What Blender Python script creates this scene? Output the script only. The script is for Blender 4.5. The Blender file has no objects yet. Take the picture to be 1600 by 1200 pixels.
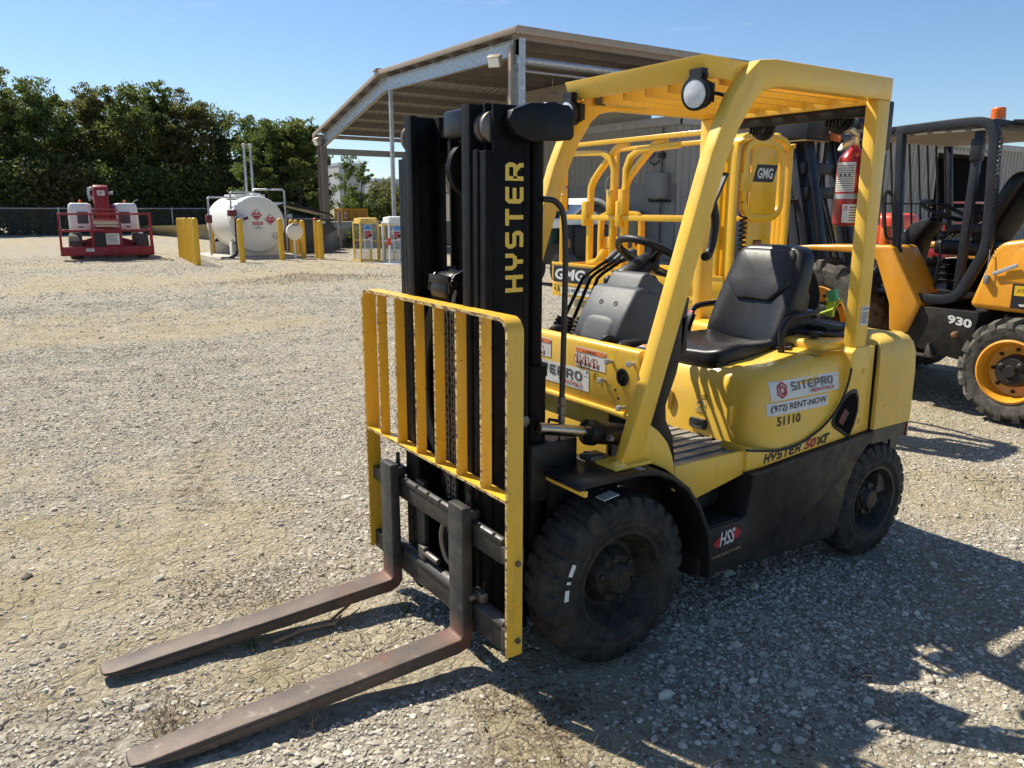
import bpy, bmesh, math, random
import numpy as np
from mathutils import Vector, Matrix
from mathutils.bvhtree import BVHTree
C = bpy.context; S = C.scene; COL = S.collection
R = math.radians; PI = math.pi
rng = np.random.default_rng(7); random.seed(7)

# ------------------------------------------------------------ camera
cd = bpy.data.cameras.new('camera'); cam = bpy.data.objects.new('camera', cd); COL.objects.link(cam)
cd.sensor_fit = 'HORIZONTAL'; cd.sensor_width = 36; cd.lens = 36*1242/1600
cd.clip_start = .05; cd.clip_end = 3000
_y, _p, _r = R(-123.97), R(-12.5), R(.18)
_d = Vector((math.cos(_p)*math.cos(_y), math.cos(_p)*math.sin(_y), math.sin(_p)))
_q = _d.cross(Vector((0, 0, 1))).normalized(); _u = _q.cross(_d)
_r2 = _q*math.cos(_r)+_u*math.sin(_r); _u2 = _u*math.cos(_r)-_q*math.sin(_r)
cam.matrix_world = Matrix(((_r2.x, _u2.x, -_d.x, 1.85), (_r2.y, _u2.y, -_d.y, 2.56), (_r2.z, _u2.z, -_d.z, 1.67), (0, 0, 0, 1)))
S.camera = cam

# ------------------------------------------------------------ sky, sun, exposure
SUN_EL, SUN_AZ = R(50.5), R(-70.5)            # azimuth in the xy plane, towards the sun
sd = Vector((math.cos(SUN_EL)*math.cos(SUN_AZ), math.cos(SUN_EL)*math.sin(SUN_AZ), math.sin(SUN_EL)))
W = bpy.data.worlds.new('World'); S.world = W; W.use_nodes = True
nt = W.node_tree; nt.nodes.clear()
out = nt.nodes.new('ShaderNodeOutputWorld'); bg = nt.nodes.new('ShaderNodeBackground')
sky = nt.nodes.new('ShaderNodeTexSky'); sky.sky_type = 'NISHITA'; sky.sun_disc = False
sky.sun_elevation = SUN_EL; sky.sun_rotation = PI/2-SUN_AZ
sky.air_density = 1.0; sky.dust_density = .25; sky.ozone_density = 6.; sky.altitude = 150
bg.inputs['Strength'].default_value = .09
# a few wisps of cloud low over the sheds
tc = nt.nodes.new('ShaderNodeTexCoord'); mp = nt.nodes.new('ShaderNodeMapping')
mp.inputs['Scale'].default_value = (3, 3, 13)
nz = nt.nodes.new('ShaderNodeTexNoise'); nz.inputs['Scale'].default_value = 2.3; nz.inputs['Detail'].default_value = 7
rp = nt.nodes.new('ShaderNodeValToRGB'); rp.color_ramp.elements[0].position = .66; rp.color_ramp.elements[1].position = .84
rp.color_ramp.elements[1].color = (.55, .55, .55, 1)
mx = nt.nodes.new('ShaderNodeMix'); mx.data_type = 'RGBA'
mx.inputs[7].default_value = (6.5, 6.8, 7.2, 1)
L = nt.links.new
L(tc.outputs['Generated'], mp.inputs[0]); L(mp.outputs[0], nz.inputs[0]); L(nz.outputs[0], rp.inputs[0])
L(rp.outputs[0], mx.inputs[0]); L(sky.outputs[0], mx.inputs[6]); L(mx.outputs[2], bg.inputs[0]); L(bg.outputs[0], out.inputs[0])
sl = bpy.data.lights.new('sun', 'SUN'); sl.energy = 5.0; sl.angle = R(.53); sl.color = (1, .93, .80)
so = bpy.data.objects.new('sun', sl); COL.objects.link(so); so.rotation_euler = sd.to_track_quat('Z', 'Y').to_euler()
S.view_settings.view_transform = 'Standard'; S.view_settings.look = 'None'
S.view_settings.exposure = .62; S.view_settings.gamma = 1
S.render.engine = 'CYCLES'
S.cycles.max_bounces = 6; S.cycles.diffuse_bounces = 3; S.cycles.glossy_bounces = 3; S.cycles.transmission_bounces = 4; S.cycles.transparent_max_bounces = 8

# ------------------------------------------------------------ mesh helpers
class B:
    def __init__(s): s.v = []; s.f = []; s.m = []; s.mi = 0
    def add(s, vs, fs):
        n = len(s.v); s.v += [tuple(map(float, v)) for v in vs]
        s.f += [tuple(n+i for i in f) for f in fs]; s.m += [s.mi]*len(fs)
        return s
    def mat(s, i): s.mi = i; return s
    def box(s, x0, x1, y0, y1, z0, z1):
        return s.add([(x, y, z) for z in (z0, z1) for x, y in ((x0, y0), (x1, y0), (x1, y1), (x0, y1))],
                     [(3, 2, 1, 0), (4, 5, 6, 7), (0, 1, 5, 4), (1, 2, 6, 5), (2, 3, 7, 6), (3, 0, 4, 7)])
    def obox(s, c, sz, M):                       # box of full size sz round c, axes = columns of M
        M = Matrix(M); c = Vector(c); h = [q/2 for q in sz]
        vs = [c+M@Vector((x*h[0], y*h[1], z*h[2])) for z in (-1, 1) for x, y in ((-1, -1), (1, -1), (1, 1), (-1, 1))]
        return s.add(vs, [(3, 2, 1, 0), (4, 5, 6, 7), (0, 1, 5, 4), (1, 2, 6, 5), (2, 3, 7, 6), (3, 0, 4, 7)])
    def prism(s, pts, ax, d0, d1):               # 2D outline in the plane across ax ('x': yz, 'y': xz, 'z': xy)
        def P(p, d): return {'x': (d, p[0], p[1]), 'y': (p[0], d, p[1]), 'z': (p[0], p[1], d)}[ax]
        n = len(pts)
        return s.add([P(p, d0) for p in pts]+[P(p, d1) for p in pts],
                     [tuple(range(n))[::-1], tuple(range(n, 2*n))]+[(i, (i+1) % n, n+(i+1) % n, n+i) for i in range(n)])
    def frames(s, path, up=None):
        P = [Vector(p) for p in path]; out = []; prev = None
        for i, p in enumerate(P):
            a = (P[i]-P[i-1]).normalized() if i else None
            b = (P[i+1]-P[i]).normalized() if i < len(P)-1 else None
            t = (a or b) if not (a and b) else (a+b).normalized()
            sc = 1. if not (a and b) else 1/max(.35, math.cos(a.angle(b)/2))
            if up is not None: n = Vector(up)
            elif prev is None: n = Vector((0, 0, 1)) if abs(t.z) < .9 else Vector((1, 0, 0))
            else: n = prev
            u = t.cross(n)
            if u.length < 1e-6: u = t.cross(Vector((.3, 1, .2)))
            u.normalize(); n = u.cross(t).normalized(); prev = n; out.append((p, u, n, sc))
        return out
    def tube(s, path, r, n=8, cap=True):
        fr = s.frames(path); k = len(fr); rs = r if isinstance(r, (list, tuple)) else [r]*k
        vs = [p+rs[i]*(u*math.cos(2*PI*j/n)+w*math.sin(2*PI*j/n)) for i, (p, u, w, sc) in enumerate(fr) for j in range(n)]
        fs = [(i*n+j, i*n+(j+1) % n, (i+1)*n+(j+1) % n, (i+1)*n+j) for i in range(k-1) for j in range(n)]
        if cap: fs += [tuple(range(n))[::-1], tuple((k-1)*n+j for j in range(n))]
        return s.add(vs, fs)
    def bar(s, path, w, h, up=(0, 0, 1)):        # rectangular bar: w across, h along up
        fr = s.frames(path, up); k = len(fr); vs = []
        for p, u, n, sc in fr:
            for a, b in ((-1, -1), (1, -1), (1, 1), (-1, 1)): vs.append(p+u*a*w/2+n*b*h/2*sc)
        fs = [(i*4+j, i*4+(j+1) % 4, i*4+4+(j+1) % 4, i*4+4+j) for i in range(k-1) for j in range(4)]
        return s.add(vs, fs+[(3, 2, 1, 0), tuple((k-1)*4+j for j in range(4))])
    def lathe(s, prof, c, ax, n=32, mod=None, cap=True):   # prof: (along, radius); ax: axis vector
        a = Vector(ax).normalized(); u = a.orthogonal().normalized(); w = a.cross(u); c = Vector(c); k = len(prof)
        vs = []
        for i, q in enumerate(prof):
            for j in range(n):
                r = q[1]-(mod(i, j) if mod else 0); t = 2*PI*j/n
                vs.append(c+a*q[0]+r*(u*math.cos(t)+w*math.sin(t)))
        fs = [(i*n+j, i*n+(j+1) % n, (i+1)*n+(j+1) % n, (i+1)*n+j) for i in range(k-1) for j in range(n)]
        if cap:
            if prof[0][1] > 1e-5: fs.append(tuple(range(n))[::-1])
            if prof[-1][1] > 1e-5: fs.append(tuple((k-1)*n+j for j in range(n)))
        return s.add(vs, fs)
    def cyl(s, a, b, r, n=16): return s.tube([a, b], r, n)
    def ball(s, c, r, n=12):
        rr = r if isinstance(r, (tuple, list)) else (r, r, r); vs = []; fs = []; m = n//2
        for i in range(m+1):
            for j in range(n):
                t, f = PI*i/m, 2*PI*j/n
                vs.append((c[0]+rr[0]*math.sin(t)*math.cos(f), c[1]+rr[1]*math.sin(t)*math.sin(f), c[2]+rr[2]*math.cos(t)))
        for i in range(m):
            for j in range(n): fs.append((i*n+j, (i+1)*n+j, (i+1)*n+(j+1) % n, i*n+(j+1) % n))
        return s.add(vs, fs)
    def sbox(s, c, a, e=.3, n=28, dfm=None):      # superellipsoid cushion; dfm(p in -1..1, P) -> P
        def g(x, k): return math.copysign(abs(x)**k, x)
        vs = []; fs = []; m = n//2
        for i in range(m+1):
            for j in range(n):
                t, f = -PI/2+PI*i/m, 2*PI*j/n
                q = Vector((g(math.cos(t), e)*g(math.cos(f), e), g(math.cos(t), e)*g(math.sin(f), e), g(math.sin(t), e)))
                p = Vector((c[0]+a[0]*q.x, c[1]+a[1]*q.y, c[2]+a[2]*q.z))
                vs.append(dfm(q, p) if dfm else p)
        for i in range(m):
            for j in range(n): fs.append((i*n+j, i*n+(j+1) % n, (i+1)*n+(j+1) % n, (i+1)*n+j))
        return s.add(vs, fs)
    def loft(s, rings, cap0=True, cap1=True):
        n = len(rings[0]); k = len(rings); vs = [p for r in rings for p in r]
        fs = [(i*n+j, i*n+(j+1) % n, (i+1)*n+(j+1) % n, (i+1)*n+j) for i in range(k-1) for j in range(n)]
        if cap0: fs.append(tuple(range(n))[::-1])
        if cap1: fs.append(tuple((k-1)*n+j for j in range(n)))
        return s.add(vs, fs)
    def mirror(s, ax=1):                          # everything so far, mirrored copy across axis
        n = len(s.v); m = len(s.f)
        s.v += [tuple(-q if i == ax else q for i, q in enumerate(v)) for v in s.v[:n]]
        s.f += [tuple(n+i for i in f[::-1]) for f in s.f[:m]]; s.m += s.m[:m]
        return s

def arc(cx, cy, r, a0, a1, n=8):
    return [(cx+r*math.cos(R(a0+(a1-a0)*i/n)), cy+r*math.sin(R(a0+(a1-a0)*i/n))) for i in range(n+1)]
def rrect(x0, x1, y0, y1, r, n=4):
    return arc(x1-r, y0+r, r, -90, 0, n)+arc(x1-r, y1-r, r, 0, 90, n)+arc(x0+r, y1-r, r, 90, 180, n)+arc(x0+r, y0+r, r, 180, 270, n)
def offset(pts, d):                               # inward offset of a counter-clockwise outline
    n = len(pts); out = []
    for i in range(n):
        p, a, b = Vector(pts[i]), Vector(pts[i-1]), Vector(pts[(i+1) % n])
        e1 = (p-a).normalized(); e2 = (b-p).normalized(); n1 = Vector((-e1.y, e1.x)); n2 = Vector((-e2.y, e2.x))
        m = (n1+n2)
        m = m/max(.3, m.length_squared/2) if m.length > 1e-6 else n1
        q = p+m*d; out.append((q.x, q.y))
    return out
def spline(pts, n=6):                             # Catmull-Rom through points
    P = [Vector(p) for p in pts]; P = [2*P[0]-P[1]]+P+[2*P[-1]-P[-2]]; out = []
    for i in range(1, len(P)-2):
        for k in range(n):
            t = k/n; a, b, c, d = P[i-1], P[i], P[i+1], P[i+2]
            out.append(.5*((2*b)+(c-a)*t+(2*a-5*b+4*c-d)*t*t+(3*b-a-3*c+d)*t**3))
    return out+[P[-2]]

def mk(name, b, mats, parent=None, bevel=0, smooth=38, kind=None, seg=2, recalc=True):
    me = bpy.data.meshes.new(name)
    if not isinstance(mats, (list, tuple)): mats = [mats]
    for m in mats: me.materials.append(m)
    me.from_pydata(b.v, [], b.f)
    if len(mats) > 1: me.polygons.foreach_set('material_index', b.m)
    if recalc or bevel:
        bm = bmesh.new(); bm.from_mesh(me)
        if recalc: bmesh.ops.recalc_face_normals(bm, faces=bm.faces)
        if bevel:
            es = [e for e in bm.edges if len(e.link_faces) == 2 and e.calc_face_angle(0) > R(32)]
            bmesh.ops.bevel(bm, geom=es, offset=bevel, segments=seg, profile=.5, affect='EDGES', clamp_overlap=True)
        bm.to_mesh(me); bm.free()
    if smooth:
        me.shade_smooth(); me.set_sharp_from_angle(angle=R(smooth))
    o = bpy.data.objects.new(name, me); COL.objects.link(o)
    if parent is not None: o.parent = parent
    if kind: o['kind'] = kind
    return o
def mks(name, b, mats, parent=None, **k):          # each loose piece becomes a part of its own
    n = len(b.v); p = list(range(n))
    def fd(i):
        while p[i] != i: p[i] = p[p[i]]; i = p[i]
        return i
    for f in b.f:
        r0 = fd(f[0])
        for i in f[1:]: p[fd(i)] = r0
    g = {}
    for f, m in zip(b.f, b.m): g.setdefault(fd(f[0]), []).append((f, m))
    out = []
    for fs in g.values():
        q = B(); used = sorted({i for f, _ in fs for i in f}); ix = {v: j for j, v in enumerate(used)}
        q.v = [b.v[i] for i in used]; q.f = [tuple(ix[i] for i in f) for f, _ in fs]; q.m = [m for _, m in fs]; out.append(mk(name, q, mats, parent, **k))
    return out[0]
def tag(o, label, cat, group=None):
    o['label'] = label; o['category'] = cat
    if group: o['group'] = group
    return o
def thing(name, label, cat, loc=(0, 0, 0), rz=0, group=None):
    o = bpy.data.objects.new(name, None); COL.objects.link(o); o.location = loc; o.rotation_euler = (0, 0, rz); o.empty_display_size = .2
    return tag(o, label, cat, group)
def dup(o, parent=None):
    c = o.copy(); COL.objects.link(c)
    if parent is not None: c.parent = parent
    for ch in list(o.children): dup(ch, c)
    return c

# ------------------------------------------------------------ lettering
def text_geo(txt, bold=0., shear=0.):
    cu = bpy.data.curves.new('t', 'FONT'); cu.body = txt; cu.offset = bold; cu.shear = shear; cu.resolution_u = 3; cu.fill_mode = 'FRONT'
    o = bpy.data.objects.new('t', cu); me = bpy.data.meshes.new_from_object(o)
    vs = np.array([v.co[:2] for v in me.vertices]); fs = [tuple(p.vertices) for p in me.polygons]
    bpy.data.objects.remove(o); bpy.data.curves.remove(cu); bpy.data.meshes.remove(me)
    return vs, fs
def ribbon(path, w):
    P = [Vector(p) for p in path]; n = len(P); closed = (P[0]-P[-1]).length < 1e-6
    if closed: P = P[:-1]; n -= 1
    vs = []
    for i in range(n):
        a = (P[i]-P[i-1]).normalized() if (i or closed) else None
        b = (P[(i+1) % n]-P[i]).normalized() if (i < n-1 or closed) else None
        a = a or b; b = b or a
        na, nb = Vector((-a.y, a.x)), Vector((-b.y, b.x)); m = na+nb; m = m/max(.35, m.length_squared/2)
        vs += [tuple(P[i]+m*w/2), tuple(P[i]-m*w/2)]
    fs = [(2*i, 2*i+1, 2*((i+1) % n)+1, 2*((i+1) % n)) for i in range(n if closed else n-1)]
    return vs, fs
GL = {  # block letters as strokes in a 1 x 1 cell
 'H': [[(.1, 0), (.1, 1)], [(.9, 0), (.9, 1)], [(.1, .5), (.9, .5)]],
 'Y': [[(.12, 1), (.12, .62), (.26, .46), (.74, .46), (.88, .62), (.88, 1)], [(.5, .46), (.5, 0)]],
 'S': [[(.95, .9), (.2, .9), (.1, .8), (.1, .62), (.2, .5), (.8, .5), (.9, .38), (.9, .2), (.8, .1), (.05, .1)]],
 'T': [[(0, .9), (1, .9)], [(.5, .9), (.5, 0)]],
 'E': [[(.95, .9), (.22, .9), (.1, .78), (.1, .22), (.22, .1), (.95, .1)], [(.1, .5), (.9, .5)]],
 'R': [[(.1, 0), (.1, .9), (.8, .9), (.9, .8), (.9, .58), (.8, .46), (.1, .46)], [(.55, .46), (.88, .2), (.9, 0)]],
 'I': [[(.5, 0), (.5, 1)]],
 'P': [[(.1, 0), (.1, .9), (.75, .9), (.9, .78), (.9, .55), (.75, .42), (.1, .42)]],
 'O': [[(.3, .1), (.7, .1), (.9, .28), (.9, .72), (.7, .9), (.3, .9), (.1, .72), (.1, .28), (.3, .1)]],
}
def block_geo(txt, cw=.8, gap=.25, w=.2, shear=0.):
    V = []; F = []; x = 0
    for ch in txt:
        c = {'I': .25}.get(ch, cw)
        if ch != ' ':
            for st in GL[ch]:
                v, f = ribbon([(p[0]*c+x if ch != 'I' else x+c/2, p[1]) for p in st], w); n = len(V)
                V += [(*q_, .00025*(GL[ch].index(st))) for q_ in v]; F += [tuple(n+i for i in q) for q in f]
        x += c+gap
    V = np.array(V); V[:, 0] += shear*V[:, 1]
    return V, F
def fit(geo, x0, x1, y0, y1):
    v, f = geo; lo, hi = v.min(0), v.max(0)
    return np.stack([x0+(v[:, 0]-lo[0])/(hi[0]-lo[0])*(x1-x0), y0+(v[:, 1]-lo[1])/(hi[1]-lo[1])*(y1-y0)]+([v[:, 2]] if v.shape[1] > 2 else []), 1), f
def quad(x0, x1, y0, y1): return np.array([(x0, y0), (x1, y0), (x1, y1), (x0, y1)], float), [(0, 1, 2, 3)]
def poly(pts): return np.array(pts, float), [tuple(range(len(pts)))]
def disc(cx, cy, r, n=14): return poly([(cx+r*math.cos(2*PI*i/n), cy+r*math.sin(2*PI*i/n)) for i in range(n)])
def ring(cx, cy, r, w, n=16): return (lambda vf: (np.array(vf[0]), vf[1]))(ribbon([(cx+r*math.cos(2*PI*i/n), cy+r*math.sin(2*PI*i/n)) for i in range(n)]+[(cx+r, cy)], w))
def lines(x0, x1, y0, y1, n, frac=.45, rag=.25):   # grey rules that stand for unreadable fine print
    V = []; F = []; h = (y1-y0)/n
    for i in range(n):
        e = x1-(x1-x0)*rag*random.random(); yy = y1-(i+.75)*h; k = len(V)
        V += [(x0, yy), (e, yy), (e, yy+h*frac), (x0, yy+h*frac)]; F.append((k, k+1, k+2, k+3))
    return np.array(V), F
def decal(name, layers, O, U, V, mats, parent, lift=.0012, conf=None):
    """layers: list of (geo, material index); O + u*U + v*V in the parent's space, each layer a hair above the one below."""
    O, U, V = Vector(O), Vector(U), Vector(V); N = U.cross(V).normalized(); b = B()
    for k, (g, mi) in enumerate(layers):
        d = lift*(k+1); pts = [O+U*p[0]+V*p[1] for p in g[0]]
        ex = [q[2] if len(q) > 2 else 0 for q in g[0]]
        pts = [conf(p, d+e) for p, e in zip(pts, ex)] if conf else [p+N*(d+e) for p, e in zip(pts, ex)]
        b.mat(mi).add(pts, g[1])
    return mk(name, b, mats, parent, smooth=0, recalc=False)

# ------------------------------------------------------------ materials
def nmat(name):
    m = bpy.data.materials.new(name); m.use_nodes = True; t = m.node_tree; t.nodes.clear()
    o = t.nodes.new('ShaderNodeOutputMaterial'); p = t.nodes.new('ShaderNodeBsdfPrincipled'); t.links.new(p.outputs[0], o.inputs[0])
    return m, t, p
def N(t, ty, **k):
    n = t.nodes.new('ShaderNode'+ty)
    for a, v in k.items():
        if a in n.inputs: n.inputs[a].default_value = v
        else: setattr(n, a, v)
    return n
def ramp(t, fac, a, b, ca=(0, 0, 0, 1), cb=(1, 1, 1, 1)):
    r = t.nodes.new('ShaderNodeValToRGB'); e = r.color_ramp.elements
    e[0].position = a; e[1].position = b; e[0].color = ca; e[1].color = cb; t.links.new(fac, r.inputs[0]); return r.outputs[0]
def mixc(t, f, a, b, bt='MIX'):
    m = t.nodes.new('ShaderNodeMix'); m.data_type = 'RGBA'; m.blend_type = bt
    for s, v in ((0, f), (6, a), (7, b)):
        if isinstance(v, (int, float)): m.inputs[s].default_value = v
        elif isinstance(v, tuple): m.inputs[s].default_value = (*v[:3], 1)
        else: t.links.new(v, m.inputs[s])
    return m.outputs[2]
def paint(name, col, rough=.4, metal=0., var=.12, vs=3., dust=None, da=.35, scr=None, sa=.5, bump=0., bs=60., coat=0., spec=.5, rv=.12, st=.68, grime=None, ga=.4):
    m, t, p = nmat(name); co = N(t, 'TexCoord').outputs['Object']
    n1 = N(t, 'TexNoise', Scale=vs, Detail=5., Roughness=.6); t.links.new(co, n1.inputs[0])
    k = 1-var; c = mixc(t, ramp(t, n1.outputs[0], .3, .7), tuple(q*k for q in col), tuple(min(1, q*(1+var)) for q in col))
    if dust:
        n2 = N(t, 'TexNoise', Scale=vs*2.2, Detail=8., Roughness=.7); t.links.new(co, n2.inputs[0])
        f = ramp(t, n2.outputs[0], .38, .72, (0, 0, 0, 1), (da, da, da, 1)); c = mixc(t, f, c, dust)
    if scr:
        mp = N(t, 'Mapping'); mp.inputs['Scale'].default_value = (9, 9, 22); t.links.new(co, mp.inputs[0])
        n3 = N(t, 'TexNoise', Scale=3.2, Detail=9., Roughness=.75); t.links.new(mp.outputs[0], n3.inputs[0])
        f = ramp(t, n3.outputs[0], st, st+.04, (0, 0, 0, 1), (sa, sa, sa, 1)); c = mixc(t, f, c, scr)
    if grime:
        mp = N(t, 'Mapping'); mp.inputs['Scale'].default_value = (11, 11, 2.2); t.links.new(co, mp.inputs[0])
        n6 = N(t, 'TexNoise', Scale=1.6, Detail=8., Roughness=.7); t.links.new(mp.outputs[0], n6.inputs[0])
        c = mixc(t, ramp(t, n6.outputs[0], .54, .74, (0, 0, 0, 1), (ga, ga, ga, 1)), c, grime)
    t.links.new(c, p.inputs['Base Color'])
    n4 = N(t, 'TexNoise', Scale=vs*5, Detail=4.); t.links.new(co, n4.inputs[0])
    mr = N(t, 'MapRange'); t.links.new(n4.outputs[0], mr.inputs[0]); mr.inputs[1].default_value = .3; mr.inputs[2].default_value = .7
    mr.inputs[3].default_value = max(0, rough-rv); mr.inputs[4].default_value = min(1, rough+rv); t.links.new(mr.outputs[0], p.inputs['Roughness'])
    p.inputs['Metallic'].default_value = metal; p.inputs['Specular IOR Level'].default_value = spec
    if coat: p.inputs['Coat Weight'].default_value = coat; p.inputs['Coat Roughness'].default_value = .12
    if bump:
        n5 = N(t, 'TexNoise', Scale=bs, Detail=4.); t.links.new(co, n5.inputs[0])
        bp = N(t, 'Bump', Strength=bump, Distance=.004); t.links.new(n5.outputs[0], bp.inputs['Height']); t.links.new(bp.outputs[0], p.inputs['Normal'])
    return m
DUST = (.36, .31, .23)
M = {}
M['yel'] = paint('hyster_yellow', (.87, .53, .05), .4, var=.05, vs=2.5, dust=(.80, .56, .19), da=.35, scr=(.22, .14, .05), sa=.5, st=.66, grime=(.34, .22, .06), ga=.3, coat=.25)
M['yeld'] = paint('dusty_yellow', (.85, .52, .068), .48, var=.08, vs=3, dust=(.68, .54, .26), da=.4, grime=(.36, .25, .08), ga=.35, scr=(.2, .14, .06), sa=.5)
M['edge'] = paint('worn_edge', (.74, .56, .22), .6, var=.2, vs=9, scr=(.085, .028, .018), sa=.95, st=.50, dust=(.16, .05, .025), da=.9)
M['yels'] = paint('scuffed_yellow', (.85, .485, .032), .42, var=.06, vs=2.5, dust=(.70, .50, .16), da=.4, grime=(.30, .18, .06), ga=.35, scr=(.16, .09, .035), sa=.85, st=.61, coat=.15)
M['gmg'] = paint('lift_yellow', (.84, .47, .012), .35, var=.06, scr=(.2, .13, .03), sa=.4, st=.66, grime=(.4, .24, .04), ga=.3, coat=.3)
M['org'] = paint('loader_orange', (.80, .33, .012), .38, grime=(.32, .17, .05), ga=.35, var=.05, dust=(.55, .33, .12), da=.25, coat=.3, scr=(.3, .15, .04), sa=.25)
M['blk'] = paint('black_steel', (.008, .008, .009), .4, var=.3, dust=(.06, .052, .04), da=.25, scr=(.06, .05, .04), sa=.3, spec=.3)
M['blkg'] = paint('gloss_black', (.005, .005, .0065), .35, var=.3, dust=(.022, .02, .018), da=.2, spec=.22)
M['frame'] = paint('dusty_black_frame', (.014, .0135, .013), .5, spec=.3, var=.3, vs=5, dust=(.10, .085, .065), da=.35, scr=(.12, .1, .08), sa=.4)
M['mast'] = paint('mast_black', (.005, .005, .0055), .5, spec=.10, var=.4, vs=9, dust=(.032, .028, .023), da=.3, scr=(.16, .13, .10), sa=.4)
M['steel'] = paint('worn_steel', (.16, .15, .14), .42, metal=.7, var=.25, vs=8, dust=(.2, .15, .1), da=.5, scr=(.08, .03, .018), sa=.6)
M['fork'] = paint('rusty_fork_steel', (.115, .083, .066), .6, metal=.15, var=.35, vs=6, dust=(.17, .085, .058), da=.6, scr=(.38, .33, .28), sa=.35, bump=.35, bs=180, spec=.3)
M['shank'] = paint('dark_fork_steel', (.038, .037, .036), .45, metal=.2, var=.4, vs=9, dust=(.085, .075, .062), da=.5, scr=(.14, .08, .05), sa=.35, spec=.35)
M['chrome'] = paint('chrome', (.55, .52, .46), .22, metal=1, var=.1, dust=(.3, .2, .05), da=.5)
M['galv'] = paint('galvanised_steel', (.42, .44, .46), .45, metal=.6, var=.25, vs=9)
M['rub'] = paint('tyre_rubber', (.017, .017, .017), .7, var=.35, vs=7, dust=(.10, .088, .066), da=.6, bump=.6, bs=120, spec=.25)
M['rubg'] = paint('dusty_tyre_rubber', (.06, .057, .05), .8, var=.3, vs=9, dust=(.24, .21, .16), da=.6, bump=.5, bs=90, spec=.3)
M['rim'] = paint('black_dusty_rim', (.012, .012, .011), .5, var=.4, vs=14, dust=(.10, .085, .058), da=.55, spec=.3)
M['vin'] = paint('seat_vinyl', (.009, .009, .010), .38, spec=.4, var=.25, vs=6, dust=(.05, .045, .038), da=.10, rv=.03, bump=.08, bs=260)
M['vinw'] = paint('seat_pad_vinyl', (.013, .013, .014), .45, spec=.45, var=.15, vs=6, dust=(.07, .065, .058), da=.10, rv=.03, bump=.08, bs=260)
M['plas'] = paint('grey_plastic', (.06, .066, .076), .5, var=.15, vs=12, dust=(.12, .118, .112), da=.16, rv=.04, bump=.3, bs=420)
M['plasd'] = paint('black_plastic', (.010, .010, .011), .45, spec=.35, var=.2, vs=8, dust=(.05, .045, .04), da=.3)
M['hose'] = paint('hose_rubber', (.012, .012, .013), .38, var=.2)
M['white'] = paint('white_paint', (.78, .78, .75), .4, var=.05, dust=(.5, .46, .38), da=.25)
M['tankw'] = paint('tank_white', (.80, .78, .70), .38, grime=(.5, .44, .32), ga=.35, var=.04, vs=1.2, dust=(.6, .56, .47), da=.25)
M['stick'] = paint('sticker_white', (.72, .72, .70), .45, var=.08, vs=6, dust=(.45, .42, .36), da=.4, scr=(.35, .33, .3), sa=.5, st=.64)
M['ink'] = paint('ink_black', (.015, .015, .015), .5)
M['inkg'] = paint('ink_grey', (.12, .12, .12), .5)
M['inkr'] = paint('ink_red', (.42, .02, .03), .5)
M['inko'] = paint('ink_orange', (.75, .2, .05), .5)
M['inky'] = paint('ink_yellow', (.78, .5, .02), .5)
M['inkb'] = paint('ink_blue', (.1, .3, .6), .5)
M['red'] = paint('lift_red', (.24, .010, .022), .5, var=.15, dust=(.32, .14, .11), da=.3, spec=.3)
M['bred'] = paint('bright_red', (.33, .008, .012), .32, var=.08, coat=.4)
M['ored'] = paint('orange_red', (.75, .07, .012), .35, var=.08)
M['boll'] = paint('bollard_yellow', (.80, .44, .006), .42, grime=(.35, .22, .06), ga=.4, var=.08, dust=(.5, .36, .1), da=.35, scr=(.25, .15, .04), sa=.3)
M['tan'] = paint('tan_trim', (.36, .29, .22), .5, var=.08)
M['conc'] = paint('concrete', (.42, .40, .36), .85, var=.15, vs=2, dust=(.25, .21, .16), da=.5, bump=.4, bs=25)
M['dkgry'] = paint('dumpster_grey', (.05, .052, .05), .55, var=.2, dust=(.14, .12, .1), da=.3)
M['dkgrn'] = paint('dumpster_green', (.015, .03, .02), .5, var=.2)
M['pyel'] = paint('cage_yellow', (.72, .50, .10), .5, var=.1, dust=(.5, .42, .25), da=.4)
M['roof'] = paint('roof_sheet', (.36, .34, .32), .5, metal=.2, var=.08)
M['purl'] = paint('red_oxide_purlin', (.21, .18, .16), .55, var=.12)
M['wood'] = paint('dry_wood', (.3, .22, .13), .8, var=.25, vs=20)
M['grassg'] = paint('green_grass', (.09, .13, .035), .6, var=.3)
M['dry'] = paint('dry_weed', (.19, .14, .08), .8, var=.35, vs=14)
M['amber'] = paint('amber_lens', (.85, .16, .01), .15, coat=.5)
M['taill'] = paint('tail_lens', (.25, .03, .02), .2, coat=.5)
M['pinkred'] = paint('buckle_red', (.5, .04, .06), .4)
M['green'] = paint('tag_green', (.1, .45, .2), .5)
M['lime'] = paint('lime_plastic', (.5, .62, .06), .4)
M['pale'] = paint('pale_building', (.36, .37, .38), .7, var=.05)
M['beige'] = paint('beige_cabinet', (.46, .39, .22), .5, var=.06)
M['bluem'] = paint('blue_steel', (.05, .07, .12), .45, var=.2)
M['slate'] = paint('slate_blue_steel', (.016, .019, .026), .42, spec=.35, var=.2, dust=(.06, .056, .05), da=.25)
def glassm(name, col, rough=.08, tr=1.):
    m, t, p = nmat(name); p.inputs['Base Color'].default_value = (*col, 1); p.inputs['Roughness'].default_value = rough
    p.inputs['Transmission Weight'].default_value = tr; p.inputs['IOR'].default_value = 1.4; return m
M['glass'] = glassm('dark_glass', (.03, .06, .06), .06, 0.)
M['lens'] = paint('led_lens', (.75, .78, .8), .12, var=.2, vs=60, coat=.8)
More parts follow.
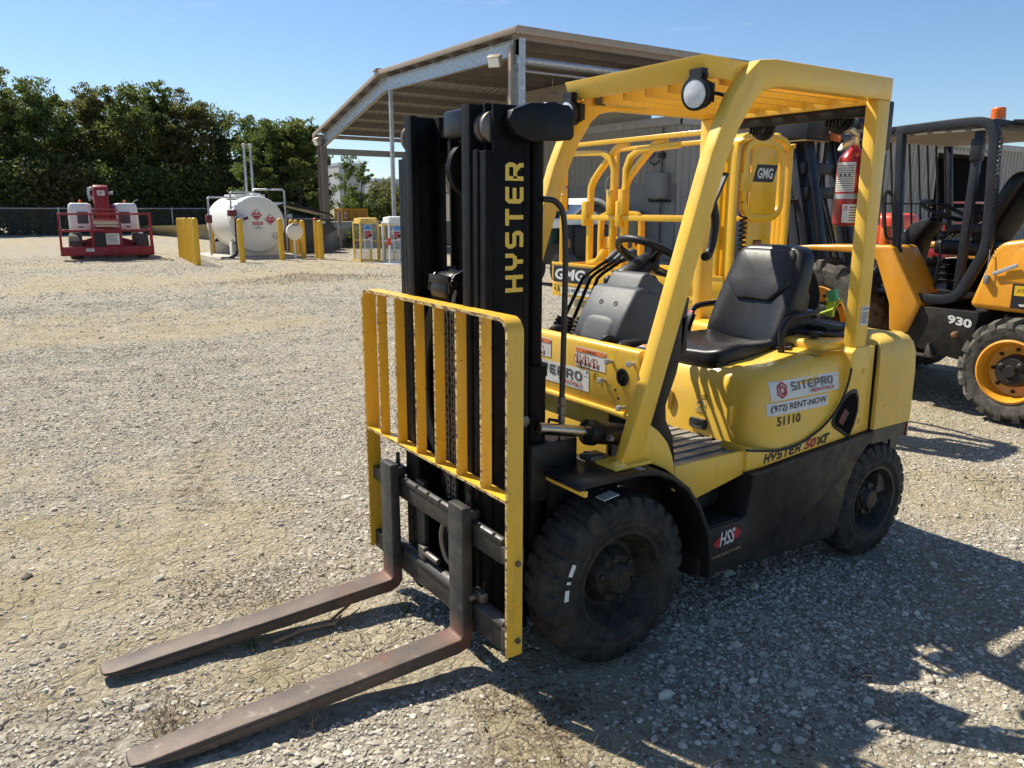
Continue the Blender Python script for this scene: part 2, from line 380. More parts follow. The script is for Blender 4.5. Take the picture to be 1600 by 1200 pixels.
# ribbed wall sheet: vertical ribs carried by real bump on a wave
def ribbed(name, col, per=.3, axis='X'):
    m, t, p = nmat(name); co = N(t, 'TexCoord').outputs['Object']
    n1 = N(t, 'TexNoise', Scale=.7, Detail=6.); t.links.new(co, n1.inputs[0])
    c = mixc(t, ramp(t, n1.outputs[0], .3, .7), tuple(q*.9 for q in col), tuple(q*1.08 for q in col))
    t.links.new(c, p.inputs['Base Color']); p.inputs['Roughness'].default_value = .5; return m
M['wall'] = ribbed('wall_sheet', (.30, .27, .225))
M['walls'] = ribbed('wall_sheet_smooth', (.25, .235, .21))
# ------------------------------------------------------------ ground: one sheet to the horizon, finely meshed near the camera
def vnoise(x, y, seed=0):
    xi = np.floor(x).astype(np.int64); yi = np.floor(y).astype(np.int64); fx = x-xi; fy = y-yi
    def h(a, b):
        n = (a*374761393+b*668265263+seed*974711) & 0x7fffffff; n = ((n ^ (n >> 13))*1274126177) & 0x7fffffff
        return ((n ^ (n >> 16)) & 0xffff)/65535.
    u = fx*fx*(3-2*fx); w = fy*fy*(3-2*fy)
    return (h(xi, yi)*(1-u)+h(xi+1, yi)*u)*(1-w)+(h(xi, yi+1)*(1-u)+h(xi+1, yi+1)*u)*w
def fbm(x, y, f, oct=4, seed=0):
    s = 0; a = .5
    for k in range(oct): s = s+a*(vnoise(x*f+17.3*k, y*f-9.1*k, seed+k)-.5); f *= 2.03; a *= .5
    return s
def gmask(x, y):                                  # 1 where loose gravel lies, 0 where the dirt is packed and dusty
    v = .52+1.5*fbm(x*.55, y*1.1, .5, 5, 101)+.8*fbm(x, y, 2.3, 3, 111)
    for cx, cy, r, a in ((1.25, -1.2, .8, -.55), (.95, -.1, .4, -.6), (.75, -2.6, .8, -.5), (.38, .55, .32, -.6), (2.2, -1.5, .9, -.3), (1.15, .6, .42, .55), (-.7, .95, .8, .35), (1.0, -6., 2.2, .4), (-1.5, -9, 2.5, -.35), (-4, -16, 2.5, -.3), (.1, .35, .3, -.4), (-3.6, .7, .9, -.3)):
        v = v+a*np.exp(-((x-cx)**2+(y-cy)**2)/r**2)
    return np.clip(v, 0, 1)
def gheight(x, y):
    near = 1/(1+((x+.5)**2+(y+1)**2)/90.)
    z = (.05*fbm(x, y, .45, 3, 3)+.035*fbm(x, y, 1.9, 3, 5))*near+.018*fbm(x, y, 7., 3, 9)*near
    z = z+.06*fbm(x, y, .12, 2, 21)*np.clip((np.hypot(x, y)-6)/10, 0, 1)
    # crawler tread print left of the forks
    v = y+2.5; ax = x-(.85+.18*(v)); al = (x-.85)*.54+v*.84
    m = np.exp(-(ax/.15)**4)*np.exp(-(v/.75)**4)*np.clip(.75+1.6*fbm(x, y, 3.5, 2, 77), 0, 1)
    z = z+.13*np.exp(-((x+4.6)/1.3)**2-((y+15.6)/.55)**2)*(1+1.2*fbm(x, y, 2.2, 3, 55))
    z = z+m*(.034*(np.abs(np.sin(al*PI/.112+.5*np.sin(ax*9)))**.7)-.022)
    # rut and heaped ridge on the right behind the truck
    d = (y+.1)*.35+(x+3.2); z = z+.05*np.exp(-((d)/.22)**2)*np.exp(-((y-.6)/1.3)**2)-.03*np.exp(-((d-.45)/.25)**2)*np.exp(-((y-.6)/1.5)**2)
    # tyres have settled a little; flat where they stand
    for cx, cy in ((0, .46), (0, -.46), (-1.655, .44), (-1.655, -.44)):
        w = np.exp(-(((x-cx)/.24)**2+((y-cy)/.2)**2)); z = z*(1-w)-.004*w
    return z
def axis_pts(lo, hi, st, far):
    a = list(np.arange(lo, hi, st)); s = st; p = a[-1]
    while p < far: s *= 1.13; p += s; a.append(p)
    s = st; p = a[0]; pre = []
    while p > -far: s *= 1.13; p -= s; pre.append(p)
    return np.array(pre[::-1]+a)
gx = axis_pts(-2.6, 2.3, .016, 700); gy = axis_pts(-3.4, 2.1, .016, 700)
GX, GY = np.meshgrid(gx, gy, indexing='ij'); GZ = gheight(GX, GY)
nx, ny = GX.shape; idx = np.arange(nx*ny).reshape(nx, ny)
q = np.stack([idx[:-1, :-1], idx[1:, :-1], idx[1:, 1:], idx[:-1, 1:]], -1).reshape(-1, 4)
def fastmesh(name, V, Q, mat, k=4, attr=None, smooth=True, aname='shade'):
    me = bpy.data.meshes.new(name); me.vertices.add(len(V)); me.vertices.foreach_set('co', np.ascontiguousarray(V, np.float32).ravel())
    me.loops.add(len(Q)*k); me.loops.foreach_set('vertex_index', np.ascontiguousarray(Q, np.int32).ravel())
    me.polygons.add(len(Q)); me.polygons.foreach_set('loop_start', np.arange(0, len(Q)*k, k, dtype=np.int32))
    me.polygons.foreach_set('use_smooth', np.full(len(Q), smooth))
    if attr is not None:
        a = me.attributes.new(aname, 'FLOAT', 'POINT'); a.data.foreach_set('value', np.ascontiguousarray(attr, np.float32))
    me.update(); me.validate(); me.materials.append(mat)
    o = bpy.data.objects.new(name, me); COL.objects.link(o); return o
m, t, p = nmat('ground_dust_and_gravel'); co = N(t, 'TexCoord').outputs['Object']
def noise(sc, det=6., ro=.6, w=0):
    n = N(t, 'TexNoise', Scale=sc, Detail=det, Roughness=ro); t.links.new(co, n.inputs[0]); return n.outputs[0]
mpb = N(t, 'Mapping'); mpb.inputs['Scale'].default_value = (.16, .5, 1); t.links.new(co, mpb.inputs[0]); nb = N(t, 'TexNoise', Scale=.9, Detail=6., Roughness=.6); t.links.new(mpb.outputs[0], nb.inputs[0]); big = nb.outputs[0]; mid = noise(2.1, 8., .68); fine = noise(38., 6., .7)
dustc = mixc(t, ramp(t, mid, .35, .68), (.50, .42, .265), (.71, .61, .425))
grav = mixc(t, ramp(t, fine, .3, .7), (.34, .30, .23), (.70, .63, .50))
vo = N(t, 'TexVoronoi', Scale=42.); vo.feature = 'F1'; t.links.new(co, vo.inputs[0])
vo2 = N(t, 'TexVoronoi', Scale=16.); t.links.new(co, vo2.inputs[0])
hs = N(t, 'SeparateColor'); t.links.new(vo.outputs['Color'], hs.inputs[0])
grav = mixc(t, .7, grav, mixc(t, ramp(t, hs.outputs[0], 0., 1.), (.21, .185, .145), (.82, .755, .62)))
ga_ = N(t, 'Attribute'); ga_.attribute_name = 'gravel'; gm2 = mixc(t, .35, ramp(t, ga_.outputs['Fac'], .30, .62), ramp(t, mid, .42, .58))
c = mixc(t, gm2, dustc, grav)
c = mixc(t, ramp(t, noise(1.3, 9., .75), .60, .72, (0, 0, 0, 1), (.6, .6, .6, 1)), c, (.20, .16, .11))
t.links.new(c, p.inputs['Base Color']); p.inputs['Roughness'].default_value = .95; p.inputs['Specular IOR Level'].default_value = .15
b1 = N(t, 'Bump', Strength=1., Distance=.03); b1.invert = True; t.links.new(vo.outputs['Distance'], b1.inputs['Height'])
b2 = N(t, 'Bump', Strength=.9, Distance=.02); t.links.new(fine, b2.inputs['Height']); t.links.new(b1.outputs[0], b2.inputs['Normal'])
b3 = N(t, 'Bump', Strength=1., Distance=.08); t.links.new(noise(9., 8., .7), b3.inputs['Height']); t.links.new(b2.outputs[0], b3.inputs['Normal'])
b4 = N(t, 'Bump', Strength=.35, Distance=.02); b4.invert = True; t.links.new(vo2.outputs['Distance'], b4.inputs['Height']); t.links.new(b3.outputs[0], b4.inputs['Normal'])
b5 = N(t, 'Bump', Strength=.7, Distance=.16); t.links.new(noise(2.6, 7., .65), b5.inputs['Height']); t.links.new(b4.outputs[0], b5.inputs['Normal'])
ve = N(t, 'TexVoronoi', Scale=13.); ve.feature = 'DISTANCE_TO_EDGE'; wp = N(t, 'VectorMath'); wp.operation = 'ADD'; nw = N(t, 'TexNoise', Scale=9., Detail=4.); t.links.new(co, nw.inputs[0]); ws = N(t, 'VectorMath'); ws.operation = 'SCALE'; ws.inputs['Scale'].default_value = .09; t.links.new(nw.outputs['Color'], ws.inputs[0]); t.links.new(co, wp.inputs[0]); t.links.new(ws.outputs[0], wp.inputs[1]); t.links.new(wp.outputs[0], ve.inputs[0])
inv = N(t, 'Math'); inv.operation = 'SUBTRACT'; inv.inputs[0].default_value = 1.; t.links.new(gm2, inv.inputs[1]); cs = N(t, 'Math'); cs.operation = 'MULTIPLY'; cs.inputs[1].default_value = .9; t.links.new(inv.outputs[0], cs.inputs[0])
b6 = N(t, 'Bump', Distance=.012); t.links.new(cs.outputs[0], b6.inputs['Strength']); t.links.new(ramp(t, ve.outputs['Distance'], .0, .10), b6.inputs['Height']); t.links.new(b5.outputs[0], b6.inputs['Normal'])
t.links.new(b6.outputs[0], p.inputs['Normal'])
M['ground'] = m
g = fastmesh('ground', np.stack([GX, GY, GZ], -1).reshape(-1, 3), q, m, attr=gmask(GX, GY).ravel(), aname='gravel'); g['kind'] = 'structure'

# crushed stone: thousands of small rough pebbles, denser in drifts
m, t, p = nmat('crushed_stone'); at = N(t, 'Attribute'); at.attribute_name = 'shade'
co = N(t, 'TexCoord').outputs['Object']; n1 = N(t, 'TexNoise', Scale=60., Detail=5.); t.links.new(co, n1.inputs[0])
c = mixc(t, at.outputs['Fac'], (.26, .23, .175), (.74, .685, .575)); c = mixc(t, ramp(t, n1.outputs[0], .35, .7), c, (.42, .375, .295))
t.links.new(c, p.inputs['Base Color']); p.inputs['Roughness'].default_value = .9; p.inputs['Specular IOR Level'].default_value = .2
M['stone'] = m
bm = bmesh.new(); bmesh.ops.create_icosphere(bm, subdivisions=1, radius=1); IV0 = np.array([v.co[:] for v in bm.verts]); IF0 = np.array([[v.index for v in f.verts] for f in bm.faces]); bm.free()
OV = np.array([(1, 0, 0), (-1, 0, 0), (0, 1, 0), (0, -1, 0), (0, 0, 1), (0, 0, -1)], float); OF = np.array([(0, 2, 4), (2, 1, 4), (1, 3, 4), (3, 0, 4), (2, 0, 5), (1, 2, 5), (3, 1, 5), (0, 3, 5)])
def stones(name, xy, size, flat=.62, bury=.25, low=False):
    IV, IF = (OV, OF) if low else (IV0, IF0)
    n = len(xy); nv = len(IV)
    sh = 1+.30*(rng.random((12, nv, 1))-.5)*2; k = rng.integers(0, 12, n)
    P = IV[None]*sh[k]; P = P*(rng.uniform(.65, 1.35, (n, 1, 3)))
    a = rng.uniform(0, 2*PI, n); ca, sa = np.cos(a), np.sin(a)
    tl = rng.uniform(-.5, .5, n); ct, st = np.cos(tl), np.sin(tl)
    P = np.stack([P[..., 0], P[..., 1]*ct[:, None]-P[..., 2]*st[:, None], P[..., 1]*st[:, None]+P[..., 2]*ct[:, None]], -1)
    P[..., 2] *= flat
    P = np.stack([P[..., 0]*ca[:, None]-P[..., 1]*sa[:, None], P[..., 0]*sa[:, None]+P[..., 1]*ca[:, None], P[..., 2]], -1)*size[:, None, None]
    z = gheight(xy[:, 0], xy[:, 1])+size*flat*(1-2*bury)*.5
    P = P+np.stack([xy[:, 0], xy[:, 1], z], -1)[:, None, :]
    F = (IF[None]+(np.arange(n)*nv)[:, None, None]).reshape(-1, 3)
    at = np.repeat(rng.random(n)**1.2, nv)
    o = fastmesh(name, P.reshape(-1, 3), F, M['stone'], 3, at, smooth=False); o['kind'] = 'stuff'; return o
def keepout(xy):
    x, y = xy.T; ok = np.ones(len(xy), bool)
    for cx, cy, rx, ry in ((0, .46, .22, .13), (0, -.46, .22, .13), (-1.655, .44, .18, .11), (-1.655, -.44, .18, .11)):
        ok &= ~((abs(x-cx) < rx) & (abs(y-cy) < ry))
    ok &= ~((x > .45) & (x < 1.72) & (((y > .1) & (y < .3)) | ((y > -.56) & (y < -.3))))   # under the fork blades
    ok &= ~((abs(x-(.85+.18*(y+2.5))) < .22) & (abs(y+2.5) < .8) & (rng.random(len(xy)) < .9))
    ok &= ~(np.hypot(x-1.85, y-2.56) < .8)
    return ok
def fan(n, rmin, rmax, pw=1.):                    # points across the ground in front of the camera
    r = rmin+(rmax-rmin)*rng.random(n)**pw; a = R(-123.97)+rng.uniform(-.66, .66, n)
    return np.stack([1.85+r*np.cos(a), 2.56+r*np.sin(a)], -1)
def scatter(name, n, r0, r1, s0, s1, pw, thr, sd, **k):
    xy = fan(n, r0, r1, pw); dn = gmask(xy[:, 0], xy[:, 1])+.5*fbm(xy[:, 0], xy[:, 1], 3., 2, sd)
    xy = xy[(rng.random(len(xy)) < .06+thr*np.clip(dn-.15, 0, 1)**1.3) & keepout(xy)]
    s = s0*(s1/s0)**(rng.random(len(xy))**2.2)
    return stones(name, xy, s, **k)
scatter('gravel', 110000, 1.4, 6.5, .0035, .012, .95, .9, 31)
scatter('gravel', 240000, 2.6, 16., .006, .015, .85, .9, 36, low=True)
scatter('gravel', 110000, 10., 32., .012, .028, .8, .8, 37, low=True)
scatter('gravel', 22000, 2.0, 9.0, .005, .018, .9, .6, 32)
scatter('gravel', 20000, 5., 26.0, .009, .022, .95, .7, 33)
scatter('gravel', 1100, 1.9, 5., .016, .032, 1., .5, 34, bury=.3)
# dry weeds, straw and broken twigs lying about
def blades(name, xy, ln, w, up, mat, curl=.3):
    n = len(xy); a = rng.uniform(0, 2*PI, n); e = np.clip(rng.normal(up, .3, n), .02, 1.45)
    d = np.stack([np.cos(a)*np.cos(e), np.sin(a)*np.cos(e), np.sin(e)], -1); sd_ = np.stack([-np.sin(a), np.cos(a), 0*a], -1)
    base = np.stack([xy[:, 0], xy[:, 1], gheight(xy[:, 0], xy[:, 1])+.001], -1)
    L_ = (ln*rng.uniform(.4, 1.3, n))[:, None]; bend = np.array([0, 0, -1.])*curl*L_
    mid = base+d*L_*.5+bend*.1; tip = base+d*L_+bend*.55; tip[:, 2] = np.maximum(tip[:, 2], base[:, 2]+.004)
    W_ = (w*rng.uniform(.6, 1.4, n))[:, None]
    V = np.stack([base-sd_*W_, base+sd_*W_, mid+sd_*W_*.7, mid-sd_*W_*.7, tip+sd_*W_*.15, tip-sd_*W_*.15], 1)
    o_ = (np.arange(n)*6)[:, None]; Q = np.concatenate([o_+np.array([[0, 1, 2, 3]]), o_+np.array([[3, 2, 4, 5]])])
    o = fastmesh(name, V.reshape(-1, 3), Q, mat, 4, smooth=False); o['kind'] = 'stuff'; return o
pc = []
for cx, cy, n, s in ((1.15, -.95, 300, .2), (.95, -.75, 260, .22), (1.45, -.2, 200, .13), (.62, .05, 130, .12), (.5, .85, 260, .16), (.35, 1.15, 240, .2), (.7, .75, 160, .12),
                     (1.75, -.1, 160, .15), (-.3, 1.05, 200, .25), (0, 1.3, 240, .3), (1.0, -1.6, 250, .4), (-4.6, -15.5, 900, .7), (.2, .7, 150, .15), (1.3, .05, 120, .1), (.95, .1, 90, .08)):
    pc.append(rng.normal((cx, cy), s, (n, 2)))
pc = np.concatenate(pc); pc = pc[keepout(pc)]
blades('dry_straw', pc, .05, .0013, .25, M['dry'])
blades('dry_straw', rng.normal((-4.6, -15.6), (1.2, .4), (1500, 2)), .14, .006, .4, M['dry'])
pt = np.concatenate([rng.normal(c_, s_, (n_, 2)) for c_, s_, n_ in (((.55, .95), .05, 60), ((1.50, -.02), .035, 50), ((.42, .62), .04, 50), ((.75, .12), .05, 40), ((.25, 1.2), .06, 60), ((1.1, .3), .03, 25), ((-.5, 1.3), .04, 40))])
pt2 = np.concatenate([rng.normal(c_, s_, (n_, 2)) for c_, s_, n_ in (((.52, .50), .07, 90), ((.33, .62), .035, 60), ((.47, .72), .05, 70), ((.68, .80), .07, 70), ((1.53, -.03), .05, 60), ((.78, -.1), .06, 50), ((.5, -.45), .06, 50), ((.95, -.75), .10, 90), ((-.65, 1.1), .04, 40), ((.1, .85), .08, 40), ((1.9, -.4), .1, 60))])
blades('dry_weed_clumps', pt2[keepout(pt2)], .075, .0019, .45, M['dry'], .6)
lt = np.concatenate([rng.normal(c_, s_, (n_, 2)) for c_, s_, n_ in (((.95, -.85), .16, 260), ((1.2, -.9), .12, 160), ((.6, -.5), .12, 120), ((.45, .62), .12, 160), ((0., 1.2), .2, 160), ((1.55, -.15), .12, 120), ((.6, .2), .12, 90))])
blades('leaf_litter', lt[keepout(lt)], .020, .0045, .15, paint('leaf_litter', (.075, .05, .03), .85, var=.4, vs=20), .2)
blades('dry_weeds', pt, .10, .0012, .9, M['dry'])
for k, (x, y, n, ln, lab) in enumerate(((1.13, -.33, 40, .085, 'small green grass tuft beside the middle of the far fork'), (.50, -.24, 30, .10, 'small green grass tuft near the heel of the far fork'))):
    o = blades('grass_tuft', rng.normal((x, y), .012, (n, 2)), ln, .0016, .85, M['grassg']); del o['kind']; tag(o, lab, 'grass')
b = B(); b.tube([(1.05, -.285, .012), (.93, -.31, .016), (.80, -.28, .02), (.76, -.31, .03)], [.008, .009, .008, .004], 6)
b.tube([(.84, -.29, .018), (.72, -.36, .03), (.66, -.4, .034)], [.006, .006, .003], 6)
tag(mk('stick', b, M['wood']), 'dry broken stick lying on the dirt between the forks', 'stick')
# ------------------------------------------------------------ red boom lift across the yard
BL = thing('boom_lift', 'red boom lift with white engine covers, its basket on the ground', 'boom lift', (-1.98, -27.6, 0), R(-6))
# local: x to the left in the photo is +x ... basket at y = +1.6
b = B(); w = 1.33; up = (0, 1, 0)
b.box(-w, w, 1.30, 1.9, .16, .24); b.box(-w, w, 1.88, 1.93, .16, .44); b.box(-w, -w+.05, 1.2, 1.9, .16, .42); b.box(w-.05, w, 1.2, 1.9, .16, .42)
mk('basket_floor', b, M['red'], BL, bevel=.012)
b = B()
for x in (-w+.03, -.40, .40, w-.03): b.bar([(x, 1.90, .4), (x*.985 if abs(x) > 1 else x, 1.90, 1.44)], .055, .055, up)
for z in (.93, 1.44): b.bar([(-w+.03, 1.90, z), (w-.03, 1.90, z)], .055, .06)
for x in (-w+.03, w-.03):
    b.bar([(x, 1.2, .3), (x, 1.2, 1.44)], .055, .055, up)
    for z in (.93, 1.44): b.bar([(x, 1.2, z), (x, 1.9, z)], .055, .055)
for z in (.93, 1.44): b.bar([(-w+.03, 1.2, z), (w-.03, 1.2, z)], .05, .05)
b.bar([(-.40, 1.93, 1.12), (-.40, 1.93, 1.22), (-.33, 1.93, 1.27), (.33, 1.93, 1.27), (.40, 1.93, 1.22)], .04, .04, up); b.bar([(-.38, 1.92, 1.50), (-.33, 1.92, 1.58), (.33, 1.92, 1.58), (.38, 1.92, 1.5)], .03, .03, up)
mk('basket_rail', b, M['red'], BL, bevel=.008)
b = B(); b.box(-.38, .38, 1.86, 1.89, .36, .90); b.box(-.36, .36, 1.7, 1.86, 1.08, 1.24); mk('basket_panel', b, M['red'], BL, bevel=.008)
b = B(); b.box(.06, .36, 1.895, 1.94, .42, .86); mk('control_box', b, M['plasd'], BL, bevel=.01)
decal('notice_board', [(quad(0, .38, 0, .34), 0), (lines(.02, .36, .02, .32, 8), 1), (quad(.02, .3, .22, .235), 2)], (.03, 1.90, .50), (-1, 0, 0), (0, 0, 1), [M['stick'], M['inkg'], M['inkr']], BL, lift=.003)
decal('name_plate', [(quad(0, .22, 0, .09), 0), (lines(.02, .2, .02, .07, 2), 1)], (.62, 1.932, .29), (-1, 0, 0), (0, 0, 1), [M['stick'], M['inkg']], BL, lift=.003)
b = B(); b.box(-.35, .35, 1.885, 1.9, 1.12, 1.22); b.box(-.3, .3, 1.88, 1.9, 1.05, 1.1); mk('console_plate', b, paint('beige_plate', (.45, .38, .28), .6), BL)
b = B(); b.prism([(-1.1, .30), (.95, .30), (.95, .44), (.4, .62), (-.5, .62), (-1.1, .44)], 'y', -1.6, .6); b.box(-.45, .45, -1.2, .6, .7, .98); mk('chassis', b, M['red'], BL, bevel=.03)
for x in (-1.06, .90):
    for y in (.62, -1.35):
        b = B(); b.lathe([(-.19, .20), (-.2, .34), (-.16, .40), (.16, .40), (.2, .34), (.19, .2)], (x, y, .39), (1, 0, 0), 32, lambda i, j: .03 if (j % 4 < 1 and i in (2, 3)) else 0); wl = mk('wheel', b, M['rubg'], BL)
        b = B(); b.lathe([(-.18, .2), (-.12, .01)], (x, y, .39), (1, 0, 0), 16); b.lathe([(.18, .2), (.12, .01)], (x, y, .39), (1, 0, 0), 16); mk('rim', b, M['red'], wl)
for s in (1, -1):
    b = B(); a_, c_ = (.28, 1.04)
    b.loft([[(s*x, y, z) for x, y in rrect(a_+i, c_-i*.6, -1.4+i, .45-i*.5, .09, 3)] for z, i in ((.88, .07), (.93, .0), (1.3, .0), (1.62, .03), (1.74, .07), (1.78, .16))]); cv = mk('engine_cover', b, M['white'], BL, smooth=50)
    b = B(); b.box(s*.62-.16, s*.62+.16, .44, .457, 1.12, 1.50)
    for k in range(6): b.box(s*.62-.15, s*.62+.15, .457, .462, 1.15+.055*k, 1.17+.055*k)
    mk('cover_grille', b, M['plas'], cv, bevel=.004)
    decal('cover_lettering', [(lines(0, .14, 0, .05, 1, .8, 0), 0)], (s*.7+.07, .452, .98), (-1, 0, 0), (0, 0, 1), [M['ink']], cv, lift=.004)
    b = B(); b.lathe([(0, .05), (.02, .05), (.02, .042), (.10, .038), (.115, .001)], (s*.66, .2, 1.775), (0, 0, 1), 14); mk('beacon', b, M['amber'], BL)
b = B(); b.tube(spline([(-.9, .3, 1.72), (-.96, .3, 1.85), (-1.08, .3, 1.90)], 4), .02, 6); mk('exhaust_stub', b, M['galv'], BL)
b = B(); b.prism([(.5, .75), (.62, 1.5), (.55, 2.28), (.42, 2.36), (-1.6, 2.05), (-1.6, 1.75), (.2, 1.95), (.2, .75)], 'x', -.20, .24); b.prism([(.5, 1.2), (.62, 1.6), (.3, 1.75), (.1, 1.2)], 'x', -.36, -.22); bo = mk('boom', b, M['red'], BL, bevel=.025)
decal('boom_plate', [(quad(0, .22, 0, .16), 0), (lines(.03, .19, .03, .13, 2, .5), 1)], (.13, .585, 2.02), (-1, 0, 0), (0, -.09, 1), [M['stick'], M['inkg']], bo, lift=.01)
b = B(); b.tube(spline([(.27, .5, 2.28), (.36, .5, 2.2), (.34, .52, 2.0), (.28, .55, 1.9)], 5), .035, 7); b.tube(spline([(.29, .42, 2.3), (.40, .42, 2.15), (.36, .5, 1.85)], 5), .025, 7); b.cyl((.2, .45, 2.22), (.40, .45, 2.22), .05, 12); b.cyl((-.2, .45, 2.1), (-.34, .45, 2.1), .05, 12); mk('boom_hose', b, M['galv'], bo)
b = B(); b.prism([(.5, .55), (1.3, .36), (1.3, .28), (.5, .40)], 'x', -.12, .12); b.box(-.12, .12, 1.25, 1.5, .12, .34); mk('jib_arm', b, M['red'], BL, bevel=.015)

# ------------------------------------------------------------ white fuel tank on its pad
b = B(); b.box(-7.9, -4.75, -27.9, -24.05, -.1, .05); pd = mk('concrete_pad', b, M['conc'], bevel=.015); pd['kind'] = 'structure'
TK = thing('fuel_tank', 'white round ended fuel tank with red hazard diamonds, on a concrete pad', 'fuel tank', (-6.22, -26.2, .05))
b = B(); b.lathe([(-1.62, .0001), (-1.60, .55), (-1.55, .86), (-1.5, .92), (1.5, .92), (1.555, .90), (1.575, .86), (1.60, .5), (1.61, .0001)], (0, 0, 1.06), (0, 1, 0), 64); mk('tank_shell', b, M['tankw'], TK, smooth=40)
b = B()
for y in (-1.1, 1.1): b.box(-.82, .82, y-.13, y+.13, 0, .42); b.prism([(-.82, .42), (-.70, .58), (-.4, .2), (.4, .2), (.70, .58), (.82, .42)], 'y', y-.13, y+.13)
mks('saddle', b, M['tankw'], TK, bevel=.01)
def diamond(word):
    r = .20; return [(poly([(0, -r), (r, 0), (0, r), (-r, 0)]), 0), ((lambda vf: (np.array(vf[0]), vf[1]))(ribbon([(0, -r*.9), (r*.9, 0), (0, r*.9), (-r*.9, 0), (0, -r*.9)], .012)), 1), (fit(text_geo(word, .02), -.125, .125, -.022, .028), 1),
        (poly([(-.035, .06), (.035, .06), (.05, .09), (.025, .14), (.0, .165), (-.012, .12), (-.045, .10)]), 1), (fit(text_geo('3'), -.018, .018, -.14, -.09), 1)]
FY = 1.612
def tface(name, items, x, z, mats): decal(name, items, (x+6.22, FY+.003, z-.05), (-1, 0, 0), (0, 0, 1), mats, TK, lift=.002)
hm = [M['inkr'], M['stick'], M['ink'], M['inky'], M['inkb']]
tface('hazard_diamond', diamond('FLAMMABLE'), -6.18, 1.41, hm); tface('hazard_diamond', diamond('FUEL OIL'), -6.63, 1.26, hm)
tface('danger_sign', [(quad(-.18, .18, -.13, .13), 1), (quad(-.175, .175, .03, .125), 0), (fit(text_geo('DANGER', .02), -.14, .14, .05, .105), 1), (fit(text_geo('NO'), -.04, .04, -.02, .01), 2), (fit(text_geo('SMOKING', .01), -.1, .1, -.09, -.045), 2)], -6.20, 1.06, hm)
tface('danger_sign', [(quad(-.14, .14, -.06, .06), 0), (fit(text_geo('DANGER', .02), -.11, .11, -.035, .035), 1)], -5.62, 1.26, hm)
tface('round_emblem', [(disc(0, 0, .125, 28), 2), (disc(0, 0, .115, 28), 1), (poly([(.03, .06), (.06, .03), (.03, 0), (0, .03)]), 3), (poly([(.07, .0), (.10, -.03), (.07, -.06), (.04, -.03)]), 0), (poly([(.02, -.03), (.05, -.06), (.02, -.09), (-.01, -.06)]), 2), (fit(text_geo('Steelers', .02), -.10, .02, -.02, .015), 2)], -6.80, .72, hm)
b = B()
for pth in ([(.62, 1.0, 0), (.72, 1.0, 0)],): pass
def pip(b, pts, r=.035): b.tube([Vector(p_)-Vector((-6.22, -26.2, .05)) for p_ in pts], r, 8)
b = B(); pip(b, [(-4.80, -25.2, .1), (-4.80, -25.2, 1.93), (-4.85, -25.2, 1.98), (-6.2, -25.9, 1.98), (-6.2, -26, 1.9)]); pip(b, [(-5.45, -24.9, .1), (-5.45, -24.9, 2.10), (-5.5, -24.9, 2.15), (-6.35, -25.6, 2.15), (-6.4, -25.7, 1.95)]); pip(b, [(-6.35, -25.4, 1.9), (-6.35, -25.4, 2.2), (-6.4, -25.4, 2.25), (-7.30, -25.2, 2.25), (-7.36, -25.2, 2.2), (-7.36, -25.2, .1)])
pip(b, [(-6.46, -26.5, 1.9), (-6.46, -26.5, 3.72)], .045); pip(b, [(-6.68, -26.5, 1.9), (-6.68, -26.5, 3.72)], .045)
for x in (-6.46, -6.68): b.lathe([(0, .045), (.05, .08), (.12, .08), (.14, .03)], Vector((x, -26.5, 3.68))-Vector((-6.22, -26.2, .05)), (0, 0, 1), 12)
mk('pipe', b, M['galv'], TK)
b = B(); b.box(-.5, .5, -.5, .9, .93+.98-.03, 2.03); b.lathe([(0, .14), (.1, .14), (.12, .05)], (-.3, .9, 1.92), (0, 0, 1), 16); b.box(-.35, -.05, .6, .95, 1.9, 2.08); mk('top_fittings', b, M['white'], TK, bevel=.02)
b = B(); b.bar([Vector((-5.55, -24.5, .05))-Vector((-6.22, -26.2, .05)), Vector((-5.55, -24.5, 1.25))-Vector((-6.22, -26.2, .05))], .09, .09, (0, 1, 0)); b.box(.52, .78, 1.6, 1.8, 1.1, 1.36); mk('pump_post', b, M['galv'], TK, bevel=.01)
b = B(); b.box(.72, .98, 1.55, 1.8, 1.32, 1.52); b.box(1.34, 1.52, .9, 1.1, 1.1, 1.36); b.cyl((.55, 1.7, 1.2), (.42, 1.9, 1.28), .05, 8); mks('fuel_pump', b, paint('pump_maroon', (.13, .012, .018), .5), TK, bevel=.02)
b = B(); b.tube(spline([(.60, 1.75, 1.32), (.78, 1.82, 1.2), (.82, 1.85, .7), (.86, 1.95, .2), (1.1, 2.05, .03), (1.4, 2.1, .02)], 6), .028, 7); b.tube(spline([(.62, 1.75, 1.2), (.70, 1.82, .9), (.74, 1.86, .35), (.95, 2.0, .03), (1.2, 2.05, .02)], 6), .024, 7); mk('fuel_hose', b, M['hose'], TK)
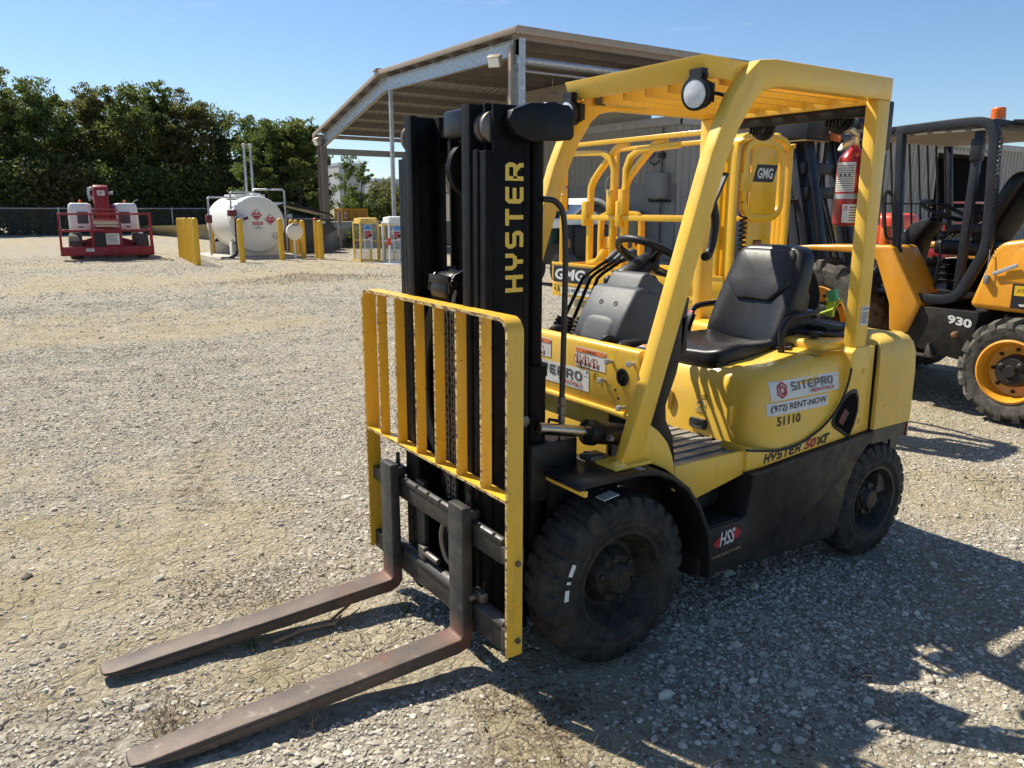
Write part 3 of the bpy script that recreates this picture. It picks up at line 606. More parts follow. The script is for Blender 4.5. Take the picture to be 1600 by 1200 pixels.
# bollards
bol = []
def bollard(x, y, h, lab, r=.085, grp='yellow bollards round the fuel tank'):
    if not bol:
        b = B(); b.lathe([(0, .085), (.93, .085), (.965, .075), (.99, .05), (1.0, .001)], (0, 0, 0), (0, 0, 1), 20); o = mk('bollard', b, M['boll']); bol.append(o)
    else: o = bol[0].copy(); COL.objects.link(o); bol.append(o)
    o.location = (x, y, 0); o.scale = (r/.085, r/.085, h); o.rotation_euler = (rng.normal(0, .013), rng.normal(0, .013), rng.uniform(0, 6)); tag(o, lab, 'bollard', grp)
pos = ['nearest', 'second nearest', 'third nearest', 'middle', 'third farthest', 'second farthest', 'farthest']
for k in range(7): bollard(-3.60-.075*k, -21.9-.73*k, 1.37-.01*k, 'yellow bollard, %s of the row of seven left of the fuel tank' % pos[k], .088 if k == 0 else .068)
for x, y, h, l in ((-5.02, -22.4, 1.33, 'yellow bollard standing in front of the left part of the white tank end'), (-6.42, -22.9, 1.33, 'yellow bollard standing in front of the right edge of the white tank end'), (-5.32, -27.2, 1.3, 'yellow bollard low behind the left side of the white tank'),
    (-7.48, -23.9, 1.25, 'rightmost of the three close yellow bollards beside the round white disc sign'), (-7.56, -24.7, 1.25, 'middle of the three close yellow bollards beside the round white disc sign'), (-7.66, -25.5, 1.25, 'leftmost of the three close yellow bollards beside the round white disc sign'),
    (-7.68, -23.2, 1.32, 'thinner yellow bollard with a dark red top, in front of the dumpster'), (-7.58, -22.5, 1.27, 'yellow bollard in front of the right end of the grey dumpster')): bollard(x, y, h, l, .062 if 'thinner' in l else .085)
o = bol[-2]; b = B(); b.lathe([(.955, .0875), (.985, .078), (1.004, .04), (1.005, .001)], (0, 0, 0), (0, 0, 1), 16); mk('red_cap', b, M['inkr'], o)
SG = thing('disc_sign', 'round white disc on a short post at the right end of the fuel tank', 'sign', (-7.05, -23.5, 0))
b = B(); b.cyl((0, 0, 0), (0, 0, .6), .04, 10); mk('post', b, M['white'], SG); b = B(); b.lathe([(0, .26), (.05, .27), (.14, .27), (.19, .2), (.2, .001)], (0, -.05, .88), (0, 1, 0), 32); mk('disc', b, M['tankw'], SG); b = B(); b.box(-.09, .09, .13, .15, 1.08, 1.12); mk('label', b, M['inkg'], SG)
# dumpsters
DU = thing('dumpster', 'dark grey steel dumpster with a sloped end behind the yellow bollards', 'dumpster', (-8.6, -27.2, 0), 0)
b = B(); b.prism([(.95, .12), (.95, 1.22), (-.78, 1.24), (-1.12, .86), (-.62, .62), (-.45, .12)], 'y', -.8, .8); mk('body', b, M['dkgry'], DU, bevel=.015)
b = B(); b.bar([(.95, .83, 1.2), (-.8, .83, 1.22)], .06, .08); b.bar([(.2, .83, .15), (.2, .83, 1.2)], .06, .06, (0, 1, 0)); b.bar([(.95, .83, .15), (-.45, .83, .15)], .06, .06); mk('rib', b, M['dkgry'], DU)
decal('warning_sign', [(quad(0, .30, 0, .36), 0), (disc(.15, .17, .09), 1), (poly([(.10, .24), (.2, .2), (.19, .13), (.12, .15)]), 2)], (.55, .815, .62), (-1, 0, 0), (0, 0, 1), [M['stick'], M['inkr'], M['ink']], DU, lift=.01)
decal('plate', [(quad(0, .14, 0, .09), 0)], (-.5, .815, 1.08), (-1, 0, 0), (0, 0, 1), [M['stick']], DU, lift=.01)
DG = thing('dumpster', 'dark green dumpster with its black lid propped open, behind the grey dumpster', 'dumpster', (-9.1, -29.5, 0), 0)
b = B(); b.prism([(1.0, 0.1), (1.0, 1.55), (-.6, 1.25), (-.6, .1)], 'y', -.9, .9); mk('body', b, M['dkgrn'], DG, bevel=.02)
b = B(); b.prism([(1.02, 1.72), (.5, 1.86), (-1.3, 1.40), (-1.3, 1.36), (.5, 1.78), (1.02, 1.6)], 'y', -.92, .92); mk('lid', b, M['plasd'], DG, bevel=.01)
decal('plate', [(quad(0, .2, 0, .16), 0)], (.55, .905, 1.25), (-1, 0, 0), (0, 0, 1), [M['stick']], DG, lift=.01)
# dock retaining wall, handrail, upper ground
b = B(); b.box(-40, -9.3, -30.2, -29.8, -.3, 1.08); rw = mk('retaining_wall', b, M['conc'], bevel=.02); tag(rw, 'low pale concrete retaining wall of the loading dock', 'wall')
b = B(); b.add([(-9.3, -30.2, 1.04), (-60, -30.2, 1.04), (-70, -80, 1.6), (-9, -80, 1.6), (-6, -60, 0.3)], [(0, 1, 2, 3, 4)]); b.add([(-9.3, -30.2, 1.04), (-6, -60, .3), (-7, -60, -.5), (-9.3, -30.2, -.3)], [(0, 1, 2, 3)])
up_ = mk('upper_terrain', b, paint('dry_bank', (.34, .28, .17), .9, var=.3, vs=1.2, dust=(.16, .17, .07), da=.7, bump=.6, bs=8), smooth=0); up_['kind'] = 'structure'
GRD = thing('guard_rail', 'grey steel guard rail along the foot of the concrete dock wall', 'rail', (-11.2, -29.3, 0))
b = B(); b.bar([(2.0, 0, .85), (-3.5, 0, .85)], .06, .1); mk('beam', b, M['galv'], GRD)
for x in (.2, -2.6): b = B(); b.bar([(x, -.06, 0), (x, -.06, 1.5 if x > 0 else .9)], .14, .1, (0, 1, 0)); mk('post', b, M['tan'], GRD)
YB = thing('yellow_basket', 'orange yellow steel mesh basket sitting on the concrete dock wall', 'basket', (-12.3, -31.2, 1.06))
b = B()
for z in (.02, .52): b.bar([(-.58, .4, z), (.58, .4, z)], .05, .05); b.bar([(-.58, -.4, z), (.58, -.4, z)], .05, .05); b.bar([(-.58, -.4, z), (-.58, .4, z)], .05, .05); b.bar([(.58, -.4, z), (.58, .4, z)], .05, .05)
for x in (-.58, -.2, .15, .58):
    for y in (-.4, .4): b.bar([(x, y, 0), (x, y, .54)], .045, .045, (0, 1, 0))
mk('frame', b, M['org'], YB); b = B(); b.box(-.56, .56, -.385, -.375, .03, .5); b.box(-.56, .56, .375, .385, .03, .5); b.box(.55, .56, -.38, .38, .03, .5); mk('mesh_panel', b, paint('basket_mesh', (.42, .22, .03), .6, var=.3, vs=30), YB)
decal('plate', [(quad(0, .12, 0, .3), 0), (quad(.03, .09, .05, .24), 1)], (.50, .43, .12), (-1, 0, 0), (0, 0, 1), [M['stick'], M['inkr']], YB, lift=.01)
# gas bottle cages
def cage(x, y, mat, lab, w=.56, h=1.20, dep=.7, hood=.16):
    t_ = thing('gas_cage', lab, 'gas cage', (x, y, 0), R(-6)); b = B(); t = .045
    for xx in (-w/2, w/2):
        for yy in (0, -dep): b.bar([(xx, yy, .03), (xx, yy, h)], t, t, (0, 1, 0))
    for z in (.05, h*.55, h): b.bar([(-w/2, 0, z), (w/2, 0, z)], t, t); b.bar([(-w/2, -dep, z), (w/2, -dep, z)], t, t)
    for z in (.05, h): b.bar([(-w/2, 0, z), (-w/2, -dep, z)], t, t); b.bar([(w/2, 0, z), (w/2, -dep, z)], t, t)
    b.bar([(0, 0, .05), (0, 0, h*.55)], .03, .03, (0, 1, 0)); mk('frame', b, mat, t_)
    b = B()
    n = 16
    for k in range(1, n): b.bar([(-w/2+w*k/n, -.008, .05), (-w/2+w*k/n, -.008, h)], .005, .005, (0, 1, 0))
    for k in range(1, 34): b.bar([(-w/2, -.008, .05+h*k/34), (w/2, -.008, .05+h*k/34)], .005, .005)
    mk('wire_mesh', b, M['galv'], t_, smooth=0); b2 = B(); b2.v = [(x_, y_-dep+.016, z_) for x_, y_, z_ in b.v]; b2.f = list(b.f); b2.m = list(b.m); mk('wire_mesh', b2, M['galv'], t_, smooth=0)
    b = B(); b.prism([(0.0, h), (-dep, h), (-dep, h+hood*.8), (-.1, h+hood), (0.0, h+hood*.85)], 'x', -w/2+.02, w/2-.02); mk('hood', b, mat, t_, bevel=.01)
    decal('safety_sign', [(quad(-.13, .13, 0, .75), 0), (quad(-.12, .12, .59, .735), 1), (poly([(-.02, .64), (.02, .64), (.012, .71), (-.012, .71)]), 4), (lines(-.11, .11, .34, .56, 3, .75), 2), (quad(-.11, -.01, .33, .38), 3), (quad(.02, .11, .40, .46), 4), (lines(-.10, .10, .03, .28, 6), 3)], (w*.08, .03, h*.33), (-1, 0, 0), (0, 0, 1), [M['stick'], M['inkb'], M['inkr'], M['inkg'], M['ink']], t_, lift=.004)
    return t_
cage(-8.42, -20.6, M['pyel'], 'pale yellow wire gas cage with a safety notice on its door')
c2 = cage(-9.06, -20.2, M['pyel'], 'wide yellow barred gas cage standing behind the white cage', .6, 1.12, .5, .04)
c3 = cage(-8.90, -19.55, M['white'], 'white wire gas cage with a safety notice, beside the yellow cage', .58, 1.22, .6, .19)
b = B(); b.add([(.16, .035, .80), (.24, .035, .95), (.16, .035, 1.12), (.08, .035, .95)], [(0, 1, 2, 3)]); mk('diamond_placard', b, M['stick'], c3)
b = B(); b.prism([(.24, .58), (.35, .55), (.37, .65), (.36, .76), (.26, .78)], 'y', .02, .05); mk('warning_flag', b, M['ored'], c3, bevel=.006)
b = B(); b.box(-10.2, -8.3, -20.6, -18.9, -.05, .03); pa = mk('cage_pad', b, M['conc'], bevel=.01); pa['kind'] = 'structure'
# wind marker balloon and overhead line
WM = thing('marker_flag', 'small orange red marker on a thin pole beyond the shed column', 'marker', (-19.6, -60, 0)); b = B(); b.cyl((0, 0, 0), (0, 0, 5.6), .02, 6); mk('pole', b, M['galv'], WM); b = B(); b.sbox((0, 0, 5.95), (.15, .1, .36), .8, 12); mk('marker', b, M['ored'], WM)
b = B()
pl_ = thing('power_line', 'thin overhead cables crossing the sky under the shed roof', 'cables', (-40, -75, 0))
for z in (6.9, 3.9): b.tube([(-30+20, 0, z), (0, 5, z-.25), (-60, 0, z-.1)], .018, 5)
mk('cable', b, M['ink'], pl_)

# ------------------------------------------------------------ open shed on galvanised frames
SH = thing('open_shed', 'tall open sided steel shed with a brown ribbed roof and galvanised columns', 'shed', (-11.4, -16.8, 0))
P0, P1, P2 = (0, 6.42), (-8.6, 6.44), (-15.2, 4.80)       # (y, z) of the roof line, local
xe = -9.4
b = B()
def roofseg(a, c, n):
    v_ = Vector((c[0]-a[0], c[1]-a[1])); L_ = v_.length; d_ = v_/L_; nn = Vector((-d_.y, d_.x)); nn = nn if nn.y > 0 else -nn
    x = .25
    pts = []; k = 0; xs = .25
    while xs > xe-.25:
        pts += [(xs, 0), (xs-.19, 0), (xs-.215, .032), (xs-.275, .032)]; xs -= .30
    top = [(x_, h_) for x_, h_ in pts]
    V = []; F = []
    for (s_, t_) in ((0, 0), (1, 0)):
        q_ = Vector(a)+v_*s_
        for x_, h_ in top: V.append((x_, q_.x+nn.x*(h_+.012), q_.y+nn.y*(h_+.012)))
    m_ = len(top)
    F = [(i, i+1, m_+i+1, m_+i) for i in range(m_-1)]
    V2 = [(v0, v1-nn.x*.012, v2-nn.y*.012) for v0, v1, v2 in V]; b.add(V+V2, F+[tuple(2*m_+i for i in f[::-1]) for f in F])
roofseg(P0, P1, 1); roofseg(P1, P2, 1)
mk('roof', b, M['roof'], SH, smooth=20)
b = B()
def beam(pts, w, h, dz=0, x=0): b.bar([(x, y, z+dz) for y, z in pts], w, h, (0, 0, 1))
for x in (.27,): beam([(P0[0]+.25, P0[1]), P1, P2, (P2[0]-.3, P2[1]-.08)], .05, .16, -.02, x)
b.bar([(.27, .27, P0[1]-.02), (xe-.3, .27, P0[1]-.02)], .05, .2)
beam([(P1[0]-.02, P1[1]+.06), (P1[0]-.35, P1[1]-.0)], .4, .06, .05, .15)
b.bar([(.27, P2[0]-.3, P2[1]-.1), (xe, P2[0]-.3, P2[1]-.1)], .14, .16)
mk('roof_trim', b, M['tan'], SH, bevel=.008)
for x in (0, xe):
    b = B()
    for (a, c) in ((P0, P1), (P1, P2)):
        h0 = .42; b.bar([(x, a[0], a[1]-.42), (x, c[0], c[1]-.42)], .02, h0); b.bar([(x, a[0], a[1]-.21), (x, c[0], c[1]-.21)], .16, .02); b.bar([(x, a[0], a[1]-.63), (x, c[0], c[1]-.63)], .16, .02)
    mk('rafter', b, M['galv'], SH, smooth=0)
    for (yy, zt, w) in ((P0[0], P0[1]-.2, .30), (P1[0]+.4, P1[1]-.62, .12), (P2[0], P2[1]-.25, .48)):
        if x == xe and yy < -1: continue
        b = B(); zb = 1.05 if yy < -13.5 else 0
        if w > .2: b.box(x-.01, x+.01, yy-w/2, yy+w/2, zb, zt); fl_ = .13 if w > .4 else .10; b.box(x-fl_, x+fl_, yy-w/2-.014, yy-w/2, zb, zt); b.box(x-fl_, x+fl_, yy+w/2, yy+w/2+.014, zb, zt)
        else: b.box(x-w/2, x+w/2, yy-w/2, yy+w/2, zb, zt)
        mk('column', b, M['purl'] if w > .4 else M['galv'], SH, smooth=0)
b = B(); b.box(.08, .17, -.30, -.16, 0, 6.1); mk('downpipe', b, M['tan'], SH)
n_ = 0
for (a, c, k0, k1) in ((P0, P1, 0, 8), (P1, P2, 1, 7)):
    for k in range(k0, k1):
        s_ = k/(7.5 if a is P0 else 6.6); y = a[0]+(c[0]-a[0])*s_; z = a[1]+(c[1]-a[1])*s_-.115; b = B()
        b.box(.22, xe-.2, y-.008, y+.008, z-.1, z+.1); b.box(.22, xe-.2, y, y+.07, z+.092, z+.1); b.box(.22, xe-.2, y-.07, y, z-.1, z-.092); mk('purlin', b, M['purl'], SH, smooth=0)
b = B(); b.bar([(0, P2[0], P2[1]-.75), (xe, P2[0], P2[1]-.75)], .16, .26); mk('eave_beam', b, M['galv'], SH)
b = B(); b.cyl((.05, P0[0], P0[1]-.75), (xe, P0[0], P0[1]-.75), .11, 12); b.cyl((.05, -.1, P0[1]-1.0), (xe, -.1, P0[1]-1.0), .035, 8); mk('duct', b, M['galv'], SH)
def flood(x, y, z, d):
    b = B(); d = Vector(d).normalized(); u_ = d.cross(Vector((0, 0, 1))).normalized(); w_ = u_.cross(d); Mx = Matrix((d, u_, w_)).transposed()
    b.obox((x, y, z), (.26, .38, .30), Mx); b.bar([(x-d.x*.1, y-d.y*.1, z), (x-.25, y-.1, z-.12)], .05, .05); o = mk('flood_light', b, M['tan'], SH, bevel=.02)
    b = B(); b.obox(Vector((x, y, z))+d*.135, (.012, .32, .24), Mx); mk('flood_glass', b, M['lens'], o)
flood(.32, -.75, P0[1]-.70, (.75, .55, -.5)); flood(.25, P2[0]+.2, P2[1]-.35, (.9, .1, -.45))
for x, y, zz in ((-3.2, -10.6, 5.0), (-4.3, -4.2, 5.72)):
    b = B(); b.lathe([(0, .03), (-.12, .05), (-.2, .18), (-.22, .18)], (x, y, zz), (0, 0, 1), 16); b.cyl((x, y, zz), (x, y, zz+.35), .012, 6); mk('hanging_lamp', b, M['galv'], SH)

# ------------------------------------------------------------ metal clad warehouse
WH = thing('warehouse', 'long low warehouse clad in grey ribbed metal with a pale lower band', 'warehouse', (-17.1, -16.2, 0))
def ribs(p, q, z0, z1, nrm, per=.32, d=.035):
    p, q = Vector(p), Vector(q); L_ = (q-p).length; d_ = (q-p)/L_; nrm = Vector(nrm); n = int(L_/per); V = []; 
    for k in range(n+1):
        for s_, h_ in ((0, 0), (.62, 0), (.70, d), (.92, d)):
            x_ = min(L_, (k+s_)*per); V.append(p+d_*x_+nrm*h_)
    m_ = len(V); b.add([(v_.x, v_.y, z0) for v_ in V]+[(v_.x, v_.y, z1) for v_ in V], [(i, i+1, m_+i+1, m_+i) for i in range(m_-1)])
b = B(); ribs((0, 0, 0), (-15.1, 0, 0), 0, 4.25, (0, 1, 0)); ribs((-19.6, 0, 0), (-62, 0, 0), 0, 4.25, (0, 1, 0)); b2 = None
ribs((-15.1, 0, 0), (-19.6, 0, 0), 4.0, 4.25, (0, 1, 0)); ribs((0, -18, 0), (0, 0, 0), 2.42, 4.25, (1, 0, 0)); mk('wall', b, M['wall'], WH, smooth=15, recalc=False)
b = B(); b.box(-.15, 0.0, -18, -.04, 0, 2.42); b.box(-.12, .03, -18, -.04, 2.40, 2.45); mk('lower_wall', b, M['walls'], WH)
b = B(); b.box(-62, .06, -.05, .09, 4.25, 4.52); b.box(-.05, .09, -18, .09, 4.25, 4.52); b.box(-62, .02, -18, .0, 4.45, 4.5); mk('roof_edge', b, paint('wall_trim', (.34, .32, .29), .5), WH, bevel=.01)
b = B(); b.box(-19.7, -15.0, -6, -5.9, 0, 4.1); b.box(-15.1, -15.02, -6, 0, 0, 4.0); b.box(-19.68, -19.6, -6, 0, 0, 4.0); b.box(-19.7, -15.0, -6, 0, 3.95, 4.0); mk('door_recess', b, paint('dark_interior', (.02, .02, .02), .9), WH)
b = B(); b.box(-15.1, -14.95, 0.0, .06, 0, 4.0); b.box(-19.75, -19.6, 0.0, .06, 0, 4.0); b.box(-19.75, -14.95, 0, .06, 3.98, 4.12); mk('door_frame', b, M['tan'], WH)
b = B(); b.box(.0, .5, -.95, -.30, 1.98, 2.78); mk('wall_cabinet', b, M['walls'], WH, bevel=.02)
b = B(); b.tube([(.06, -1.15, 2.55), (.06, -1.15, 1.9), (.06, -.2, 1.9)], .04, 8); b.tube([(.06, -.62, .2), (.06, -.62, 4.2)], .02, 6); b.box(.04, .18, -.72, -.52, 3.25, 3.42); b.tube(spline([(.1, -.9, 3.42), (.12, -1.15, 3.2), (.1, -.95, 3.05), (.1, -.7, 3.2)], 5), .02, 6); mk('wall_conduit', b, M['ink'], WH)
BC = thing('electric_cabinet', 'tall beige electrical cabinet standing against the warehouse wall', 'cabinet', (-16.6, -18.2, 0))
b = B(); b.box(-.3, .3, -.75, .6, 0, 1.62); mk('body', b, M['beige'], BC, bevel=.02); b = B(); b.box(.3, .315, -.70, -.05, .1, 1.55); b.box(.3, .315, .0, .55, .1, 1.55); b.box(.315, .335, .05, .1, .8, .95); mk('door', b, M['beige'], BC, bevel=.006)
# higher rear wall under the shed roof
b = B(); b.box(-17.6, -17.3, -34, -18.0, 4.4, 6.2); tag(mk('gable_wall', b, M['wall']), 'dark upper gable wall above the warehouse under the shed roof', 'wall')
# small things by the wall: rack, posts
RK = thing('steel_rack', 'empty black steel rack against the warehouse wall', 'rack', (-20.6, -14.6, 0))
b = B()
for x in (-.7, .7):
    for y in (-.4, .4): b.bar([(x, y, 0), (x, y, 1.45)], .06, .06, (0, 1, 0))
for z in (.1, .7, 1.42): b.bar([(-.7, .4, z), (.7, .4, z)], .06, .06); b.bar([(-.7, -.4, z), (.7, -.4, z)], .06, .06); b.bar([(-.7, -.4, z), (-.7, .4, z)], .05, .05); b.bar([(.7, -.4, z), (.7, .4, z)], .05, .05)
b.bar([(-.7, .4, .1), (.1, .4, .7)], .04, .04); mk('frame', b, M['ink'], RK)
bollard(-21.6, -15.7, 1.25, 'yellow bollard behind the black steel rack at the warehouse wall', .085, 'yellow bollards at the warehouse wall'); bollard(-24.6, -15.5, 1.35, 'yellow bollard seen behind the leaning mast at the warehouse wall', .085, 'yellow bollards at the warehouse wall')
b = B(); b.box(-.06, .06, -.06, .06, 0, 1.3); o = mk('blue_post', b, M['inkb']); o.location = (-22.9, -15.3, 0); tag(o, 'thin blue post standing at the warehouse wall', 'post')
# white hooded loader behind the scissor lift
WL = thing('compact_loader', 'compact loader with a dark glass cab and a raised white hood, behind the scissor lift', 'loader', (-9.2, -11.2, 0), R(0))
b = B(); b.box(-.65, .55, -1.2, .2, .45, 1.32); b.box(-.55, .35, .18, .26, .62, 1.30); mk('body', b, M['plasd'], WL, bevel=.06, seg=3)
decal('lettering', [(fit(text_geo('JCB', .03), 0, .10, 0, .035), 0)], (-.28, .262, 1.05), (-1, 0, 0), (0, 0, 1), [M['inky']], WL)
b = B(); b.loft([[(x, y, z) for x, y in ((.35-.1*i, .25-.9*i*.0), (-.45-.2*i, .25), (-.45-.2*i, -.9), (.35-.1*i, -.9))] for z, i in ((1.66, 0), (1.70, .3))])
pr = spline([Vector((.5, 0, 1.50)), Vector((.25, 0, 1.68)), Vector((-.05, 0, 1.86)), Vector((-.30, 0, 1.86)), Vector((-.52, 0, 1.76))], 5); q_ = [(p_.x, p_.z) for p_ in pr]; b = B(); b.prism(q_+[(x, z-.06) for x, z in q_[::-1]], 'y', -1.0, .3); mk('hood', b, M['white'], WL, bevel=.02)
b = B(); b.prism([(-.08, 1.68), (-.35, 1.72), (-.62, 1.62), (-.66, 1.55), (-.40, 1.58)], 'y', -.9, .25); mk('hood_underside', b, M['ink'], WL, bevel=.01)
b = B(); b.prism([(-.05, 1.30), (-.45, 1.30), (-.42, 1.52), (-.3, 1.62), (-.1, 1.62)], 'y', -.7, .15); mk('engine_cover', b, M['white'], WL, bevel=.05, seg=3)
b = B(); b.box(.30, .95, -1.5, -.1, .9, 2.2); mk('cab_glass', b, M['glass'], WL, bevel=.03); b = B(); b.box(.28, .97, -1.52, -.08, 2.06, 2.22); b.box(.28, .34, -.12, -.06, .9, 2.1); b.box(.9, .97, -.12, -.06, .9, 2.1); mk('cab_frame', b, M['slate'], WL, bevel=.02)
b = B(); b.box(.05, .95, -.2, .15, 1.25, 1.46); mk('front_cover', b, M['white'], WL, bevel=.06, seg=3)
for x in (-.5, .5):
    for y in (.1, -1.1): b = B(); b.lathe([(-.13, .2), (-.14, .34), (-.1, .38), (.1, .38), (.14, .34), (.13, .2)], (x, y, .38), (1, 0, 0), 24); b.lathe([(-.1, .2), (.1, .2)], (x, y, .38), (1, 0, 0), 16); mk('wheel', b, M['rubg'], WL)
# red equipment behind the orange machine
RG = thing('red_generator', 'bright red boxed generator behind the orange machine cab', 'generator', (-18.6, -9.6, 0))
b = B(); b.sbox((.2, 0, .95), (.62, .5, .62), .35, 28); mk('housing', b, M['ored'], RG, smooth=60); b = B(); b.box(-.1, .5, .48, .52, .85, 1.15); mk('vent', b, M['stick'], RG)
b = B(); b.box(-.6, .9, -.5, .5, .1, .32); mk('skid', b, M['ink'], RG)
for x in (-.35, .65): b = B(); b.lathe([(-.1, .12), (-.1, .24), (.1, .24), (.1, .12)], (x, .5, .24), (0, 1, 0), 20); mk('wheel', b, M['rubg'], RG)
R2 = thing('red_platform_lift', 'dark red lift with a grey control cabinet, seen through the cab of the orange machine', 'lift', (-21.6, -9.3, 0))
b = B(); 
for x in (-1.1, 0, 1.1): b.bar([(x, 0, .6), (x, 0, 1.85)], .06, .06, (0, 1, 0))
for z in (.62, 1.3, 1.85): b.bar([(-1.1, 0, z), (1.1, 0, z)], .06, .06)
b.box(-1.1, 1.1, -.7, .02, .35, .6); mk('basket', b, M['bred'], R2, bevel=.01); b = B(); b.box(-.5, .7, -.3, -.05, .75, 1.7); mk('cabinet', b, M['plas'], R2, bevel=.02)
for x in (-.8, .8): b = B(); b.lathe([(-.1, .1), (-.1, .3), (.1, .3), (.1, .1)], (x, -.3, .3), (0, 1, 0), 20); mk('wheel', b, M['rubg'], R2)
# radio mast, far pale buildings
for x, y, w, d, h, l in ((-44.0, -112, 1.9, 6, 7.4, 'tall pale grey industrial building far beyond the dock'), (-53.0, -118, 2.6, 6, 5.6, 'lower pale grey industrial building beside the tall one, far beyond the dock'), (-61.5, -124, 2.2, 6, 4.2, 'low pale flat roofed building farthest right beyond the bushes')):
    t_ = thing('industrial_building', l, 'building', (x, y, 0)); b = B(); b.box(-w, w, -d, d, 0, h); mk('wall', b, M['pale'], t_, smooth=0); b = B(); b.box(-w-.1, w+.1, -d-.1, d+.1, h, h+.35); mk('roof', b, M['galv'], t_); b = B(); b.box(-w+.4, -w+1.4, d, d+.05, 1.6, 3.2); b.box(.3, 1.3, d, d+.05, 1.6, 3.2); mks('window', b, M['glass'], t_)
# ------------------------------------------------------------ chain link fence with dark screen
FN = thing('chain_link_fence', 'long chain link fence with a galvanised top rail below the trees', 'fence', (-4, -50.5, 0))
b = B(); b.tube([(14, 0, 1.56), (-24, 0, 1.56)], .035, 6); mk('top_rail', b, M['galv'], FN)
for k in range(13): b = B(); b.cyl((13.6-3.05*k, 0, 0), (13.6-3.05*k, .0, 1.62), .04, 8); mk('post', b, M['galv'], FN)
b = B(); n_ = 0
for k in range(-12, 390):
    x0_ = 14-.1*k
    for sg in (1, -1):
        za, zb = 0., 1.54; xa, xb = x0_, x0_-1.54*sg
        if min(xa, xb) < -24 or max(xa, xb) > 14: continue
        b.add([(xa-.006, -.05, za), (xa+.006, -.05, za), (xb+.006, -.05, zb), (xb-.006, -.05, zb)], [(0, 1, 2, 3)])
mk('wire_mesh', b, paint('weathered_wire', (.10, .105, .11), .6, metal=.3), FN, smooth=0, recalc=False)

# ------------------------------------------------------------ trees: tapered trunks and limbs, crowns of leaf-sized faces
def leafmat(name, a, c, tr=.5):
    m = bpy.data.materials.new(name); m.use_nodes = True; t = m.node_tree; t.nodes.clear(); o = t.nodes.new('ShaderNodeOutputMaterial')
    at = N(t, 'Attribute'); at.attribute_name = 'shade'; col = mixc(t, at.outputs['Fac'], a, c)
    d = N(t, 'BsdfPrincipled', Roughness=.55); d.inputs['Specular IOR Level'].default_value = .3; t.links.new(col, d.inputs['Base Color']); tl = N(t, 'BsdfTranslucent'); t.links.new(mixc(t, .5, col, (.16, .2, .03)), tl.inputs[0])
    mx_ = N(t, 'MixShader'); mx_.inputs[0].default_value = tr; t.links.new(d.outputs[0], mx_.inputs[1]); t.links.new(tl.outputs[0], mx_.inputs[2]); t.links.new(mx_.outputs[0], o.inputs[0]); return m
LM = [leafmat('leaf_olive', (.048, .066, .025), (.165, .195, .06)), leafmat('leaf_green', (.04, .066, .023), (.14, .195, .056)), leafmat('leaf_brown_green', (.06, .058, .024), (.20, .175, .065))]
M['bark'] = paint('bark', (.075, .058, .045), .9, var=.3, vs=4, bump=.5, bs=30)
def leaf_cards(name, P, size, mat, parent, aspect=.5):
    n = len(P); a = rng.normal(size=(n, 3)); a /= np.linalg.norm(a, axis=1)[:, None]; c_ = rng.normal(size=(n, 3)); u = np.cross(a, c_); u /= np.linalg.norm(u, axis=1)[:, None]; w_ = np.cross(a, u)
    s = (size*rng.uniform(.55, 1.35, n))[:, None]; V = np.stack([P-u*s, P-w_*s*aspect+u*s*.1, P+u*s, P+w_*s*aspect+u*s*.1], 1)
    o = fastmesh(name, V.reshape(-1, 3), np.arange(4*n).reshape(n, 4), mat, 4, np.repeat(np.clip(rng.normal(.5, .28, n), 0, 1), 4), smooth=False); o.parent = parent; return o
def tree(x, y, h, rad, lab, seed, kind=0, z0=0, low=.12, ncl=60, npc=110, leaf=.17, group='trees behind the fence', name='tree', thin=1., sh=.5):
    global rng
    old = rng; rng = np.random.default_rng(seed); rr = random.Random(seed)
    t_ = thing(name, lab, 'tree', (x, y, z0), 0, group); b = B()
    lean = rr.uniform(-.05, .05)*h; tr = spline([Vector((0, 0, -.1)), Vector((lean*.2, 0, h*.25)), Vector((lean*.6, rr.uniform(-.2, .2), h*.55)), Vector((lean, 0, h*.86))], 4); k = len(tr); r0 = .022*h
    b.tube(tr, [r0*(1-.96*i/(k-1)) for i in range(k)], 8); tips = []
    for q in range(int(ncl*.42)):
        f = rr.uniform(.12, .99); p = tr[int(f*(k-1))]; a = rr.uniform(0, 2*PI); prof = math.sin(min(1, (1-f)*1.25+.12)*PI/2)**.8*(.75+.5*rr.random())
        L_ = rad*prof; e = Vector((math.cos(a)*L_, math.sin(a)*L_, L_*rr.uniform(.15, .75)+f*f*.5)); m1 = p+e*.5+Vector((0, 0, .08*L_)); tip = p+e
        b.tube([p, m1, tip], [r0*.34*(1-f*.6), r0*.2*(1-f*.6), .012], 5); tips += [p+e*.45, p+e*.68, p+e*.88, tip]
    mk('trunk', b, M['bark'], t_)
    P = []
    cl = [np.array(v) for v in tips]+[np.array((lean+rr.gauss(0, .1)*rad, rr.gauss(0, .1)*rad, h*(.72+.036*q_))) for q_ in range(8)]
    while len(cl) < ncl*2.1:
        f = low+(1-low)*rr.random()**.85; a = rr.uniform(0, 2*PI); rp = rad*(.42+.75*math.sin(PI*min(1, max(0.02, (f-low*.5)))**.9))*(.55+.5*rr.random())*.8
        cl.append(np.array((math.cos(a)*rp+lean*f, math.sin(a)*rp, h*f)))
    for c in cl:
        s = rad*rr.uniform(.11, .25); n = int(npc*thin*rr.uniform(.4, 1.1)); d = rng.normal(size=(n, 3)); d /= np.linalg.norm(d, axis=1)[:, None]; P.append(c+d*(s*rng.random((n, 1))**.45)*np.array([1.15, 1.15, .72]))
    P = np.concatenate(P); P = P[P[:, 2] > .25]; leaf_cards('crown', P, leaf, LM[kind], t_, sh); rng = old; return t_
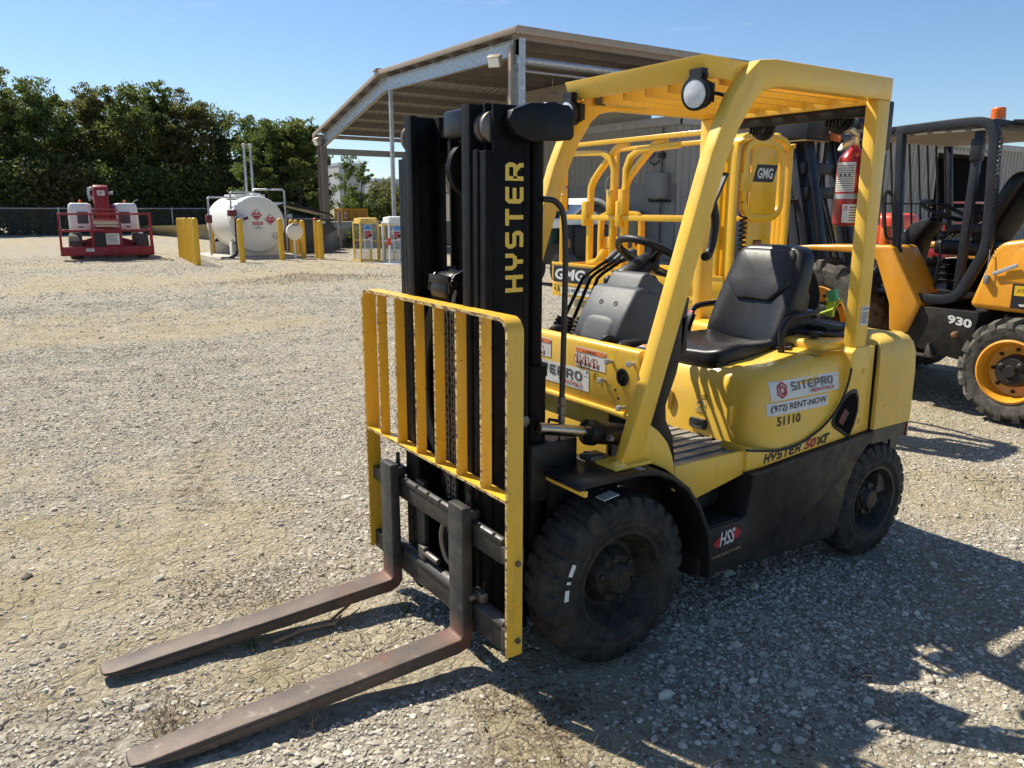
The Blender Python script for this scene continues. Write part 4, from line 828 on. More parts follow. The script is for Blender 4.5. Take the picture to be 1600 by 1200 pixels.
TR = [(2.6, -56, 9.0, 2.9, 1), (-.6, -58, 9.7, 2.9, 0), (-2.9, -56.5, 9.3, 2.5, 1), (-4.9, -58, 9.6, 2.3, 2), (-7.1, -56, 9.3, 2.3, 0), (-9.4, -57.5, 9.9, 2.2, 1), (-11.5, -56, 9.2, 2.2, 2), (-13.4, -57, 8.6, 2.4, 0), (-15.6, -55, 7.6, 2.4, 1), (-17.4, -54, 7.5, 2.4, 0), (-14.2, -48.5, 6.8, 1.9, 1), (-15.7, -47.5, 6.9, 2.0, 0), (-1.8, -62.5, 9.3, 2.8, 0), (-6.2, -62, 9.2, 2.7, 1), (-10.6, -62.5, 9.5, 2.7, 0), (-8.2, -63, 9.2, 2.6, 2)]
names_ = ['tree cut off by the left edge of the photo', 'tallest tree of the row, near the left edge of the photo', 'leaning topped tree just left of the red boom lift', 'thin brownish tree behind the red boom lift', 'dark tree right of the red boom lift', 'tall open crowned tree in the middle of the row', 'brownish green tree left of the fuel tank', 'spreading tree behind the left end of the fuel tank', 'smaller tree behind the tank vent pipes', 'dark rounded tree in the back row right of the vent pipes', 'dark dense tree right behind the vent pipes', 'dense dark tree next to the shed column', 'back row tree behind the left part of the red boom lift', 'back row tree behind the gap right of the red boom lift', 'back row tree seen above the left bollards', 'brownish back row tree midway between boom lift and bollards']
for k, (x, y, h, r_, kd) in enumerate(TR): tree(x, y, h, r_, names_[k]+', behind the fence', 40+k, kd, ncl=125, npc=105, low=.06, leaf=.105)
# brush that fills the foot of the tree line
def brush(x0, x1, y, h, n, lab, seed, kind, z0=0, leaf=.15):
    global rng; old = rng; rng = np.random.default_rng(seed); x0, x1 = sorted((x0, x1)); cx = (x0+x1)/2
    t_ = thing('shrub', lab, 'shrub', (cx, y, z0), 0); c = np.stack([rng.uniform(x0-cx, x1-cx, n), rng.uniform(-1, 1, n), h*rng.uniform(.15, .9, n)], -1); b = B()
    for q in c[::5]: b.tube([(q[0]*.9, q[1]*.6, 0), tuple(q*np.array([.97, .9, .6])), tuple(q)], [.03, .02, .008], 4)
    mk('stem', b, M['bark'], t_); P = np.repeat(c, 70, 0); d = rng.normal(size=P.shape); d /= np.linalg.norm(d, axis=1)[:, None]; P = P+d*(h*.26*rng.random((len(P), 1))**.5); P = P[P[:, 2] > .03]; leaf_cards('crown', P, leaf, LM[kind], t_, .5); rng = old; return t_
xs = [2, -1.5, -5, -8.5, -12, -15.5, -19]
lb = ['at the left edge of the photo', 'just left of the boom lift', 'behind the boom lift', 'right of the boom lift', 'left of the fuel tank', 'behind the fuel tank']
for k in range(6): brush(xs[k+1], xs[k], -54.0, 4.0, 170, 'dark undergrowth under the trees, '+lb[k], 90+k, (k*2) % 3)
# thin young trees, bushes and dry growth behind the dock wall
tree(-14.0, -36, 3.4, .85, 'thin young tree with sparse leaves on the bank behind the dock wall', 71, 1, 1.0, .2, 40, 34, .075, 'young trees on the bank', 'young_tree', 1., .38)
tree(-15.1, -36.6, 3.0, .75, 'second thin young tree, right of the first on the bank behind the dock wall', 72, 1, 1.0, .2, 36, 30, .07, 'young trees on the bank', 'young_tree', 1., .38)
tree(-17.4, -38, 2.3, .8, 'sparse brownish sapling right of the young trees on the bank', 73, 2, 1.0, .1, 30, 26, .06, 'young trees on the bank', 'young_tree', 1., .35)
brush(-13.6, -15.4, -34.8, 1.25, 40, 'low green bush in the middle of the bank behind the dock wall', 74, 1, 1.0, .08); brush(-15.5, -17.6, -35.2, 1.5, 46, 'yellowish bush right of the green bush on the bank', 75, 2, 1.0, .08); brush(-17.5, -20.5, -36, 1.7, 60, 'rightmost bush on the bank near the shed post', 76, 0, 1.0, .08); brush(-11.3, -12.0, -29.0, .95, 16, 'small dark bush at the foot of the concrete dock wall', 77, 1, 0, .05); brush(-8.9, -9.7, -29.0, .45, 12, 'dry brownish weed clump at the foot of the dock wall by the dumpster', 78, 2, 0, .04)
brush(-19, -26, -44, 2.4, 70, 'long hedge of mixed growth far behind the young trees', 79, 2, .8, .12)
# ------------------------------------------------------------ yellow scissor lift behind the forklift (x away along its side, y towards the camera side)
SL = thing('scissor_lift', 'yellow scissor lift with folded guard rails standing behind the forklift', 'scissor lift', (-2.95, -1.65, 0), R(-88))
# platform length runs along +x (0..2.1), near long side at y = 0, far side at y = -.74
Lp, Wp = 2.10, -.74
b = B(); b.box(0, Lp, Wp, 0, .83, .99); b.box(0, Lp, -.012, .004, .985, 1.155); b.box(0, Lp, Wp, Wp+.012, .99, 1.14); b.box(Lp-.012, Lp, Wp, 0, .99, 1.14); mk('platform', b, M['gmg'], SL, bevel=.006)
b = B(); b.box(.0, Lp, .004, .010, 1.135, 1.157); b.box(0, Lp, .004, .009, .952, .960); mk('platform_lip', b, M['gmg'], SL, bevel=.002)
logo = lambda w, h: [(poly([(0, 0), (w-.06, 0), (w, h), (0, h)]), 0), (fit(text_geo('GMG', .035, .12), .03, w-.09, h*.16, h*.84), 1)]
decal('maker_sign', logo(.56, .155), (2.08, .0045, .968), (-1, 0, 0), (0, 0, 1), [M['ink'], M['stick']], SL)
decal('model_sign', [(poly([(0, 0), (.42, 0), (.48, .155), (.06, .155)]), 0), (fit(text_geo('1932', .035, .12), .09, .42, .03, .13), 1)], (1.30, .0045, .968), (-1, 0, 0), (0, 0, 1), [M['ink'], M['stick']], SL)
decal('phone_sticker', [(quad(0, .48, 0, .07), 0), (fit(text_geo('(972) RENT-NOW', .02), .02, .46, .012, .058), 1)], (1.96, .0045, .858), (-1, 0, 0), (0, 0, 1), [M['stick'], M['ink']], SL)
b = B(); b.lathe([(0, .014), (.001, .014)], (2.05, .0045, .90), (0, 1, 0), 12); b.prism(rrect(1.99, 2.01, .875, .925, .009), 'y', .0045, .0055); mk('side_hole', b, M['ink'], SL)
b = B()
for k in range(5):
    z = .28+.1*k
    for y in (-.10, Wp+.10): b.bar([(.25, y, z), (1.85, y, z+.09)], .045, .07); b.bar([(.25, y+.05 if y > -.3 else y-.05, z+.09), (1.85, y+.05 if y > -.3 else y-.05, z)], .045, .07)
mk('scissor_arms', b, M['beige'], SL)
b = B(); b.box(.05, 2.05, Wp+.02, -.02, .12, .30); b.box(.35, 1.7, Wp+.01, -.01, .3, .5); mk('base', b, M['beige'], SL, bevel=.02)
for x in (.3, 1.75):
    for y in (-.06, Wp+.06):
        b = B(); b.lathe([(-.06, .12), (-.05, .16), (.05, .16), (.06, .12)], (x, y, .16), (0, 1, 0), 24); b.lathe([(.055, .1), (.065, .02)], (x, y, .16), (0, 1, 0), 16); mk('wheel', b, M['rubg'], SL)
def rail_frame(y):
    b = B(); w = .042
    up = (0, 1, 0)
    b.bar([(1.99, y, 1.0), (1.99, y, 2.205), (1.96, y, 2.235), (.12, y, 2.245), (.10, y, 2.225), (.10, y, 1.0)], w, w*.8, up)
    b.bar([(1.97, y, 1.585), (.12, y, 1.585)], .035, .045)
    return b
for y in (-.025, Wp+.025): mk('guard_rail', rail_frame(y), M['gmg'], SL, bevel=.004)
b = B()
for x0_, yy in ((1.43, -.07), (.98, -.07)):
    b.bar(spline([(x0_+.21, yy, 1.0), (x0_+.21, yy, 1.75), (x0_+.19, yy, 1.88), (x0_+.12, yy, 1.97), (x0_-.08, yy, 2.15), (x0_-.16, yy, 2.2), (x0_-.26, yy, 2.21)], 5), .045, .052, (0, 1, 0))
for xa in (1.31, 1.16):
    b.bar([(xa, -.05, 1.0), (xa, -.05, 2.0), (xa+(.05 if xa > 1.2 else -.05), -.05, 2.1), (xa+(.16 if xa > 1.2 else -.16), -.05, 2.15), (xa+(.66 if xa > 1.2 else -.6), -.05, 2.17)], .048, .05, (0, 1, 0))
mk('folding_rail', b, M['gmg'], SL, bevel=.004)
b = B()
for x, z in ((1.31, 1.72), (1.16, 1.72), (1.99, 1.75), (1.99, 1.98), (1.64, 1.62), (1.19, 1.62)): b.box(x-.032, x+.032, -.06, .012, z-.11, z+.11)
mks('rail_socket', b, M['gmg'], SL, bevel=.005)
b = B(); b.tube(spline([(1.3, .01, 1.95), (1.34, .02, 1.9), (1.33, .02, 1.8), (1.28, .015, 1.84)], 5), .004, 5); b.tube(spline([(1.97, .01, 1.97), (1.92, .02, 1.9), (1.93, .02, 1.8), (1.98, .015, 1.8)], 5), .004, 5); mk('pin_lanyard', b, M['galv'], SL)
b = B(); b.bar(spline([(1.85, -.4, 1.0), (1.85, -.4, 1.52), (1.80, -.4, 1.6), (1.70, -.4, 1.62), (1.40, -.4, 1.62), (1.33, -.4, 1.58), (1.30, -.4, 1.5), (1.30, -.4, 1.0)], 4), .04, .05, (0, 1, 0)); b.box(1.30, 1.82, -.42, -.40, 1.29, 1.40); gt = mk('gate', b, M['gmg'], SL, bevel=.004)
b = B(); b.box(1.42, 1.49, -.40, -.392, 1.305, 1.375); b.lathe([(0, .015), (.01, .012)], (1.36, -.40, 1.34), (0, 1, 0), 8); mk('gate_latch', b, M['ink'], gt)
b = B()
for z in (1.12, 1.34): b.box(1.87, 1.95, -.03, -.0, z-.04, z+.04)
mks('hinge', b, M['steel'], SL, bevel=.004)
b = B(); b.prism([(1.62, 1.16), (1.62, 1.19), (1.50, 1.22), (1.44, 1.30), (1.38, 1.31), (1.42, 1.2), (1.52, 1.16)], 'y', -.10, -.02); mk('pedal', b, M['gmg'], SL, bevel=.005)
# entry end facing right: rounded frames, control panel and coil cable
b = B(); up = (1, 0, 0)
for xo, ins in ((-.01, 0), (.035, .02), (.08, .03)):
    b.bar(spline([(xo, -.05-ins, 1.0), (xo, -.05-ins, 2.05), (xo, -.075-ins, 2.15), (xo, -.15-ins, 2.205), (xo, -.32, 2.215), (xo, -.58, 2.20), (xo, -.67, 2.14), (xo, -.70, 2.04), (xo, -.705, 1.0)], 4), .038, .055, up)
mk('entry_frame', b, M['gmg'], SL, bevel=.004)
b = B(); P_ = spline([(-.035, -.13, 1.72), (-.035, -.13, 2.05), (-.035, -.17, 2.14), (-.035, -.30, 2.165), (-.035, -.50, 2.14), (-.035, -.57, 2.07), (-.035, -.58, 1.95), (-.035, -.585, 1.72), (-.035, -.55, 1.64), (-.035, -.46, 1.60), (-.035, -.25, 1.60), (-.035, -.17, 1.64), (-.035, -.13, 1.72)], 4)
b.bar(P_, .055, .04, up); mk('swing_gate', b, M['gmg'], SL, bevel=.004)
b = B(); b.box(-.05, -.03, -.52, -.20, 1.62, 2.15); pn = mk('control_panel', b, M['gmg'], SL, bevel=.006)
decal('maker_sign', [(poly([(0, 0), (.25, 0), (.30, .13), (.05, .13)]), 0), (fit(text_geo('GMG', .03, .12), .055, .245, .025, .105), 1)], (-.051, -.21, 1.87), (0, -1, 0), (0, 0, 1), [M['ink'], M['stick']], pn)
b = B(); b.box(-.04, .0, -.50, -.20, 1.0, 1.60); b.box(-.05, -.03, -.17, -.10, 1.95, 2.1); b.box(-.055, -.03, -.21, -.08, 1.80, 1.94); pl = mk('entry_plate', b, M['gmg'], SL, bevel=.006)
decal('danger_sticker', [(quad(0, .1, 0, .30), 0), (quad(.01, .09, .18, .25), 1), (lines(.01, .09, .01, .17, 8), 2), (fit(text_geo('DANGER', .02), .01, .09, .265, .29), 2)], (-.0415, -.28, 1.13), (0, -1, 0), (0, 0, 1), [M['ink'], M['pyel'], M['inko']], pl)
b = B(); c0 = Vector((-.06, -.12, 0)); b.tube([(c0.x+.026*math.cos(i*.9), c0.y+.026*math.sin(i*.9), 1.62-.0052*i) for i in range(120)], .0085, 5); mk('coil_cable', b, M['hose'], SL)

# ------------------------------------------------------------ orange rough-terrain forklift on the right
JB = thing('rough_terrain_forklift', 'orange rough terrain forklift with open black cab and big lugged tyres', 'forklift', (-5.68, -.31, 0), R(-91))
def lug_tyre(x, y, r, w, rimr, s, nl, rimmat):
    c = Vector((x, y, r)); hw = w/2; b = B()
    b.lathe([(-hw*.8, rimr), (-hw, rimr+.04), (-hw*1.02, r*.82), (-hw*.85, r-.05), (0, r-.035), (hw*.85, r-.05), (hw*1.02, r*.82), (hw*1.0, rimr+.06), (hw*.92, rimr+.02), (hw*.8, rimr)], c, (0, s, 0), 64, cap=False)
    h = .045
    for i in range(nl):
        for sd_ in (1, -1):
            a0 = 2*PI*(i+(.5 if sd_ < 0 else 0))/nl; V = []
            for (yy, da, rr0, rr1) in ((0.02*sd_, .16, r-.05, r), (sd_*hw*.55, .06, r-.06, r-.002), (sd_*hw*.98, 0, r-.085, r-.028), (sd_*hw*1.06, 0, r*.80, r*.80+.02)):
                for rr in (rr0, rr1):
                    for e in (-.055, .055):
                        a = a0+da*1.5*(.43/r)+e*(.43/r)*1.25; V.append(c+Vector((math.cos(a)*rr, yy, math.sin(a)*rr)))
            F = []
            for k in range(3): q0 = k*4; q1 = q0+4; F += [(q0, q0+1, q1+1, q1), (q0+2, q1+2, q1+3, q0+3), (q0, q1, q1+2, q0+2), (q0+1, q0+3, q1+3, q1+1)]
            F += [(0, 2, 3, 1), (12, 13, 15, 14)]; b.add(V, F)
    ty = mk('wheel', b, M['rubg'], JB, smooth=30)
    b = B(); o = hw*.8
    b.lathe([(o+.02, rimr+.02), (o+.028, rimr+.005), (o, rimr-.012), (o-.04, rimr-.02), (o-.09, rimr*.86), (o-.10, rimr*.6), (o-.10, .001)], c, (0, s, 0), 48, cap=False); b.lathe([(-o, rimr), (-o*.2, rimr*.9), (-o*.2, .01)], c, (0, s, 0), 32, cap=False); ri = mk('rim', b, rimmat, ty)
    b = B(); b.lathe([(o-.10, rimr*.56), (o-.02, rimr*.52), (o-.005, rimr*.44), (o-.005, rimr*.22), (o+.02, rimr*.18), (o+.02, .001)], c, (0, s, 0), 32, cap=False)
    for k in range(8): a = 2*PI*k/8; q_ = c+Vector((math.cos(a)*rimr*.72, s*(o-.10), math.sin(a)*rimr*.72)); b.lathe([(0, .016), (.02, .016), (.022, .008)], q_, (0, s, 0), 6)
    for k in range(3): a = 2*PI*k/3+.4; q_ = c+Vector((math.cos(a)*rimr*.34, s*(o-.006), math.sin(a)*rimr*.34)); b.ball(q_, (.03, .014, .03), 10)
    mk('hub', b, M['frame'], ri)
for s in (1, -1):
    lug_tyre(0, s*.775, .425, .26, .235, s, 17, M['org']); lug_tyre(1.80, s*.70, .61, .40, .33, s, 16, M['org'])
b = B(); b.box(-.75, 2.45, -.38, .38, .45, .90); b.box(-.12, .12, -.6, .6, .36, .5); b.box(1.68, 1.92, -.55, .55, .5, .72); mk('chassis', b, M['frame'], JB, bevel=.02)
b = B(); b.prism([(.95, .86), (.30, .86), (.34, .44), (.72, .49), (.92, .52)], 'y', .42, .86); tk = mk('side_tank', b, M['frame'], JB, bevel=.01)
decal('model_number', [(fit(text_geo('930', .04), 0, .20, 0, .072), 0)], (.545, .8605, .745), (-1, 0, -.12), (0, 0, 1), [M['stick']], tk)
b = B(); b.lathe([(0, .045), (.05, .045), (.05, .052), (.075, .052), (.08, .04)], (.34, .74, .86), (0, 0, 1), 18); mk('tank_cap', b, paint('grey_cap', (.3, .28, .25), .5), tk)
b = B(); b.lathe([(0, .026), (.045, .022), (.05, .012)], (.46, .86, .66), (0, 1, 0), 14); mk('drain_plug', b, paint('copper_plug', (.3, .16, .09), .5, metal=.3), tk)
b = B(); b.box(.66, 1.0, .60, .90, .44, .46); b.prism([(.62, .44), (.66, .56), (.67, .56), (.70, .44)], 'y', .86, .90); mk('cab_step', b, M['steel'], JB, bevel=.004)
for s in (1, -1):
    b = B(); pr = [(2.3, 1.30), (1.9, 1.335), (1.12, 1.36), (1.08, 1.35), (.80, .90), (.79, .86), (.88, .62), (1.03, .60), (1.06, .86), (1.22, 1.22), (1.30, 1.28), (1.9, 1.285), (2.3, 1.26)]
    ya, yb = (.50, .90) if s > 0 else (-.90, -.50); b.prism(pr, 'y', ya, yb); fn = mk('front_fender', b, M['org'], JB, bevel=.02, seg=3)
    if s > 0:
        d = (Vector((.80, 0, .90))-Vector((1.08, 0, 1.35))).normalized(); up = -d; decal('fender_sticker', [(quad(0, .16, 0, .22), 0), (quad(.008, .152, .008, .11), 1), (quad(.008, .152, .175, .212), 2), (lines(.02, .14, .12, .165, 3), 3)], (.955, .62, 1.14), (0, 1, 0), up, [M['stick'], M['green'], M['inkb'], M['inkg']], fn, lift=.003)
        b = B(); b.box(1.34, 1.40, .52, .60, 1.355, 1.52); b.box(1.335, 1.34, .535, .585, 1.39, 1.5); mk('fender_marker', b, M['inko'], fn, bevel=.005)
# rear engine hood
ho2 = [(.245, 1.385), (.27, 1.36), (.40, .93), (.39, .885), (-.85, .87), (-.98, .95), (-1.0, 1.25), (-.85, 1.42), (.0, 1.455), (.2, 1.425)]
b = B(); b.prism(ho2, 'y', -.80, .835); hj = mk('engine_hood', b, M['org'], JB, bevel=.05, seg=4)
b = B(); b.prism([(.10, 1.33), (.16, 1.13), (.02, 1.11), (-.6, 1.11), (-.6, 1.37), (.06, 1.38)], 'y', .835, .842); mk('hood_door', b, M['org'], hj, bevel=.006)
decal('maker_sign', [(quad(0, .62, 0, .19), 0), (quad(.018, .115, .10, .178), 1), (fit(text_geo('JCB', .0, .2), .035, .10, .125, .155), 0), (fit(text_geo('JCB', .04, .0), .06, .58, .02, .12), 2)], (.085, .8365, .915), (-1, 0, 0), (0, 0, 1), [M['ink'], M['inky'], M['stick']], hj, lift=.002)
b = B(); b.bar([(.24, .85, 1.17), (.06, .86, 1.25)], .012, .03, (0, 0, 1)); mk('hood_latch', b, M['galv'], hj, bevel=.003)
b = B(); b.tube(spline([(.285, .85, 1.36), (.28, .855, 1.28), (.285, .86, 1.14)], 4), .004, 5); b.box(.27, .30, .835, .865, 1.09, 1.16); mk('door_stay', b, M['galv'], hj, bevel=.004)
# open cab
b = B(); y = .80
for s in (1, -1):
    b.bar(spline([(1.20, s*y, 2.325), (.62, s*y, 2.345), (.46, s*y, 2.33), (.395, s*y, 2.27), (.375, s*y, 2.18)], 5)+[Vector((.335, s*y, 1.45)), Vector((.345, s*y, 1.34)), Vector((.49, s*y, 1.01)), Vector((.55, s*y, .95)), Vector((.62, s*y, .925)), Vector((.95, s*y, .925))], .078, .066, (0, 1, 0))
    b.bar([(1.20, s*y, 2.325), (1.16, s*y, 2.30), (1.10, s*y, 1.34), (.95, s*y, .93)], .07, .06, (0, 1, 0)); b.bar([(1.62, s*.78, 2.30), (1.5, s*.78, 1.30)], .06, .05, (0, 1, 0)); b.bar([(1.65, s*.78, 2.33), (1.2, s*.78, 2.335)], .06, .06, (0, 1, 0))
b.bar([(1.63, -.8, 2.33), (1.63, .8, 2.33)], .06, .06); b.bar([(.42, -.8, 2.33), (.42, .8, 2.33)], .06, .06)
for k in range(7): b.bar([(.5+.16*k, -.78, 2.335), (.5+.16*k, .78, 2.335)], .02, .05)
CB = mk('cab_frame', b, M['slate'], JB, bevel=.012)
b = B(); b.bar([(.53, .74, 2.28), (.555, .74, .97)], .06, .06, (0, 1, 0)); b.box(.49, .57, .71, .79, 2.05, 2.22); mk('door_post', b, M['slate'], CB, bevel=.006)
b = B()
for k in range(10): yy = -.70+.155*k; b.tube([(1.62, yy, 2.28), (1.48, yy, 1.32)], .010, 6)
for zz, xx in ((1.72, 1.54),): b.tube([(xx, -.78, zz), (xx, .78, zz)], .008, 6)
b.tube(spline([(1.16, .84, 1.78), (1.20, .87, 1.82), (1.21, .87, 1.72), (1.17, .87, 1.45), (1.13, .84, 1.41)], 5), .014, 8)
mk('cab_grille', b, M['frame'], CB)
b = B(); b.box(.45, 1.6, -.74, .74, 2.285, 2.30); mk('roof_liner', b, paint('roof_liner', (.25, .24, .22), .7), CB)
b = B(); b.box(.5, 1.5, -.75, .78, .93, .955); b.box(.4, .98, -.7, .15, .93, 1.18); mk('cab_floor', b, M['frame'], CB, bevel=.01)
b = B()
for k in range(4): b.lathe([(.02+.055*k, .19), (.045+.055*k, .24), (.07+.055*k, .19)], (.82, .12, 1.0), (0, 0, 1), 4)
b.sbox((.80, .12, 1.34), (.25, .25, .07), .35, 24); b.sbox((.52, .12, 1.66), (.08, .25, .32), .35, 24, lambda q_, P: (P.x-.15*q_.z, P.y, P.z)); b.sbox((.70, .40, 1.5), (.17, .05, .04), .4, 16); mk('operator_seat', b, M['vin'], JB, smooth=60)
b = B(); b.prism([(1.30, .95), (1.52, .95), (1.45, 1.35), (1.28, 1.55), (1.12, 1.60), (1.10, 1.55), (1.22, 1.40)], 'y', .02, .30); mk('steering_column', b, M['plasd'], JB, bevel=.02)
b = B(); wc = Vector((1.07, .18, 1.66)); wn = Vector((-.4, 0, .9)).normalized(); wu = Vector((0, 1, 0)); wv = wn.cross(wu)
b.tube([wc+.2*(wu*math.cos(2*PI*i/32)+wv*math.sin(2*PI*i/32)) for i in range(33)], .019, 8, cap=False)
for a in (90, 210, 330): b.bar([wc-wn*.04, wc+.2*(wu*math.cos(R(a))+wv*math.sin(R(a)))], .03, .012, wn)
b.cyl(wc-wn*.1, wc-wn*.02, .04, 12); b.ball(wc+wv*-.02+wu*.19+wn*.06, .035, 12); mk('steering_wheel', b, M['plasd'], JB)
b = B()
for k in range(4): b.tube([(1.20, .0-.06*k, 1.35), (.82, .02-.06*k, 1.63)], .009, 6); b.ball((.80, .02-.06*k, 1.645), .026, 8)
mks('control_lever', b, M['plasd'], JB); b = B(); b.tube([(.86, .55, .97), (.85, .53, 1.42)], .011, 6); b.sbox((.85, .53, 1.45), (.035, .035, .035), .7, 12); mk('gear_lever', b, M['plasd'], JB)
b = B(); b.lathe([(0, .062), (.02, .062), (.025, .052)], (.54, .48, 2.36), (0, 0, 1), 20); bc = mk('beacon_base', b, M['galv'], JB)
b = B(); b.lathe([(.025, .056), (.04, .056), (.043, .053), (.05, .056), (.06, .055), (.063, .052), (.07, .055), (.08, .054), (.083, .051), (.09, .054), (.105, .053), (.115, .045), (.118, .001)], (.54, .48, 2.36), (0, 0, 1), 24); mk('beacon_lens', b, M['amber'], bc)
b = B(); b.bar([(.42, .35, 2.36), (.1, .35, 2.335), (-.15, .35, 2.32)], .25, .03, (0, 0, 1)); b.lathe([(-.05, .06), (-.03, .075), (.01, .078), (.015, .07)], (.22, .52, 2.245), (-.5, .8, 0), 20); rl = mk('rear_work_light', b, M['plasd'], JB, bevel=.0)
b = B(); b.lathe([(0, .07), (.004, .06), (.006, .001)], Vector((.22, .52, 2.245))+Vector((-.5, .8, 0)).normalized()*.016, (-.5, .8, 0), 20); mk('light_lens', b, M['lens'], rl)
b = B(); b.tube([(.31+.012*math.cos(i*1.1), .84+.012*math.sin(i*1.1), 2.22-.0062*i) for i in range(140)], .004, 4); mk('coil_cable', b, M['hose'], JB)
b = B(); b.prism([(.30, 1.45), (.34, 1.78), (.22, 1.95), (-.25, 2.0), (-.4, 1.45)], 'y', -.35, .30); mk('rear_seat_shell', b, paint('rear_shell', (.035, .03, .026), .6, dust=(.1, .08, .06), da=.4), JB, bevel=.06, seg=3)
# leaning mast at the front
b = B()
for yy in (.30, -.32):
    b.bar([(2.20, yy, .55), (2.66, yy, 2.38)], .09, .14, (0, 1, 0)); b.bar([(2.09, yy*.82, .55), (2.55, yy*.82, 2.45)], .06, .12, (0, 1, 0))
for z, x in ((1.05, 2.28), (1.83, 2.47), (2.08, 2.53)): b.box(x-.05, x+.05, -.34, .34, z-.06, z+.06)
b.prism([(2.62, 2.15), (2.85, 2.05), (2.66, 1.85), (2.5, 1.75)], 'y', .32, .36)
MS = mk('mast', b, M['slate'], JB, bevel=.008)
b = B(); b.box(2.45, 2.85, -.50, .38, 2.38, 2.44); b.prism([(2.88, 2.62), (2.88, 2.45), (2.80, 2.38), (2.44, 2.36), (2.40, 2.62)], 'y', .05, .40); b.box(2.3, 2.40, -.55, .3, 2.60, 2.66); b.box(2.45, 2.62, -.68, -.48, 2.5, 2.62); mk('mast_head', b, M['slate'], MS, bevel=.015)
b = B(); b.box(2.42, 2.86, .05, .42, 2.345, 2.357); mk('head_plate', b, paint('brass_plate', (.25, .17, .05), .5), MS)
b = B()
for yy in (.0, -.06):
    b.bar([(2.38, yy, 2.35), (2.39, yy, 2.62)], .02, .02, (1, 0, 0))
for k in range(6): b.bar([(2.385, 0, 2.38+.045*k), (2.385, -.06, 2.38+.045*k)], .012, .012)
b.bar([(2.40, .03, 2.36), (2.40, .03, 2.63)], .012, .05, (1, 0, 0)); mk('marker_ladder', b, M['inko'], MS)
b = B()
for yy, o in ((.05, 0), (-.08, .02), (-.13, .1)): b.tube(spline([(2.55, yy, 2.4), (2.50+o, yy+.03, 1.9), (2.36+o, yy, 1.4), (2.16, yy, .8)], 6), .02, 7)
mk('mast_chain', b, M['frame'], MS)
b = B(); b.prism([(2.62, 1.95), (2.72, 1.90), (2.45, .8), (2.33, .8)], 'y', .33, .36); mk('mast_side_plate', b, M['slate'], MS, bevel=.006)
b = B(); b.sbox((2.62, .52, 1.70), (.06, .10, .075), .6, 16); b.tube([(2.58, .42, 1.74), (2.52, .36, 1.75), (2.47, .2, 1.72)], .022, 8); mk('mast_lamp', b, M['plasd'], MS)
# ------------------------------------------------------------ the forklift: x forward, y to its left, front axle over the origin
FK = thing('forklift', 'yellow forklift with black mast and two long rusty forks resting on the gravel', 'forklift')
def sym(b): return b.mirror(1)
# chassis side frames with the step cut out
b = B()
fp = [(-.41, .215), (-.43, .30), (-.44, .415), (-.665, .415), (-.70, .43), (-.725, .585), (-.69, .605), (-.80, .605), (-1.58, .655), (-1.58, .61), (-1.52, .585), (-1.44, .51), (-1.385, .40), (-1.345, .22), (-1.32, .185), (-.9, .195)]
b.prism(fp, 'y', .36, .53); sym(b)
b.box(-1.34, -.42, -.36, .36, .2, .6)
mk('chassis_frame', b, M['frame'], FK, bevel=.008)
b = B(); b.box(-.40, .12, -.33, .33, .24, .62); b.lathe([(-.36, .11), (-.25, .13), (-.1, .17), (.1, .17), (.25, .13), (.36, .11)], (0, 0, .335), (0, 1, 0), 20)
b.box(-1.75, -1.36, -.30, .30, .22, .62); b.box(-1.68, -1.52, -.38, .38, .2, .33); b.box(.05, .30, -.30, .30, .3, .5)
for k in range(5): b.tube([(.1, -.2+.1*k, .6), (.22, -.18+.1*k, .52), (.3, -.16+.1*k, .36)], .012, 6)
mk('drive_axle', b, M['blk'], FK, bevel=.01)
b = B(); b.box(-.70, -.435, .34, .52, .405, .419)
b2 = B()
for i in range(4):
    for j in range(3): b2.lathe([(0, .012), (.003, .012), (.003, .007), (.0, .006)], (-.49-.05*i, .38+.05*j, .419), (0, 0, 1), 10)
st = mk('step_plate', b, M['frame'], FK, bevel=.003); mks('step_stud', b2, M['blk'], st)
# safety sticker on the frame
fy = .5305
def sideuv(x, z, y=fy): return (x, y, z)
dec = [(quad(0, .001, 0, .001), 0)]
lay = []
lay.append((poly([(0, .045), (.05, .075), (.045, .03), (.02, .018)]), 1)); lay.append((poly([(.115, .09), (.165, .06), (.15, .03), (.105, .04)]), 1))
lay.append((fit(text_geo('HSS', .02, .2), .035, .125, .022, .085), 0)); lay.append((fit(text_geo('HYSTER STABILITY SYSTEM', .0), -.01, .16, -.02, -.008), 2))
decal('stability_sticker', lay, (-.50, .5305, .30), (-1, 0, .06), (0, 0, 1), [M['stick'], M['inkr'], M['beige']], FK)

# fenders
for s in (1, -1):
    b = B(); top = [(.225, .738), (.20, .748), (-.05, .748), (-.14, .735), (-.22, .70), (-.30, .64), (-.37, .55), (-.42, .45), (-.44, .36), (-.445, .24)]
    o_ = [(x, z) for x, z in top]; i_ = [(x*.985-.0 if x > 0 else x+.012, z-.016) for x, z in top]
    o_[0] = (.235, .74); i_[0] = (.235, .728)
    y0, y1 = (.36, .575) if s > 0 else (-.575, -.36); b.prism(o_+i_[::-1], 'y', y0, y1)
    fe = mk('front_fender', b, M['blk'], FK, bevel=.004)
    if s > 0: decal('fender_sticker', [(quad(0, .055, 0, .03), 0), (lines(.004, .05, .004, .026, 3), 1)], (-.085, .558, .7485), (0, -1, 0), (1, 0, 0), [M['stick'], M['inkg']], FK)
    # inner wheel arch wall
    b = B(); b.prism([(.2, .72), (-.14, .72), (-.30, .62), (-.43, .42), (-.43, .24), (-.3, .24), (.2, .5)], 'y', s*.345, s*.36); mk('wheel_arch', b, M['blk'], FK)
